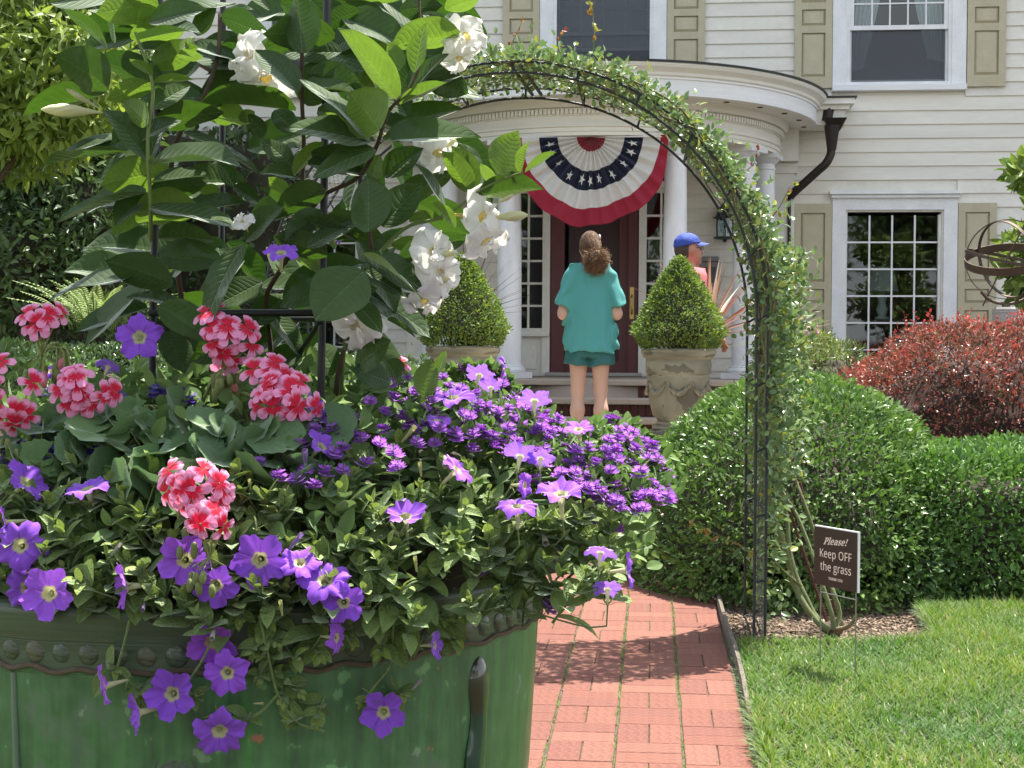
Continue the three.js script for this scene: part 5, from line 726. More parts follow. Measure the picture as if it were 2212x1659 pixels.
{ // man in a blue cap, seen from the side beyond the right topiary
  const f = at(1482, 980, 11.35), p = thing('person', 'man in a blue cap, glasses and salmon shirt facing right behind the topiary', 'person', [f.x, LAND, f.z]); p.rotation.y = -1.2; p.scale.setScalar(0.975); // faces right, slightly away
  const legs = []; for (const s of [-1, 1]) legs.push(capsule([s * 0.1, 0.84, 0], [s * 0.11, 0.48, -0.02], 0.09, 0.06), capsule([s * 0.11, 0.48, -0.02], [s * 0.11, 0.08, 0.02], 0.056, 0.04), capsule([s * 0.115, 0.045, 0.03], [s * 0.13, 0.035, -0.16], 0.042, 0.034));
  const torso = [ellipsoid([0, 1.0, 0], [0.18, 0.18, 0.14]), ellipsoid([0, 1.22, 0], [0.19, 0.26, 0.13]), ellipsoid([0, 1.37, 0.0], [0.2, 0.1, 0.11])], arms = [], hands = [];
  for (const s of [-1, 1]) { arms.push(capsule([s * 0.2, 1.37, 0], [s * 0.25, 1.09, 0.02], 0.056, 0.045), capsule([s * 0.25, 1.09, 0.02], [s * 0.2, 0.92, -0.17], 0.044, 0.03)); hands.push(capsule([s * 0.2, 0.92, -0.17], [s * 0.19, 0.87, -0.22], 0.03, 0.034)); for (let k = 0; k < 5; k++) { const o = (k - 2) * 0.018; hands.push(capsule([s * 0.19 + o * 0.5, 0.865 - Math.abs(o) * 0.2, -0.225 - o * 0.3], [s * 0.185 + o * 0.6, 0.825 - (k === 0 ? -0.02 : 0), -0.25 - o * 0.3], 0.0098, 0.009), capsule([s * 0.185 + o * 0.6, 0.825 - (k === 0 ? -0.02 : 0), -0.25 - o * 0.3], [s * 0.18 + o * 0.5, 0.79 - (k === 0 ? -0.03 : 0), -0.24 - o * 0.2], 0.009, 0.0078)); } }
  const HY = 1.615, head = union([ellipsoid([0, HY, 0.0], [0.079, 0.11, 0.1]), ellipsoid([0, HY - 0.05, -0.06], [0.058, 0.068, 0.05]), ellipsoid([0, HY - 0.095, -0.085], [0.032, 0.026, 0.026]), capsule([0, HY + 0.005, -0.095], [0, HY - 0.025, -0.125], 0.01, 0.015), ellipsoid([0.08, HY - 0.015, 0.0], [0.012, 0.034, 0.022]), ellipsoid([-0.08, HY - 0.015, 0.0], [0.012, 0.034, 0.022]), capsule([-0.022, HY - 0.062, -0.108], [0.022, HY - 0.062, -0.108], 0.008, 0.008)], 0.018);
  mesh('body', merge([netMesh(union([...legs, ...torso, ...arms, capsule([0, 1.4, 0.02], [0, 1.53, -0.005], 0.064, 0.058), head], 0.03), [-0.38, -0.01, -0.26], [0.38, 1.75, 0.24], 0.012), netMesh(union(hands, 0.006), [-0.28, 0.75, -0.32], [0.28, 0.98, -0.12], 0.004)]), phys([0.42, 0.19, 0.13], 0.5), p);
  const shirtF = union([ellipsoid([0, 1.38, 0.0], [0.225, 0.085, 0.125]), (x, y, z) => { const t = clamp((y - 0.86) / 0.55), hx = lerp(0.225, 0.2, t), hz = lerp(0.175, 0.13, t), k = Math.hypot(x / hx, z / hz); return Math.max((k - 1) * hz, y - 1.45, 0.88 - y); }, ...[-1, 1].map((s) => (x, y, z) => Math.max(capsule([s * 0.19, 1.37, 0], [s * 0.262, 1.12, 0.02], 0.078, 0.085)(x, y, z), (x - s * 0.25) * s * 0.3 - (y - 1.15) * 0.95))], 0.03);
  mesh('shirt', netMesh((x, y, z) => Math.hypot(x / 0.072, (z - 0.01) / 0.076) < 1 && y > 1.40 ? 0.01 : shirtF(x, y, z) - 0.006 * noise(x * 9, y * 6, z * 9) - 0.003 * Math.sin((x + y) * 40), [-0.4, 0.84, -0.24], [0.4, 1.5, 0.24], 0.0125), std([0.55, 0.135, 0.15], 0.85, { bumpMap: clothBump, bumpScale: 0.0015 }), p);
  mesh('shorts', netMesh(union([(x, y, z) => Math.max((Math.hypot(x / 0.2, z / 0.155) - 1) * 0.155, y - 0.95, 0.78 - y), ...[-1, 1].map((s) => (x, y, z) => Math.max((Math.hypot((x - s * 0.105) / 0.115, z / 0.125) - 1) * 0.115, 0.55 - y, y - 0.85))], 0.015), [-0.28, 0.5, -0.22], [0.28, 1.0, 0.22], 0.014), std([0.3, 0.27, 0.2], 0.8), p);
  const blue = std([0.028, 0.065, 0.36], 0.75, { bumpMap: clothBump, bumpScale: 0.0015 });
  mesh('cap_crown', netMesh((x, y, z) => Math.max(ellipsoid([0, HY + 0.035, 0.004], [0.094, 0.098, 0.114])(x, y, z) - 0.003 * noise(x * 30, y * 30, z * 30), HY + 0.035 - y + 0.22 * -z), [-0.12, HY - 0.05, -0.14], [0.12, HY + 0.16, 0.15], 0.007), blue, p);
  mesh('cap_brim', gridGeo(20, 8, (u, v) => { const a = (u - 0.5) * 2.3, r = lerp(0.098, 0.175, v), x = Math.sin(a) * lerp(0.092, 0.085, v), z = -Math.cos(a) * lerp(0.1, 0.185, v); return [x, HY + 0.062 - 0.035 * (x / 0.09) ** 2 - 0.012 * v, z]; }), blue, p);
  mesh('cap_button', new THREE.SphereGeometry(0.009, 8, 6), blue, p, [0, HY + 0.134, 0.004]);
  R = rngOf(1100);
  mesh('hair', netMesh((x, y, z) => Math.max(ellipsoid([0, HY, 0.006], [0.0845, 0.112, 0.107])(x, y, z), -(z - 0.012) + 0.1 * Math.abs(x), y - HY - 0.06, HY - 0.075 - y), [-0.11, HY - 0.1, -0.02], [0.11, HY + 0.09, 0.14], 0.007), std([0.055, 0.038, 0.028], 0.8), p);
  const stub = []; for (let k = 0; k < 260; k++) { const a = rr(-1.1, 1.1), d = V(Math.sin(a) * 0.045, HY - 0.09 + rr(-0.02, 0.018), -0.075 - Math.cos(a) * 0.028); stub.push([d, V(Math.sin(a) * 0.6, -0.6, -0.7), rr(0.008, 0.016), 0.2]); } hairTuft(p, 'goatee', std([0.5, 0.47, 0.43], 0.7), stub, 0.0011);
  const gl = std([0.03, 0.03, 0.035], 0.4, { metalness: 0.4 }); mesh('glasses', merge([...[-1, 1].flatMap((s) => [new THREE.TorusGeometry(0.022, 0.0018, 5, 18).scale(1, 0.75, 1).translate(s * 0.033, HY + 0.008, -0.113), rod(V(s * 0.056, HY + 0.012, -0.11), V(s * 0.083, HY + 0.008, 0.005), 0.0018, 4)]), rod(V(-0.012, HY + 0.01, -0.114), V(0.012, HY + 0.01, -0.114), 0.0018, 4)]), gl, p);
  for (const s of [-1, 1]) mesh('eye', new THREE.SphereGeometry(0.01, 8, 6), std([0.06, 0.05, 0.045], 0.3), p, [s * 0.032, HY + 0.006, -0.093]);
}
// ---------------------------------------------------------------- the glazed pot
const camR = V(1, 0, 0).applyQuaternion(camera.quaternion), camU = V(0, 1, 0).applyQuaternion(camera.quaternion), camT = V(0, 0, 1).applyQuaternion(camera.quaternion);
const POT = at(500, 1340, 2.22); POT.y = groundY(POT.z);
const dirOf = (r, u, t) => camR.clone().multiplyScalar(r).addScaledVector(V(0, 1, 0), u).addScaledVector(camT, t).normalize();
const potTex = dataTex(1024, 512, (u, v) => {
  const st = tn(u, v * 0.06, 90), st2 = tn(u, v * 0.12, 240, 3), big = fbm(u, v, 5, 2), fine = fbm(u, v, 50, 8);
  let r = 0.25, g = 0.42, b = 0.24; const k = 0.5 * st + 0.3 * st2 + 0.5 * big; r += 0.12 * k + 0.05 * fine; g += 0.20 * k + 0.06 * fine; b += 0.10 * k + 0.04 * fine;
  const patina = sstep(0.12, 0.42, big + 0.4 * fine); r = lerp(r, 0.36, patina * 0.6); g = lerp(g, 0.41, patina * 0.6); b = lerp(b, 0.36, patina * 0.6);
  const drip = sstep(0.25, 0.5, tn(u, v * 0.06, 40, 14)); g += 0.10 * drip; r += 0.01 * drip;
  const chip = sstep(0.60, 0.62, fbm(u, v, 30, 21)); r = lerp(r, 0.60, chip); g = lerp(g, 0.42, chip); b = lerp(b, 0.30, chip);
  const sp = fine > 0.42 ? 1 : 0; r += 0.12 * sp; g += 0.14 * sp; b += 0.1 * sp;
  return [r, g, b];
});
potTex.wrapS = THREE.RepeatWrapping;
const potMat = phys([1, 1, 1], 0.55, { map: rep(potTex, 2, 1), bumpMap: rep(grain, 10, 4), bumpScale: 0.002, clearcoat: 0.55, clearcoatRoughness: 0.28 });
const potPlain = phys([0.065, 0.095, 0.05], 0.6, { clearcoat: 0.5, clearcoatRoughness: 0.3, bumpMap: rep(coarse, 1.5), bumpScale: 0.006, map: rep(mottle, 2) });
const terra = std([0.30, 0.22, 0.145], 0.85, { map: rep(mottle, 4), bumpMap: rep(grain, 8), bumpScale: 0.004 });
const potR = 0.475;
{
  const p = thing('glazed_pot', 'large green glazed ceramic pot with a band of round bosses', 'pot', POT), h = 0.99 - POT.y, a0 = Math.atan2(-POT.x, -POT.z);
  const prof = [[0, 0], [0.38, 0], [0.395, 0.02], [0.415, 0.15], [0.44, 0.4], [0.463, 0.65], [potR, h - 0.085], [potR + 0.002, h - 0.075]];
  const body = mesh('body', lathe(prof, 96), potMat, p); body.rotation.y = a0 + Math.PI;
  mesh('rim', lathe([[potR + 0.002, h - 0.078], [potR + 0.004, h - 0.045], [potR + 0.006, h - 0.04], [potR + 0.016, h - 0.01], [potR + 0.014, h + 0.003], [potR - 0.01, h + 0.006], [potR - 0.03, h - 0.0], [potR - 0.04, h - 0.1]], 96), potPlain, p);
  R = rngOf(1200);
  const rope = (y, r0, amp, name) => { const pts = []; for (let k = 0; k < 200; k++) { const a = k / 200 * Math.PI * 2; pts.push(V(Math.sin(a) * (potR + 0.004), y + amp * noise(Math.sin(a) * 9, Math.cos(a) * 9, y * 30) + amp * 0.5 * Math.sin(a * 46), Math.cos(a) * (potR + 0.004))); } mesh(name, tube(pts, r0, 300, 6, true), terra, p); };
  rope(h - 0.077, 0.0034, 0.006, 'rope_ridge'); rope(h - 0.034, 0.003, 0.005, 'rope_ridge');
  const boss = (() => { const g = new THREE.SphereGeometry(0.0145, 16, 10); const q = g.attributes.position; for (let i = 0; i < q.count; i++) { const x = q.getX(i), y = q.getY(i), z = q.getZ(i), k = 1 + 0.10 * noise(x * 160, y * 160, z * 160); q.setXYZ(i, x * k, y * k, z * 0.55 * k); } g.computeVertexNormals(); return g; })();
  const bossMats = [phys([0.07, 0.085, 0.045], 0.6, { clearcoat: 0.4, bumpMap: rep(coarse, 1), bumpScale: 0.004, map: rep(mottle, 1) }), phys([0.095, 0.10, 0.055], 0.65, { clearcoat: 0.3, bumpMap: rep(coarse, 1), bumpScale: 0.005 }), phys([0.06, 0.085, 0.05], 0.5, { clearcoat: 0.5, bumpMap: rep(coarse, 1), bumpScale: 0.004 })];
  for (let k = 0; k < 82; k++) { const a = k / 82 * Math.PI * 2; if (Math.cos(a - a0) < -0.15) continue; const m = mesh('boss', boss, bossMats[k % 3], p, [Math.sin(a) * potR, h - 0.056 + rr(-0.001, 0.001), Math.cos(a) * potR]); m.rotation.y = a; m.scale.setScalar(rr(0.92, 1.08)); }
  // applied ornaments: a glossy teardrop and an oval medallion
  const surfA = (px, y) => { for (let a = -1.6; a < 1.6; a += 0.002) { const q = V(Math.sin(a0 + a) * 0.467, y, Math.cos(a0 + a) * 0.467).add(POT); const v = q.clone().project(camera); if ((v.x * 0.5 + 0.5) * 2212 > px) return a0 + a; } return a0; };
  const tear = phys([0.09, 0.08, 0.05], 0.25, { clearcoat: 1, clearcoatRoughness: 0.08, map: dataTex(64, 128, (u, v) => { const k = sstep(0.35, 0.6, v + 0.3 * fbm(u, v, 4)); return [lerp(0.62, 0.30, k), lerp(0.72, 0.85, k), lerp(0.5, 0.75, k)]; }) });
  { const a = surfA(1024, h - 0.2), g = netMesh(union([ellipsoid([0, 0.045, 0], [0.021, 0.035, 0.016]), ellipsoid([0.004, -0.005, 0], [0.015, 0.045, 0.013]), ellipsoid([-0.003, -0.07, 0], [0.019, 0.042, 0.012])], 0.015), [-0.05, -0.14, -0.04], [0.05, 0.11, 0.04], 0.004); const m = mesh('teardrop_ornament', g, tear, p, [Math.sin(a) * 0.468, h - 0.175, Math.cos(a) * 0.468]); m.rotation.y = a; }
  { const a = surfA(378, h - 0.2), m = mesh('oval_medallion', merge([new THREE.TorusGeometry(0.028, 0.003, 8, 32).scale(1, 1.25, 1), new THREE.SphereGeometry(0.025, 20, 12).scale(1, 1.25, 0.2)]), potPlain, p, [Math.sin(a) * 0.466, h - 0.21, Math.cos(a) * 0.466]); m.rotation.y = a; }
  { const a = surfA(38, h - 0.2); mesh('vertical_ridge', tube([V(Math.sin(a) * 0.474, h - 0.085, Math.cos(a) * 0.474), V(Math.sin(a) * 0.467, h - 0.25, Math.cos(a) * 0.467), V(Math.sin(a) * 0.445, h - 0.5, Math.cos(a) * 0.445)], 0.0045, 16, 8), phys([0.13, 0.20, 0.13], 0.5, { clearcoat: 0.5, map: rep(mottle, 4) }), p); }
  mesh('soil', new THREE.CircleGeometry(potR - 0.03, 40).rotateX(-Math.PI / 2), M.soil, p, [0, h - 0.05, 0]);
}
// ---------------------------------------------------------------- black obelisk trellis
const OB = { fl: [325, 700, 2.06], fr: [692, 700, 2.0], bl: [480, 560, 2.36], br: [809, 860, 2.33] };
{
  const base = at(560, 1100, 2.2), o = thing('obelisk_trellis', 'black metal obelisk trellis standing in the green pot', 'trellis', [base.x, 1.0, base.z]), blk = std([0.010, 0.010, 0.011], 0.45), L = (v) => v.sub(o.position);
  const posts = { fl: [at(346, -120, 2.09), at(318, 980, 2.04)], fr: [at(708, -120, 2.03), at(687, 980, 1.99)], bl: [at(482, -120, 2.38), at(476, 1000, 2.36)], br: [at(760, -120, 2.36), at(812, 1000, 2.33)] };
  const P = {}; for (const k of Object.keys(posts)) { P[k] = posts[k].map((v) => L(v)); const foot = P[k][1].clone(); foot.y = -0.08; mesh('post', rod(foot, P[k][0], k[0] === 'f' ? 0.0054 : 0.005, 10), blk, o); }
  const along = (k, y) => { const [a, b] = P[k], t = (y - a.y) / (b.y - a.y); return a.clone().lerp(b, t); };
  for (const yy of [L(at(500, 676, 2.03)).y, L(at(500, 88, 2.1)).y]) { const q = ['fl', 'fr', 'br', 'bl'].map((k) => along(k, yy)); for (let i = yy > 0.4 ? 2 : 0; i < 4; i++) mesh('ring_bar', rod(q[i], q[(i + 1) % 4], 0.0052, 8), blk, o); }
  const b0 = along('fr', L(at(500, 692, 2.03)).y); mesh('brace', rod(b0, L(at(632, 790, 2.2)), 0.004, 8), blk, o);
}
// ---------------------------------------------------------------- mandevilla: big glossy leaves traced one by one
const veinAt = (u, v, n, th) => { const x = Math.abs(u - 0.5) * 2, ph = v * n - 0.16 * n * Math.pow(x, 1.5) + (u > 0.5 ? 0.35 : 0) + 0.25 * noise(u * 3, v * 4, n), f = ((ph % 1) + 1) % 1 - 0.5; return Math.exp(-Math.pow(f / th, 2)) * sstep(1.0, 0.5, x); };
const veinMap = (n, depth, contrast) => dataTex(256, 256, (u, v) => { const x = Math.abs(u - 0.5) * 2, mid = Math.exp(-Math.pow(x / 0.03, 2)), q = 0.84 + contrast * Math.max(mid * 1.2, veinAt(u, v, n, 0.055) * 0.5) + 0.10 * fbm(u, v, 7) + 0.04 * fbm(u, v, 40, 6); return [q, q, q * 0.97]; });
const veinBump = (n) => dataTex(256, 256, (u, v) => { const x = Math.abs(u - 0.5) * 2, mid = Math.exp(-Math.pow(x / 0.045, 2)); return 0.6 - 0.35 * mid - 0.28 * veinAt(u, v, n, 0.16) + 0.10 * fbm(u, v, 8); }, false);
const vms = [11, 9, 13].map((n) => veinMap(n, 1, 0.10)), vbs = [11, 9, 13].map(veinBump);
const mature = [[0.052, 0.128, 0.010], [0.062, 0.142, 0.011], [0.045, 0.114, 0.011]].map((c, i) => leafMat(c, 0.4, 0.45, { map: vms[i], bumpMap: vbs[i], bumpScale: 0.0017, clearcoatRoughness: 0.12 })), fresh = [[0.19, 0.335, 0.03], [0.165, 0.30, 0.03], [0.21, 0.36, 0.035]].map((c, i) => leafMat(c, 0.45, 0.5, { map: vms[i], bumpMap: vbs[i], bumpScale: 0.0018 }));
const mandMats = { d: mature, o: mature, y: fresh };                      // new growth is pale, grown leaves are deep green; o: seen from below
const bigLeaf = [0, 1, 2, 3, 4].map((k) => gridGeo(10, 14, (u, v) => {
  const w = 0.5 * Math.pow(Math.sin(Math.PI * Math.pow(0.015 + 0.985 * v, 0.88)), 0.72) * (v > 0.9 ? lerp(1, 0.45, Math.pow((v - 0.9) / 0.1, 0.7)) : 1), x = (u - 0.5) * 2 * w, e = Math.abs(u - 0.5) * 2;
  const curl = [0.12, -0.05, 0.22, 0.05, 0.16][k], fold = [0.28, 0.16, 0.1, 0.35, 0.2][k];
  return [x, v, fold * Math.abs(x) - curl * v * v + 0.025 * e * e * Math.sin(v * [7, 10, 8, 11, 6][k] + k * 2 + (u > 0.5 ? 1.3 : 0)) - 0.1 * Math.pow(v, 6) * (k % 2)];
}));
const mand = thing('mandevilla_vine', 'white-flowered mandevilla vine with big glossy leaves on the black trellis', 'vine', [POT.x, 1.0, POT.z]);
R = rngOf(1300);
const mp = (v) => v.clone().sub(mand.position);
function bigLeafAt(bx, by, tx, ty, w, type, D, lean = null) {
  const dz = rr(-0.035, 0.035), b = at(bx, by, D), t = at(tx, ty, D + dz), ax = t.clone().sub(b), L = ax.length(), Lpx = Math.hypot(tx - bx, ty - by), ratio = clamp(w / (0.52 * Lpx), 0.15, 1.6), W = Math.max(w / Lpx, 0.5) * 1.08;
  const phi = Math.acos(Math.min(1, (w / Lpx) / W)); const a = ax.clone().normalize();
  let n = camT.clone().addScaledVector(a, -camT.dot(a)).normalize(); const n1 = n.clone().applyAxisAngle(a, phi + 0.12), n2 = n.clone().applyAxisAngle(a, -phi - 0.12); const under = type !== 'd';
  let face = under ? (n1.y < n2.y ? n1 : n2).negate() : (n1.y > n2.y ? n1 : n2);
  const m = mesh('leaf', bigLeaf[Math.floor(R() * 5)], mandMats[type][Math.floor(R() * 3)], mand, mp(b)); m.quaternion.setFromRotationMatrix(frameOf(a, face)); m.scale.set(L * W, L, L * 0.8); return m;
}
const conv = { Z: (x, y) => [x * 0.29757, y * 0.29757], A: (x, y) => [274.3 + x * 0.3472, y * 0.3472], B: (x, y) => [274.3 + x * 0.3472, 493.7 + y * 0.3472], F: (x, y) => [x, y] }, scaleOf = { Z: 0.29757, A: 0.3472, B: 0.3472, F: 1 };
const leaves = [
  // [frame, base x, base y, tip x, tip y, width, kind, distance]
  ['Z', 985, 200, 1040, -40, 300, 'y', 1.98], ['Z', 1080, 180, 1250, -20, 200, 'd', 2.05], ['Z', 1000, 290, 1440, 180, 110, 'd', 1.95], ['Z', 775, 335, 500, 20, 130, 'o', 1.98], ['Z', 830, 310, 820, 10, 110, 'd', 2.02], ['Z', 785, 630, 425, 390, 330, 'o', 1.95], ['Z', 745, 690, 165, 790, 110, 'o', 2.0],
  ['Z', 1105, 545, 950, 400, 90, 'y', 1.93], ['Z', 1115, 615, 770, 690, 140, 'y', 1.94], ['Z', 1120, 600, 1400, 545, 50, 'y', 1.92], ['Z', 1090, 790, 1370, 590, 210, 'd', 1.97], ['Z', 1075, 895, 935, 730, 120, 'y', 1.92], ['Z', 1065, 1150, 770, 780, 210, 'd', 1.96], ['Z', 1080, 1180, 1190, 890, 140, 'd', 2.0], ['Z', 910, 1000, 430, 1080, 150, 'd', 2.04], ['Z', 950, 1110, 290, 1150, 160, 'd', 2.0],
  ['Z', 1090, 1190, 1740, 1130, 190, 'd', 1.92], ['Z', 1330, 970, 1930, 1210, 120, 'd', 1.98], ['Z', 1100, 1330, 1520, 1240, 130, 'd', 1.94], ['Z', 1060, 1400, 390, 1560, 170, 'd', 1.96], ['Z', 1060, 1420, 820, 1620, 190, 'd', 1.98], ['Z', 1090, 1510, 1740, 1640, 190, 'd', 1.93], ['Z', 1230, 440, 1220, 250, 140, 'o', 2.12], ['Z', 1330, 410, 1400, 270, 60, 'y', 1.95], ['Z', 1300, 430, 1475, 395, 45, 'y', 1.95],
  ['Z', 1610, 130, 2028, 250, 170, 'o', 2.05], ['Z', 1600, 130, 1830, 40, 90, 'd', 2.1], ['Z', 1690, 830, 1530, 870, 100, 'y', 2.15], ['Z', 1740, 880, 1850, 800, 90, 'y', 2.12], ['Z', 1420, 250, 1560, 40, 120, 'o', 2.2],
  ['A', 1090, 330, 1085, -40, 245, 'o', 1.95], ['A', 1060, 570, 805, 285, 175, 'd', 1.93], ['A', 1050, 690, 420, 600, 95, 'o', 2.03], ['A', 1110, 650, 1230, 370, 230, 'o', 2.0], ['A', 1520, 880, 1145, 425, 140, 'd', 1.93], ['A', 1680, 610, 1365, 155, 190, 'y', 1.92], ['A', 1690, 440, 1630, 260, 115, 'y', 1.96], ['A', 1790, 450, 1855, 140, 120, 'y', 1.91], ['A', 2075, 215, 1625, 265, 180, 'y', 1.98], ['A', 1570, 810, 1420, 580, 290, 'y', 1.90],
  ['A', 1590, 880, 2195, 805, 225, 'd', 1.92], ['A', 1540, 880, 985, 785, 225, 'd', 1.93], ['A', 1545, 930, 1140, 1050, 195, 'd', 1.92], ['A', 1600, 1100, 1835, 910, 195, 'd', 1.97], ['A', 1505, 1440, 1500, 1085, 285, 'o', 1.90], ['A', 1590, 1410, 1815, 1120, 260, 'd', 1.95], ['A', 1520, 1110, 1570, 960, 120, 'y', 1.98], ['A', 1700, 650, 1975, 480, 65, 'y', 1.93], ['A', 1715, 640, 1985, 325, 60, 'o', 1.94], ['A', 1740, 720, 1540, 400, 200, 'd', 2.02], ['A', 1690, 600, 1790, 330, 150, 'd', 2.0], ['A', 1870, 480, 2125, 570, 170, 'o', 2.05],
  ['A', 1030, 1035, 840, 840, 140, 'd', 1.98], ['A', 1040, 1100, 832, 1060, 90, 'd', 1.97], ['A', 1040, 1090, 1205, 875, 65, 'y', 1.96], ['A', 855, 850, 775, 715, 80, 'd', 2.1], ['A', 910, 690, 1060, 810, 150, 'd', 2.1], ['A', 1010, 1250, 880, 1100, 115, 'y', 2.05], ['A', 1000, 1310, 830, 1150, 60, 'o', 2.0], ['A', 540, 720, 790, 740, 100, 'y', 2.15], ['A', 740, 1500, 950, 1275, 155, 'd', 1.95], ['A', 1100, 1370, 1445, 1490, 100, 'o', 1.97], ['A', 1130, 1320, 945, 1400, 55, 'd', 1.98],
  ['A', 1755, 1375, 1965, 1350, 85, 'y', 1.98], ['A', 2045, 1415, 1915, 1255, 60, 'y', 1.95], ['A', 1975, 1300, 1830, 1005, 75, 'd', 2.02], ['A', 2130, 1200, 1975, 930, 155, 'y', 1.98], ['A', 2195, 1100, 2085, 870, 75, 'd', 2.02], ['A', 1880, 1570, 1650, 1510, 120, 'y', 2.08], ['A', 580, 1190, 450, 1185, 80, 'y', 2.1], ['A', 660, 1160, 830, 1260, 110, 'd', 2.05], ['A', 560, 1000, 680, 1160, 130, 'o', 2.1], ['A', 1440, 60, 1205, 150, 120, 'o', 2.05], ['A', 1560, 140, 1240, 300, 210, 'd', 2.1], ['A', 1240, 330, 1490, 430, 170, 'd', 2.12], ['A', 1980, 100, 2190, 190, 170, 'd', 2.05], ['A', 1700, 60, 1960, 30, 130, 'o', 2.05], ['A', 1980, 60, 2200, -40, 110, 'y', 1.98], ['A', 1800, 190, 1960, 90, 110, 'y', 2.06],
  ['F', 1033, 424, 1170, 396, 52, 'o', 1.97], ['F', 1085, 378, 1113, 284, 76, 'y', 1.95], ['F', 1128, 372, 1140, 298, 24, 'y', 1.95], ['F', 1135, 372, 1196, 322, 18, 'y', 1.95], ['F', 1022, 412, 984, 318, 56, 'y', 1.98], ['F', 1025, 410, 1008, 304, 30, 'd', 2.0], ['F', 1062, 402, 1040, 350, 26, 'y', 1.97],
  ['B', 1470, 265, 1165, 565, 400, 'd', 1.88], ['B', 720, 100, 410, 565, 225, 'd', 1.93], ['B', 1480, 165, 1885, 350, 195, 'd', 1.92], ['B', 1470, 160, 1880, 365, 60, 'y', 1.90], ['B', 1470, 260, 1725, 415, 125, 'd', 1.93], ['B', 1400, 440, 1595, 615, 115, 'd', 1.92], ['B', 1720, 400, 1865, 555, 65, 'd', 1.98], ['B', 1620, 570, 1805, 660, 42, 'o', 2.0], ['B', 1430, 860, 1635, 690, 175, 'd', 1.97], ['B', 1415, 880, 1675, 945, 175, 'd', 1.96], ['B', 500, 110, 230, 265, 135, 'd', 2.02], ['B', 375, 485, 0, 415, 110, 'd', 2.0], ['F', 310, 592, 104, 641, 54, 'd', 1.98],
  ['B', 840, 330, 540, 490, 210, 'd', 2.1], ['B', 790, 600, 1000, 400, 190, 'd', 2.12], ['B', 250, 640, 360, 900, 160, 'd', 2.06], ['B', 1845, 1050, 1895, 805, 160, 'y', 1.95], ['B', 1935, 905, 1982, 755, 70, 'y', 1.97], ['B', 1870, 1060, 1745, 1110, 110, 'y', 1.98], ['B', 1830, 1050, 1700, 950, 90, 'd', 1.99], ['B', 1100, 760, 820, 900, 190, 'd', 2.15], ['B', 980, 640, 760, 760, 190, 'd', 2.2], ['B', 1330, 960, 1180, 700, 190, 'd', 2.15], ['B', 1500, 990, 1720, 1090, 110, 'd', 2.1], ['B', 720, 860, 420, 800, 200, 'd', 2.15], ['B', 1610, 820, 1700, 960, 120, 'o', 2.05],
];
for (const [f, bx, by, tx, ty, w, k, D] of leaves) bigLeafAt(...conv[f](bx, by), ...conv[f](tx, ty), w * scaleOf[f], k, D);
for (let k = 0; k < 58; k++) { const y = rr(-40, 720), cx = 600 + 50 * Math.sin(y / 130), x = cx + rr(-300, 330), a = Math.atan2(rr(-0.6, 0.7), Math.sign(x - cx) * rr(0.3, 1)), L = rr(135, 205), q = R(); if (x > 540 && x < 650 && y > 250 && y < 420) continue; bigLeafAt(x, y, x + Math.cos(a) * L, y + Math.sin(a) * L, L * rr(0.3, 0.52), q < 0.62 ? 'd' : q < 0.87 ? 'o' : 'y', rr(2.05, 2.2)); }
for (let k = 0; k < 34; k++) { const px = k % 2 ? 335 : 697, y = -20 + 690 * ((k >> 1) + rr(0, 0.8)) / 17, sd = R() < 0.5 ? -1 : 1, L = rr(105, 160), a = rr(-0.7, 0.5), bx = px + sd * rr(-60, 10); bigLeafAt(bx, y, bx + sd * Math.cos(a) * L, y - Math.sin(a) * L, L * rr(0.34, 0.56), R() < 0.85 ? (R() < 0.6 ? 'd' : 'o') : 'y', rr(1.96, 2.0)); }
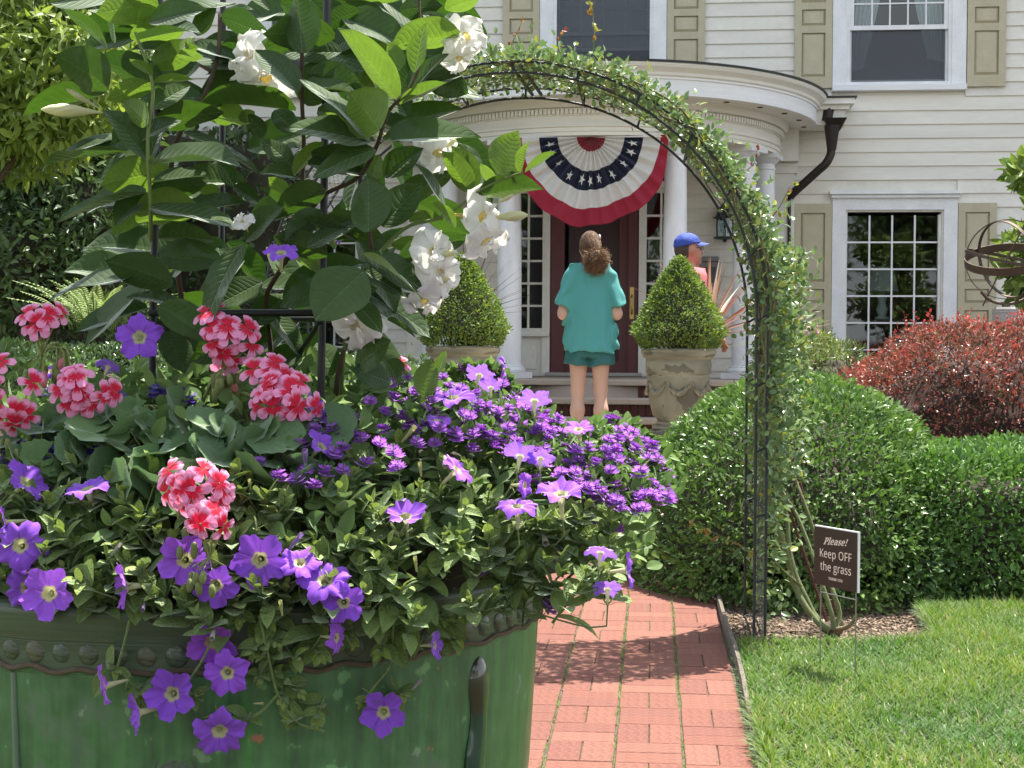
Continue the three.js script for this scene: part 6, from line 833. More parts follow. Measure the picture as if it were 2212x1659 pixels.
// leaves deeper in the plant
for (let k = 0; k < 62; k++) { const y = rr(-40, 900), cx = 590 + 60 * Math.sin(y / 140), x = cx + rr(-270, 270) * (y > 700 ? 0.7 : 1), a = rr(0, 6.28), L = rr(110, 185); if (y < 720 && x > 560 && x < 640 && y > 230 && R() < 0.7) continue; bigLeafAt(x, y, x + Math.cos(a) * L, y + Math.sin(a) * L * 0.8 + 12, L * rr(0.25, 0.5), R() < 0.72 ? 'd' : 'o', rr(2.14, 2.42)); }
{ // twining stems
  const st = std([0.13, 0.085, 0.05], 0.85, { bumpMap: rep(grain, 4, 30), bumpScale: 0.002 }), gr = std([0.14, 0.19, 0.05], 0.7);
  const S = (pts, r0, r1, m) => mesh('stem', tube(pts.map(([a, b, d]) => mp(at(a, b, d))), (t) => lerp(r0, r1, t), 24, 7), m, mand);
  S([[590, 960, 2.15], [585, 760, 2.15], [575, 640, 2.12], [605, 585, 2.08], [663, 479, 2.03], [666, 458, 2.02], [655, 400, 2.02], [656, 302, 2.02], [651, 200, 1.98], [652, 115, 1.95]], 0.0045, 0.0028, st);
  S([[666, 458, 2.02], [700, 420, 2.01], [771, 385, 1.98], [812, 320, 1.94], [840, 240, 1.93], [885, 190, 1.92], [915, 120, 1.92]], 0.0035, 0.002, st);
  S([[430, 960, 2.2], [400, 700, 2.15], [375, 520, 2.1], [370, 380, 2.08], [378, 305, 2.05], [430, 230, 2.05], [470, 120, 2.08], [475, 30, 2.1]], 0.005, 0.003, st);
  S([[325, 520, 1.98], [325, 437, 1.95], [319, 295, 1.93], [330, 190, 1.93], [292, 70, 1.97]], 0.003, 0.002, gr);
  S([[700, 980, 2.1], [722, 880, 2.05], [735, 780, 2.02], [790, 640, 2.0], [805, 560, 1.97], [798, 500, 1.93], [800, 420, 1.93]], 0.0042, 0.0025, st);
  S([[805, 560, 1.97], [880, 490, 1.98], [950, 470, 1.98], [1000, 440, 1.98], [1030, 415, 1.97], [1090, 385, 1.96], [1130, 372, 1.95]], 0.003, 0.0015, gr);
  S([[735, 870, 2.05], [745, 720, 2.0], [740, 690, 1.97]], 0.003, 0.002, gr);
  S([[905, 0, 2.0], [908, 60, 2.0], [912, 130, 2.02], [908, 210, 2.04]], 0.002, 0.002, st);
}
// mandevilla flowers: five ruffled petals over a pale tube
const petalWhite = leafMat([0.86, 0.85, 0.80], 0.08, 0.42), throatYellow = leafMat([0.75, 0.62, 0.22], 0.05, 0.4), budCream = leafMat([0.72, 0.70, 0.42], 0.15, 0.4);
const whiteFlower = [0, 1, 2].map((k) => { R = rngOf(1400 + k); const gs = []; for (let l = 0; l < 2; l++) for (let i = 0; i < (l ? 3 : 5); i++) { const a = i * (l ? 2.1 : 1.2566) + l * 0.63 + rr(-0.15, 0.15), len = l ? 0.5 : rr(0.9, 1.15), ph = rr(0, 6), droop = rr(0.3, 1.0), tw = rr(0.15, 0.4); const g = gridGeo(8, 10, (u, v) => { const w = 0.68 * len * (0.16 + Math.pow(v, 0.8)) * Math.sqrt(Math.max(0, 1 - Math.pow(v, 4))), e = (u - 0.5) * 2; const r = 0.14 + 0.9 * v * len; return [e * w + tw * v * v, r * (1 - 0.25 * droop * v * v), 0.2 * l + 0.55 * Math.pow(v, 0.6) * (l ? 0.8 : 0.6) - droop * v * v * (l ? 0.3 : 0.9) + 0.12 * Math.sin(e * 3.2 + v * 4 + ph) * v + 0.07 * Math.sin(e * 8 + ph * 2) * v * v]; }); g.rotateZ(a); gs.push(g); } return merge(gs); });
const whiteTube = lathe([[0.04, -1.3], [0.07, -1.0], [0.09, -0.6], [0.2, -0.25], [0.26, 0.05], [0.2, 0.1]], 16).rotateX(Math.PI / 2);
R = rngOf(1420);
function whiteAt(px, py, D, r, d, k = 0) { const m = mesh('flower', whiteFlower[k], petalWhite, mand, mp(at(px, py, D))); const n = dirOf(...d); m.quaternion.setFromUnitVectors(V(0, 0, 1), n); m.rotateZ(rr(0, 6)); m.scale.setScalar(r); mesh('throat', whiteTube, throatYellow, m); }
for (const a of [[540, 118, 2.0, 0.036, [-0.5, 0.1, 0.8], 0], [575, 170, 2.02, 0.036, [0.1, -0.4, 0.8], 1], [528, 145, 2.02, 0.03, [-0.7, -0.3, 0.6], 2], [1005, 80, 2.0, 0.032, [0.5, -0.3, 0.75], 0], [990, 125, 2.0, 0.026, [0.3, -0.8, 0.4], 1], [945, 330, 2.05, 0.034, [0.3, -0.6, 0.6], 2], [1040, 470, 1.98, 0.04, [0.75, -0.15, 0.6], 0], [1048, 520, 1.98, 0.033, [0.5, -0.75, 0.4], 1], [938, 545, 1.95, 0.036, [0.6, 0.2, 0.75], 2], [948, 590, 1.95, 0.036, [0.75, -0.3, 0.6], 0], [915, 650, 1.97, 0.028, [0.2, -0.7, 0.6], 1], [765, 700, 1.93, 0.034, [-0.1, -0.55, 0.8], 2], [790, 715, 1.95, 0.028, [0.5, -0.6, 0.6], 0], [525, 478, 1.93, 0.016, [-0.2, 0.6, 0.7], 1]]) whiteAt(...a);
const budG = gridGeo(12, 14, (u, v) => { const a = u * 6.2832 + v * 2.4, r = 0.13 * Math.pow(Math.sin(Math.PI * Math.pow(0.02 + 0.98 * v, 1.5)), 0.9) * (1 + 0.12 * Math.cos(a * 5)) + 0.012; return [Math.cos(a) * r, v, Math.sin(a) * r]; });
function budAt(bx, by, tx, ty, D, w = 1) { const b = at(bx, by, D), t = at(tx, ty, D - 0.01), m = mesh('bud', budG, budCream, mand, mp(b)), d = t.sub(b), L = d.length(); m.quaternion.setFromUnitVectors(V(0, 1, 0), d.normalize()); m.scale.set(L * w, L, L * w); }
budAt(1062, 470, 1141, 464, 1.97, 1); budAt(1072, 440, 1110, 420, 1.97, 0.8); budAt(222, 243, 88, 236, 1.98, 0.75); budAt(215, 235, 140, 190, 2.0, 0.6); budAt(930, 612, 975, 600, 1.96, 1.1); budAt(945, 550, 988, 545, 1.95, 1.2); budAt(962, 320, 985, 300, 2.04, 1); budAt(700, 662, 760, 655, 1.95, 0.8);
// ---------------------------------------------------------------- bedding flowers spilling over the pot
const MC = V(POT.x + 0.03, 0.94, POT.z - 0.0), MR = V(0.64, 0.35, 0.52);   // the mound of flowers
function mound(px, py, lift = 0) { // where the sight line meets the mound; below the rim, the front of the pot
  const o = camera.position, d = rayAt(px, py), k = 1 + lift;
  const q = V((o.x - MC.x) / MR.x, (o.y - MC.y) / MR.y, (o.z - MC.z) / MR.z), e = V(d.x / MR.x, d.y / MR.y, d.z / MR.z), a = e.dot(e), b = 2 * q.dot(e), c = q.dot(q) - k * k, disc = b * b - 4 * a * c;
  let t = disc > 0 ? (-b - Math.sqrt(disc)) / (2 * a) : -b / (2 * a); let p = o.clone().addScaledVector(d, t);
  if (p.y < 0.99 && py > 1330) { // hang down the pot's side
    const ox = o.x - POT.x, oz = o.z - POT.z, rad = potR + 0.035 + lift * 0.3, A = d.x * d.x + d.z * d.z, B2 = 2 * (ox * d.x + oz * d.z), C = ox * ox + oz * oz - rad * rad, D2 = B2 * B2 - 4 * A * C; if (D2 > 0) { const t2 = (-B2 - Math.sqrt(D2)) / (2 * A), p2 = o.clone().addScaledVector(d, t2); p = p.y < 0.94 ? p2 : p.lerp(p2, 0.5); }
  }
  const n = V((p.x - MC.x) / (MR.x * MR.x), (p.y - MC.y) / (MR.y * MR.y), (p.z - MC.z) / (MR.z * MR.z)).normalize(); return [p, n];
}
const petuniaPlants = [
  ['purple petunia plant at the far left of the pot under the pink geranium heads', -200, 200],
  ['petunia plant whose side-facing blooms hang over the round bosses at left', 200, 420],
  ['petunia plant trailing lowest over the front of the green pot', 420, 620],
  ['petunia plant with three overlapping purple blooms just above the pot rim', 620, 800],
  ['leafy petunia plant with one bloom low on the pot face', 800, 1060],
  ['petunia plant at the right rim of the pot overhanging the brick path', 1060, 2000]].map(([l, a, b]) => ({ t: thing('petunia_plant', l, 'petunia', [POT.x, 1.0, POT.z], 'petunias in the green pot'), a, b }));
const plantAt = (px) => petuniaPlants.find((q) => px >= q.a && px < q.b) ?? petuniaPlants[5];
const pp = (v) => v.clone().sub(petuniaPlants[0].t.position);
// petunia corolla, tube and calyx; face along +z, radius 1
const petTex = dataTex(512, 128, (u, v) => { const a = u * 5 % 1, main = Math.exp(-Math.pow((a - 0.5) / 0.035, 2)), fine = 0.5 + 0.5 * Math.cos(u * 2 * Math.PI * 45 + 3 * Math.sin(v * 5)); const t = sstep(0.10, 0.2, v + 0.05 * fine - 0.025); const dark = 1 - 0.30 * main * sstep(0.95, 0.3, v) - 0.13 * Math.pow(fine, 6) * sstep(0.8, 0.25, v) + 0.07 * fbm(u, v, 10); return [lerp(0.80, 0.64 * dark, t), lerp(0.80, 0.37 * dark, t), lerp(0.55, 0.88 * dark, t)]; });
const petMats = [[0.92, 0.85, 1], [1, 0.95, 1], [0.82, 0.8, 0.97], [1.0, 0.78, 0.96], [0.75, 0.7, 0.86]].map((c) => leafMat(c, 0.05, 0.32, { map: petTex })), petLilac = leafMat([1.0, 1.0, 1.0], 0.05, 0.55, { map: dataTex(256, 64, (u, v) => { const f = 0.5 + 0.5 * Math.cos(u * 6.283 * 40), t = sstep(0.03, 0.16, v); return [lerp(0.80, 0.64 - 0.06 * f, t), lerp(0.80, 0.46 - 0.08 * f, t), lerp(0.60, 0.88, t)]; }) });
const corolla = [0, 1, 2, 3, 4, 5].map((k) => gridGeo(60, 10, (u, v) => { const a = u * Math.PI * 2, lobe = Math.cos(5 * a), R1 = 1 + 0.11 * lobe - 0.10 * Math.pow(Math.max(0, -lobe), 6) + 0.05 * Math.sin(11 * a + k * 2) * v + 0.03 * Math.sin(23 * a + k), r = lerp(0.16, R1, Math.pow(v, 0.9)), ruf = v * v * (0.09 * Math.sin(5 * a + 1.5 + k) + 0.06 * Math.sin(10 * a + k * 1.7) + 0.05 * Math.sin(17 * a + k * 3)); return [Math.cos(a) * r, Math.sin(a) * r, 0.34 * Math.pow(v, 0.55) - [0.10, 0.22, 0.02, 0.3, 0.16, -0.08][k] * v * v * v + ruf - 0.05 * Math.pow(Math.max(0, Math.cos(5 * a)), 8) * v]; }));
const petTube = merge([lathe([[0.075, -1.15], [0.09, -0.9], [0.12, -0.5], [0.17, -0.1], [0.175, 0.02]], 14).rotateX(Math.PI / 2), new THREE.SphereGeometry(0.05, 8, 6).translate(0, 0, -0.12)]);
const calyxG = merge([0, 1, 2, 3, 4].map((k) => { const g = smallLeaf.clone(); g.scale(0.28, 0.7, 0.4); g.rotateX(0.5); g.translate(0, 0.05, 0); g.rotateZ(k * 1.2566); g.translate(0, 0, -1.15); return g; }));
const tubeMat = leafMat([0.62, 0.62, 0.36], 0.05, 0.4), sage = [[0.27, 0.40, 0.11], [0.31, 0.45, 0.13], [0.23, 0.36, 0.11], [0.36, 0.50, 0.09]].map((c) => leafMat(c, 0.10, 0.38, { map: veinMap(6, 1, 0.12), bumpMap: veinBump(6), bumpScale: 0.002, clearcoatRoughness: 0.5 }));
const calyxMat = sage[3];
R = rngOf(1500);
const FACE = { f: [0, 0.12, 1], u: [0.05, 0.85, 0.55], U: [-0.1, 1, 0.32], l: [-0.85, -0.1, 0.45], r: [0.85, 0.1, 0.4], R: [0.6, 0.7, 0.3], b: [0.1, 0.75, -0.55], d: [0.1, -0.3, 0.95], L: [-0.95, 0.1, 0.15], S: [0.97, 0.2, 0.15] };
function petunia(px, py, d, face, lilac = false, lift = 0.05, D = null) {
  const plant = plantAt(px), [p0] = mound(px, py, lift + (py < 1150 ? 0.15 * sstep(850, 1250, px) : 0.17 * sstep(1200, 1300, px))), p = D ? at(px, py, D) : p0, dist = p.distanceTo(camera.position), r = d / 2 / 3100 * dist * 0.98, n = dirOf(...FACE[face]).add(randDir().multiplyScalar(0.12)).normalize();
  const m = mesh('flower', corolla[Math.floor(R() * 6)], lilac ? petLilac : petMats[Math.floor(R() * 5)], plant.t, pp(p).addScaledVector(n, -0.2 * r)); m.quaternion.setFromUnitVectors(V(0, 0, 1), n); m.rotateZ(rr(0, 6)); m.scale.setScalar(r);
  mesh('tube', petTube, tubeMat, m); mesh('calyx', calyxG, calyxMat, m);
  if (!D) mesh('flower_stalk', tube([pp(p).addScaledVector(n, -1.3 * r), pp(p).addScaledVector(n, -1.9 * r).add(V(0, -0.015, 0)), pp(p).lerp(pp(MC), 0.25).add(V(0, -0.02, 0))], 0.0012, 8, 5), sage[0], plant.t);
}
[[300, 728, 94, 'f', 0, 0.05, 1.95], [607, 543, 74, 'u', 0, 0, 1.92], [728, 505, 46, 'b', 1, 0, 2.03], [234, 790, 52, 'b', 1, 0, 1.98], [58, 1038, 92, 'R'], [188, 1052, 92, 'U'], [42, 1178, 104, 'f'], [104, 1282, 106, 'f'], [56, 1270, 92, 'f', 0, -0.02], [268, 1268, 92, 'l'], [398, 1210, 106, 'f'], [466, 1266, 92, 'd'], [560, 1210, 114, 'f'], [648, 1213, 86, 'u'], [702, 1250, 112, 'u'], [742, 1302, 86, 'f'], [730, 1378, 66, 'r'], [458, 1390, 102, 'd', 0, -0.03], [490, 1455, 92, 'f'], [370, 1500, 102, 'f'], [296, 1540, 80, 'l'], [222, 1483, 78, 'l'], [474, 1583, 106, 'd'], [828, 1540, 92, 'f'], [942, 1394, 58, 'r'], [682, 890, 84, 'R', 1], [697, 962, 74, 'R'], [876, 1112, 88, 'u'], [978, 855, 94, 'U'], [945, 906, 62, 'U'], [990, 1012, 78, 'R'], [1118, 1090, 88, 'U'], [1212, 1062, 100, 'U'], [1136, 1048, 56, 'r'], [1124, 982, 72, 'b', 1], [1250, 924, 62, 'U'], [1092, 797, 58, 'S'], [1036, 808, 62, 'b', 1], [1298, 1190, 66, 'b', 1], [1358, 1232, 74, 'S'], [1312, 1270, 64, 'b', 1], [1155, 862, 72, 'b', 1], [1030, 1228, 52, 'd', 0, -0.06], [1168, 988, 58, 'b', 1], [8, 1130, 70, 'l'], [1060, 835, 50, 'b', 1], [380, 770, 44, 'b', 1, 0, 2.1], [110, 800, 50, 'u', 0, 0, 2.0]].forEach((a) => petunia(...a));
// furled buds and spent blooms
const spindle = gridGeo(8, 8, (u, v) => { const a = u * 6.2832 + v * 3, r = 0.16 * (0.4 + 0.6 * v) * (v > 0.85 ? 1.5 - v * 0.6 : 1) * (1 + 0.15 * Math.cos(5 * a)); return [Math.cos(a) * r, v, Math.sin(a) * r]; });
const budMats = [leafMat([0.40, 0.42, 0.16], 0.05, 0.35), leafMat([0.36, 0.33, 0.30], 0.05, 0.35), leafMat([0.28, 0.18, 0.42], 0.05, 0.35)];
for (const [px, py, L, k, f] of [[312, 1304, 30, 2, 'd'], [625, 1185, 46, 2, 'R'], [462, 1358, 46, 1, 'd'], [660, 1012, 50, 2, 'u'], [540, 1060, 30, 0, 'u'], [868, 955, 48, 0, 'R'], [1195, 1000, 50, 0, 'R'], [1230, 1040, 46, 0, 'R'], [910, 1030, 34, 0, 'U'], [610, 1330, 36, 0, 'U'], [1172, 1150, 60, 1, 'd'], [1272, 930, 40, 0, 'R'], [385, 1120, 34, 0, 'U'], [40, 1000, 30, 0, 'U'], [240, 1200, 36, 1, 'R'], [900, 1235, 36, 0, 'U'], [890, 1490, 34, 1, 'R'], [548, 1520, 24, 0, 'r'], [960, 985, 60, 1, 'd'], [1340, 1215, 34, 0, 'S']]) { const plant = plantAt(px), [p] = mound(px, py, 0.04), q = L / 3100 * p.distanceTo(camera.position), m = mesh('bud', spindle, budMats[k], plant.t, pp(p)); m.quaternion.setFromUnitVectors(V(0, 1, 0), dirOf(...FACE[f])); m.scale.set(q * 0.8, q, q * 0.8); }
// leafy shoots
const petLeaf = [0, 1, 2].map((k) => gridGeo(6, 8, (u, v) => { const w = 0.5 * Math.pow(Math.sin(Math.PI * Math.pow(0.05 + 0.95 * v, 0.95)), 0.75) * 0.56, x = (u - 0.5) * 2 * w; return [x, v, [0.25, 0.4, 0.1][k] * Math.abs(x) - [0.15, 0.35, -0.05][k] * v * v + 0.03 * Math.sin(v * 9 + k) * Math.abs(u - 0.5)]; }));
R = rngOf(1600);
const leafCount = [0, 0, 0, 0, 0, 0];
function shoot(px, py, size, lift, dir) {
  const plant = plantAt(px), pi = petuniaPlants.indexOf(plant), [p, n] = mound(px, py, lift), ax = (dir ?? n.clone().multiplyScalar(0.55).add(V(0, 0.55, 0)).add(camT.clone().multiplyScalar(0.25)).add(randDir().multiplyScalar(0.45))).normalize(), L = size * rr(0.9, 1.3), base = pp(p).addScaledVector(ax, -L);
  mesh('shoot', rod(base, base.clone().addScaledVector(ax, L), 0.0019, 5, 0.0011), sage[2], plant.t);
  const side = V(0, 0, 0).crossVectors(ax, randDir()).normalize(); let k = 0; const nL = 9;
  for (let i = 0; i < nL; i++) {
    const t = i / (nL - 1), a = i * 2.2 + rr(-0.3, 0.3), s = side.clone().applyAxisAngle(ax, a), tilt = lerp(1.15, 0.35, t) + rr(-0.2, 0.2), d = ax.clone().multiplyScalar(Math.cos(tilt)).addScaledVector(s, Math.sin(tilt)), ll = size * lerp(0.92, 0.32, Math.pow(t, 1.2)) * rr(0.8, 1.15);
    if (leafCount[pi]++ > 300) return;
    const m = mesh('leaf', petLeaf[Math.floor(R() * 3)], sage[t > 0.7 ? 3 : Math.floor(R() * 3)], plant.t, base.clone().addScaledVector(ax, L * (0.15 + 0.85 * t))); m.quaternion.setFromRotationMatrix(frameOf(d, ax.clone().multiplyScalar(0.55).add(V(0, 0.75, 0)).add(randDir().multiplyScalar(0.25)))); m.scale.setScalar(ll);
  }
}
const spotsOf = (n, fn) => { const out = []; for (let i = 0; i < n * 30 && out.length < n; i++) { const q = fn(); if (out.every(([a, b]) => Math.hypot(a - q[0], (b - q[1]) * 1.2) > 30)) out.push(q); } return out; };
for (const [x, y] of [...spotsOf(26, () => [rr(-10, 198), rr(985, 1255)]), ...spotsOf(28, () => [rr(202, 418), rr(1000, 1290)]), ...spotsOf(28, () => [rr(422, 618), rr(1010, 1330)]), ...spotsOf(28, () => [rr(622, 798), rr(970, 1330)]), ...spotsOf(32, () => [rr(802, 1058), rr(940, 1340)]), ...spotsOf(32, () => { const x = rr(1065, 1345); return [x, rr(1080, 1310 - (x - 1065) * 0.2)]; })]) shoot(x, y, rr(0.038, 0.058), rr(-0.02, 0.06) + 0.12 * sstep(1120, 1260, x));
for (const l of leafCount.keys()) leafCount[l] = 0;
// trailing shoots that hang down the pot's face
for (const [x, y] of [[430, 1330], [520, 1340], [600, 1390], [640, 1420], [560, 1470], [610, 1520], [540, 1410], [690, 1420], [760, 1390], [820, 1410], [880, 1380], [990, 1380], [650, 1500], [620, 1560], [700, 1350], [340, 1500], [430, 1500], [250, 1450], [300, 1500], [520, 1560], [600, 1450], [560, 1420], [680, 1560], [780, 1520], [870, 1500], [960, 1340], [580, 1340], [860, 1340], [1090, 1310]]) shoot(x, y, rr(0.026, 0.04), 0.0, dirOf(rr(-0.5, 0.5), rr(-0.6, 0.3), 0.6));
{ // trailing stems
  const S = (pl, pts) => mesh('stem', tube(pts.map(([a, b]) => pp(mound(a, b, -0.01)[0])), 0.0016, 18, 5), sage[1], pl.t);
  S(petuniaPlants[2], [[560, 1330], [580, 1420], [600, 1500], [640, 1560], [700, 1580]]); S(petuniaPlants[2], [[480, 1330], [440, 1420], [400, 1480], [340, 1545]]); S(petuniaPlants[2], [[600, 1500], [560, 1540], [500, 1570]]); S(petuniaPlants[4], [[850, 1350], [840, 1440], [800, 1500], [820, 1535]]); S(petuniaPlants[1], [[280, 1340], [260, 1420], [240, 1480]]);
}
// small leaves filling the inside of the mound
{
  const im = leafCloud('foliage', 5200, petLeaf[0], leafMat([1, 1, 1], 0.08, 0.38), () => { for (;;) { const d = randDir(); if (d.y < 0.12 + 0.15 * (d.z > 0 ? 1 : 0)) continue; const k = rr(0.82, 1.0); return [V(MC.x + d.x * MR.x * k, MC.y + d.y * MR.y * k, MC.z + d.z * MR.z * k).sub(petuniaPlants[1].t.position), d.add(V(0, 0.5, 0)).normalize()]; } }, () => rr(0.02, 0.042), (c) => { const k = R(); return c.setRGB(lerp(0.10, 0.24, k), lerp(0.19, 0.36, k), lerp(0.05, 0.10, k)); }, petuniaPlants[1].t, 1);
  mesh('mound_shade_core', new THREE.SphereGeometry(1, 40, 24, 0, Math.PI * 2, 0, 1.38).scale(MR.x * 0.80, MR.y * 0.80, MR.z * 0.80).translate(MC.x, MC.y, MC.z).translate(-POT.x, -1, -POT.z), core, petuniaPlants[1].t);  // added dark dome that blocks see-through and stands for interior shade
}
// ---------------------------------------------------------------- fan flowers: spikes of small violet fans
const fanPetal = gridGeo(2, 4, (u, v) => { const w = 0.2 * Math.pow(Math.sin(Math.PI * (0.08 + 0.84 * Math.pow(v, 1.2))), 0.8), x = (u - 0.5) * 2 * w; return [x, v, 0.12 * v - 0.2 * v * v]; });
const fanFlower = merge([-1.15, -0.58, 0, 0.58, 1.15].map((a) => fanPetal.clone().rotateX(-0.25).rotateZ(a)));
const fanSpikes = [0, 1, 2].map((k) => { R = rngOf(1700 + k); const gs = [], green = []; const n = 7; for (let i = 0; i < n; i++) { const t = i / n, a = i * 2.4 + rr(-0.3, 0.3), g = fanFlower.clone(); const s = lerp(1.5, 1.0, t) * rr(0.8, 1.15); g.scale(s, s, s); g.rotateX(1.62 + rr(-0.22, 0.2) - 0.2 * t); g.translate(0, 0, 0.1); g.applyMatrix4(new THREE.Matrix4().makeRotationY(a)); g.translate(0, lerp(-0.5, 0.95, t), 0); gs.push(g); const l = smallLeaf.clone(); l.scale(0.35, 0.8, 0.4); l.rotateX(0.9); l.applyMatrix4(new THREE.Matrix4().makeRotationY(a + 1)); l.translate(0, lerp(-0.9, 0.9, t), 0); green.push(l); } for (let i = 0; i < 12; i++) { const l = smallLeaf.clone(); l.scale(0.22, 0.6, 0.3); l.rotateX(rr(0.1, 0.7)); l.applyMatrix4(new THREE.Matrix4().makeRotationY(i * 2.4)); l.translate(0, 0.95 + 0.02 * i, 0); green.push(l); } green.push(rod(V(0, -2.5, 0), V(0, 1.05, 0), 0.06, 5)); return [merge(gs), merge(green)]; });
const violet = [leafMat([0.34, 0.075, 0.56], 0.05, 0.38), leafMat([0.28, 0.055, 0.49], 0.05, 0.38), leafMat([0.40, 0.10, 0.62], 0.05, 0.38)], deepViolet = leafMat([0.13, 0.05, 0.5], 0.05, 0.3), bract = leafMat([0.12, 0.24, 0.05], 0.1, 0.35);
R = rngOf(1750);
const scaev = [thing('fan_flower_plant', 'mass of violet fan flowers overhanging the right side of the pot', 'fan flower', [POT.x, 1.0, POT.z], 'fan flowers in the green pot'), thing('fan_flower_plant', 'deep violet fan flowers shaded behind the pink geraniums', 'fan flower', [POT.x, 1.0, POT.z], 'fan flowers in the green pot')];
function fanSpike(px, py, sz, which, lift = 0.03) { const [p, n] = mound(px, py, lift), m = mesh('flower_spike', fanSpikes[Math.floor(R() * 3)][0], which ? deepViolet : violet[Math.floor(R() * 3)], scaev[which], pp(p)); const d = n.clone().multiplyScalar(0.35).add(V(0, 0.8, 0)).add(randDir().multiplyScalar(0.35)).normalize(); m.quaternion.setFromUnitVectors(V(0, 1, 0), d); m.rotateY(rr(0, 6)); m.scale.setScalar(sz); mesh('bracts', fanSpikes[0][1], bract, m); }
const inPoly = (poly, x, y) => { let c = false; for (let i = 0, j = poly.length - 1; i < poly.length; j = i++) if ((poly[i][1] > y) !== (poly[j][1] > y) && x < (poly[j][0] - poly[i][0]) * (y - poly[i][1]) / (poly[j][1] - poly[i][1]) + poly[i][0]) c = !c; return c; };
const massPoly = [[880, 850], [960, 800], [1060, 790], [1150, 880], [1240, 925], [1330, 905], [1400, 940], [1440, 985], [1470, 1060], [1420, 1100], [1330, 1110], [1250, 1050], [1150, 1000], [1060, 960], [950, 930], [880, 920]];
const sp = []; for (let i = 0; i < 6000 && sp.length < 150; i++) { const x = rr(860, 1480), y = rr(770, 1120); if (inPoly(massPoly, x, y) && sp.every(([a, b]) => Math.hypot(a - x, b - y) > 14)) sp.push([x, y]); }
for (const [x, y] of sp) fanSpike(x, y, rr(0.0072, 0.0095), 0, rr(0.02, 0.1) + 0.12 * sstep(1050, 1400, x));
for (const [x, y] of [[650, 960], [680, 930], [720, 930], [760, 940], [800, 870], [820, 960], [790, 1000], [740, 970], [600, 1030], [660, 1020], [700, 1020], [870, 900], [900, 930], [940, 960], [980, 940], [1020, 970], [850, 980], [850, 860], [830, 890], [720, 985], [640, 1040], [740, 1020], [680, 1050], [780, 950], [830, 930], [760, 905], [560, 1000], [860, 1010], [900, 960], [700, 900], [1280, 1130], [1230, 1110], [1210, 1300], [1185, 1310], [1330, 1140], [1270, 1090], [880, 820], [840, 830], [1200, 1290], [1160, 1040]]) fanSpike(x, y, rr(0.0075, 0.0095), 0, 0.05);
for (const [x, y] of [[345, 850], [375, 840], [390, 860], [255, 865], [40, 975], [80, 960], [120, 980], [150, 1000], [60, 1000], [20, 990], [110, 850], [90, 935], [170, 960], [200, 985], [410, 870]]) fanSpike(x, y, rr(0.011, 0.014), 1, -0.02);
// arching stems carrying the outer flowers
for (let k = 0; k < 16; k++) { const x = rr(1180, 1440), y = rr(950, 1090), [p] = mound(x, y, 0.12), q = pp(p); mesh('stem', tube([pp(MC).lerp(q, 0.45).add(V(0, 0.05, 0)), pp(MC).lerp(q, 0.75).add(V(0, 0.03, 0)), q], 0.0013, 10, 4), bract, scaev[0]); }
leafCloud('foliage', 3000, petLeaf[0], leafMat([1, 1, 1], 0.08, 0.4), () => { for (;;) { const x = rr(860, 1480), y = rr(770, 1140); if (!inPoly(massPoly, x, y)) continue; const [p, n] = mound(x, y, rr(-0.03, 0.05) + 0.12 * sstep(1050, 1400, x)); return [pp(p), n.add(V(0, 0.5, 0)).normalize()]; } }, () => rr(0.012, 0.026), (c) => { const k = R(); return c.setRGB(lerp(0.09, 0.20, k), lerp(0.18, 0.32, k), lerp(0.04, 0.07, k)); }, scaev[0], 1);
// ---------------------------------------------------------------- geraniums
const petalG = [0, 1].map((k) => paint(gridGeo(6, 8, (u, v) => { const w = (0.05 + 0.42 * Math.pow(v, 0.75)) * Math.sqrt(Math.max(0, 1 - Math.pow(v, 5))) * (k ? 0.88 : 1), x = (u - 0.5) * 2 * w; return [x, v, 0.16 * v - 0.26 * v * v + 0.25 * x * x + 0.05 * Math.sin(x * 14 + k) * v]; }), (x, y, z, u, v) => { const t = sstep(0.50, 0.70, v + 0.10 * Math.cos((u - 0.5) * 26) * (1 - v) + 0.5 * (u - 0.5) * (u - 0.5) + (k ? 0.08 : -0.06)), a = [0.66, 0.008, 0.05], b = [0.88, 0.36, 0.60]; return a.map((q, i) => lerp(q, b[i], t)); }));
const floretG = [0, 1].map((k) => { R = rngOf(1800 + k); return merge([[0.55, 0], [-0.55, 0], [2.0, 1], [-2.0, 1], [3.14, 1]].map(([a, j]) => { const g = petalG[j].clone(); g.translate(0, 0.06, 0); g.rotateX(-0.15 + rr(-0.15, 0.2)); g.rotateZ(a + rr(-0.1, 0.1)); return g; })); });
const floretMat = leafMat([1, 1, 1], 0.05, 0.33, { vertexColors: true }), budGreen = leafMat([0.20, 0.24, 0.07], 0.1, 0.3), budPink = leafMat([0.7, 0.25, 0.28], 0.1, 0.3), gerStem = std([0.20, 0.24, 0.07], 0.7);
const round = [0, 1, 2].map((k) => gridGeo(28, 6, (u, v) => { const a = (u - 0.5) * 5.6, r = v * (1 + 0.09 * Math.abs(Math.sin(a * 4.2 + k)) - 0.04 * Math.cos(a * 17)) * (1 - 0.08 * Math.cos(a)); return [Math.sin(a) * r, Math.cos(a) * r, 0.16 * v * v + 0.055 * v * Math.sin(a * 4.2 + k) + [0.03, -0.08, 0.1][k] * v * v * Math.cos(a)]; }));
const gerLeafMat = [[0.11, 0.20, 0.075], [0.09, 0.17, 0.065], [0.14, 0.25, 0.08]].map((c) => leafMat(c, 0.1, 0.36, { clearcoatRoughness: 0.5, bumpMap: rep(coarse, 2), bumpScale: 0.001 }));
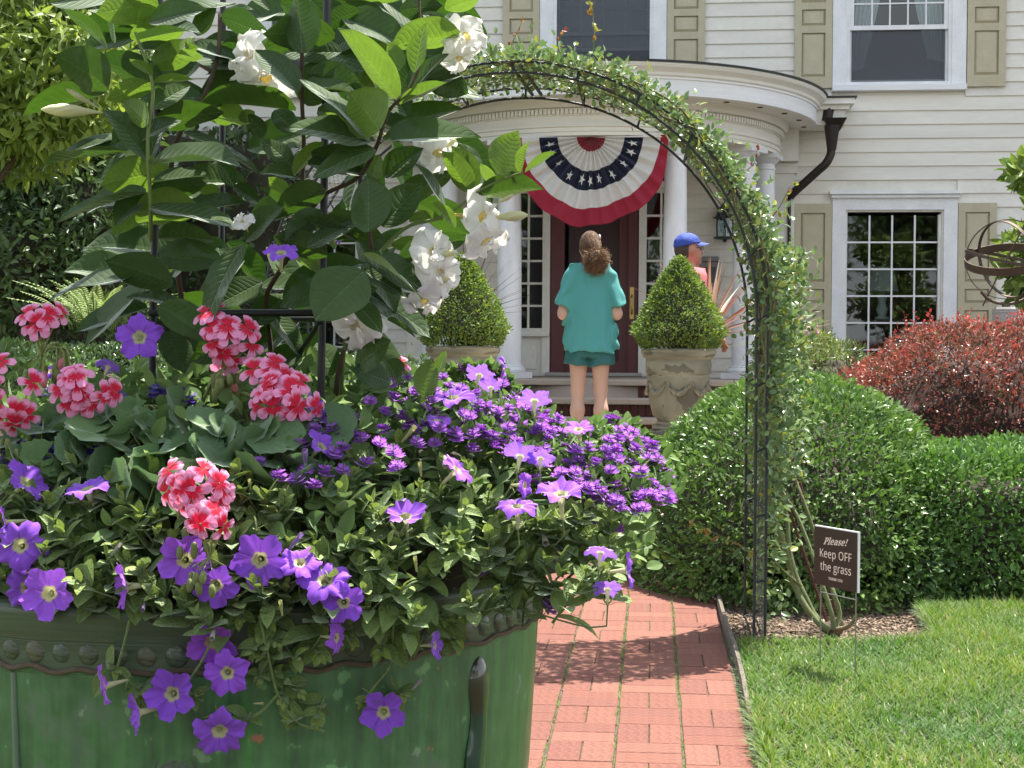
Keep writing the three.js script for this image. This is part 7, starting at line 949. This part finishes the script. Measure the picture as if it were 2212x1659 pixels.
const gers = [['geranium_plant', 'pink and red geranium plant at the left edge of the pot'], ['geranium_plant', 'pink and red geranium plant in front of the black trellis'], ['geranium_plant', 'pink and red geranium with one low flower head among purple petunias']].map(([n, l]) => thing(n, l, 'geranium', [POT.x, 1.0, POT.z], 'geraniums in the green pot'));
R = rngOf(1850);
function gerHead(g, px, py, D, w, h, n, face, stalk) {
  const c = at(px, py, D), head = new THREE.Group(); head.name = 'flower_head'; head.position.copy(pp(c)); gers[g].add(head); const s = D / 3100, stems = [];
  const pl = []; for (let i = 0; i < 900 && pl.length < n; i++) { const a = rr(0, 6.28), q = Math.sqrt(R()), x = Math.cos(a) * q, y = Math.sin(a) * q; if (pl.every(([m, k]) => Math.hypot((m - x) * w, (k - y) * h) > 26)) pl.push([x, y]); }
  for (const [x, y] of pl) { const dep = 0.042 * Math.sqrt(Math.max(0, 1 - 0.85 * (x * x + y * y))), p = camR.clone().multiplyScalar(x * w / 2 * s).addScaledVector(camU, y * h / 2 * s).addScaledVector(camT, dep - 0.02), n2 = dirOf(x * 0.9 + face[0], y * 0.75 + 0.15 + face[1], 0.75); const m = mesh('floret', floretG[Math.floor(R() * 2)], floretMat, head, p); m.quaternion.setFromUnitVectors(V(0, 0, 1), n2.add(randDir().multiplyScalar(0.15)).normalize()); m.rotateZ(rr(-0.6, 0.6)); m.scale.setScalar(rr(0.0185, 0.0225)); stems.push(rod(p, V(0, -0.045, -0.0), 0.0011, 4)); }
  mesh('pedicels', merge(stems), gerStem, head); const bs = []; for (let k = 0; k < 9; k++) { const b = new THREE.SphereGeometry(0.0045, 8, 6); b.scale(1, 1.9, 1); const a = rr(0, 6.28); b.rotateX(rr(-0.4, 0.4)); b.translate(Math.sin(a) * 0.022, -0.06 - rr(0, 0.022), Math.cos(a) * 0.022); bs.push(b); bs.push(rod(V(0, -0.043, 0), V(Math.sin(a) * 0.021, -0.055, Math.cos(a) * 0.021), 0.0008, 4)); } mesh('buds', merge(bs), budGreen, head);
  if (stalk) mesh('stalk', tube([pp(c).add(V(0, -0.045, 0)), ...stalk.map(([a, b, d]) => pp(at(a, b, d)))], 0.0024, 14, 6), gerStem, gers[g]);
}
gerHead(0, 90, 696, 1.95, 106, 70, 5, [0, 0], [[120, 740, 1.97], [150, 790, 2.0], [190, 880, 2.05]]);
gerHead(0, 28, 842, 1.88, 130, 200, 9, [0, 0], [[60, 930, 1.95], [100, 1000, 2.0]]);
gerHead(0, 176, 838, 1.88, 150, 120, 10, [0.1, 0], [[200, 920, 1.92], [280, 1000, 2.0]]);
gerHead(1, 485, 722, 1.92, 150, 130, 11, [0, 0.1], [[455, 830, 1.95], [415, 930, 2.0]]);
gerHead(1, 585, 815, 1.9, 120, 90, 7, [0.2, 0], [[520, 850, 1.95], [480, 920, 2.0]]);
gerHead(1, 612, 868, 1.86, 150, 110, 10, [0.1, -0.1], [[600, 940, 1.9], [570, 1010, 1.95]]);
gerHead(2, 425, 1045, 1.70, 160, 105, 10, [0, 0], [[405, 1110, 1.74], [395, 1160, 1.8]]);
gerHead(2, 452, 1125, 1.68, 78, 62, 4, [0.3, -0.2], null);
gerHead(1, 860, 784, 2.2, 36, 26, 1, [0, 0.6], [[850, 830, 2.2]]);
// drooping clusters of closed buds
for (const [g, px, py, D] of [[0, 120, 770, 1.95], [0, 310, 895, 1.93], [0, 250, 935, 1.9], [1, 480, 800, 1.95], [1, 735, 950, 2.0]]) { const c = new THREE.Group(); c.name = 'bud_cluster'; c.position.copy(pp(at(px, py, D))); gers[g].add(c); const bs = [], st = []; for (let k = 0; k < 14; k++) { const b = new THREE.SphereGeometry(0.0055, 8, 7); b.scale(1, 2, 1); const a = rr(0, 6.28), r = rr(0.006, 0.028), y = -0.01 - rr(0, 0.03); b.rotateZ(rr(-0.5, 0.5)); b.translate(Math.sin(a) * r, y, Math.cos(a) * r); bs.push(b); st.push(tube([V(0, 0.012, 0), V(Math.sin(a) * r * 0.8, 0.01, Math.cos(a) * r * 0.8), V(Math.sin(a) * r, y + 0.008, Math.cos(a) * r)], 0.0011, 5, 4)); } mesh('buds', merge(bs.slice(0, 11)), budGreen, c); mesh('buds', merge(bs.slice(11)), budPink, c); mesh('pedicels', merge(st), gerStem, c); mesh('stalk', tube([V(0, 0.012, 0), V(0.01, -0.02, -0.02), V(0.03, -0.1, -0.06)], 0.0022, 8, 5), gerStem, c); }
for (const [px, py, s, up] of [...spotsOf(30, () => [rr(200, 560), rr(880, 1090)]), ...spotsOf(22, () => [rr(430, 720), rr(900, 1060)]), ...spotsOf(16, () => [rr(-20, 240), rr(900, 1020)])].map(([a, b]) => [a, b, rr(0.024, 0.04), rr(0.2, 0.9)])) { const g = px < 260 ? 0 : px > 470 ? 1 : 2, [p, n] = mound(px, py, rr(-0.03, 0.05)), m = mesh('leaf', round[Math.floor(R() * 3)], gerLeafMat[Math.floor(R() * 3)], gers[g], pp(p)); m.quaternion.setFromRotationMatrix(frameOf(dirOf(rr(-0.6, 0.6), rr(-0.5, 0.5), 0.5), dirOf(rr(-0.4, 0.4), up, 0.7))); m.scale.setScalar(s); mesh('petiole', rod(V(0, 0, 0), V(0, -0.4, -1.6), 0.04, 4), gerStem, m); }
renderer.render(scene, camera);
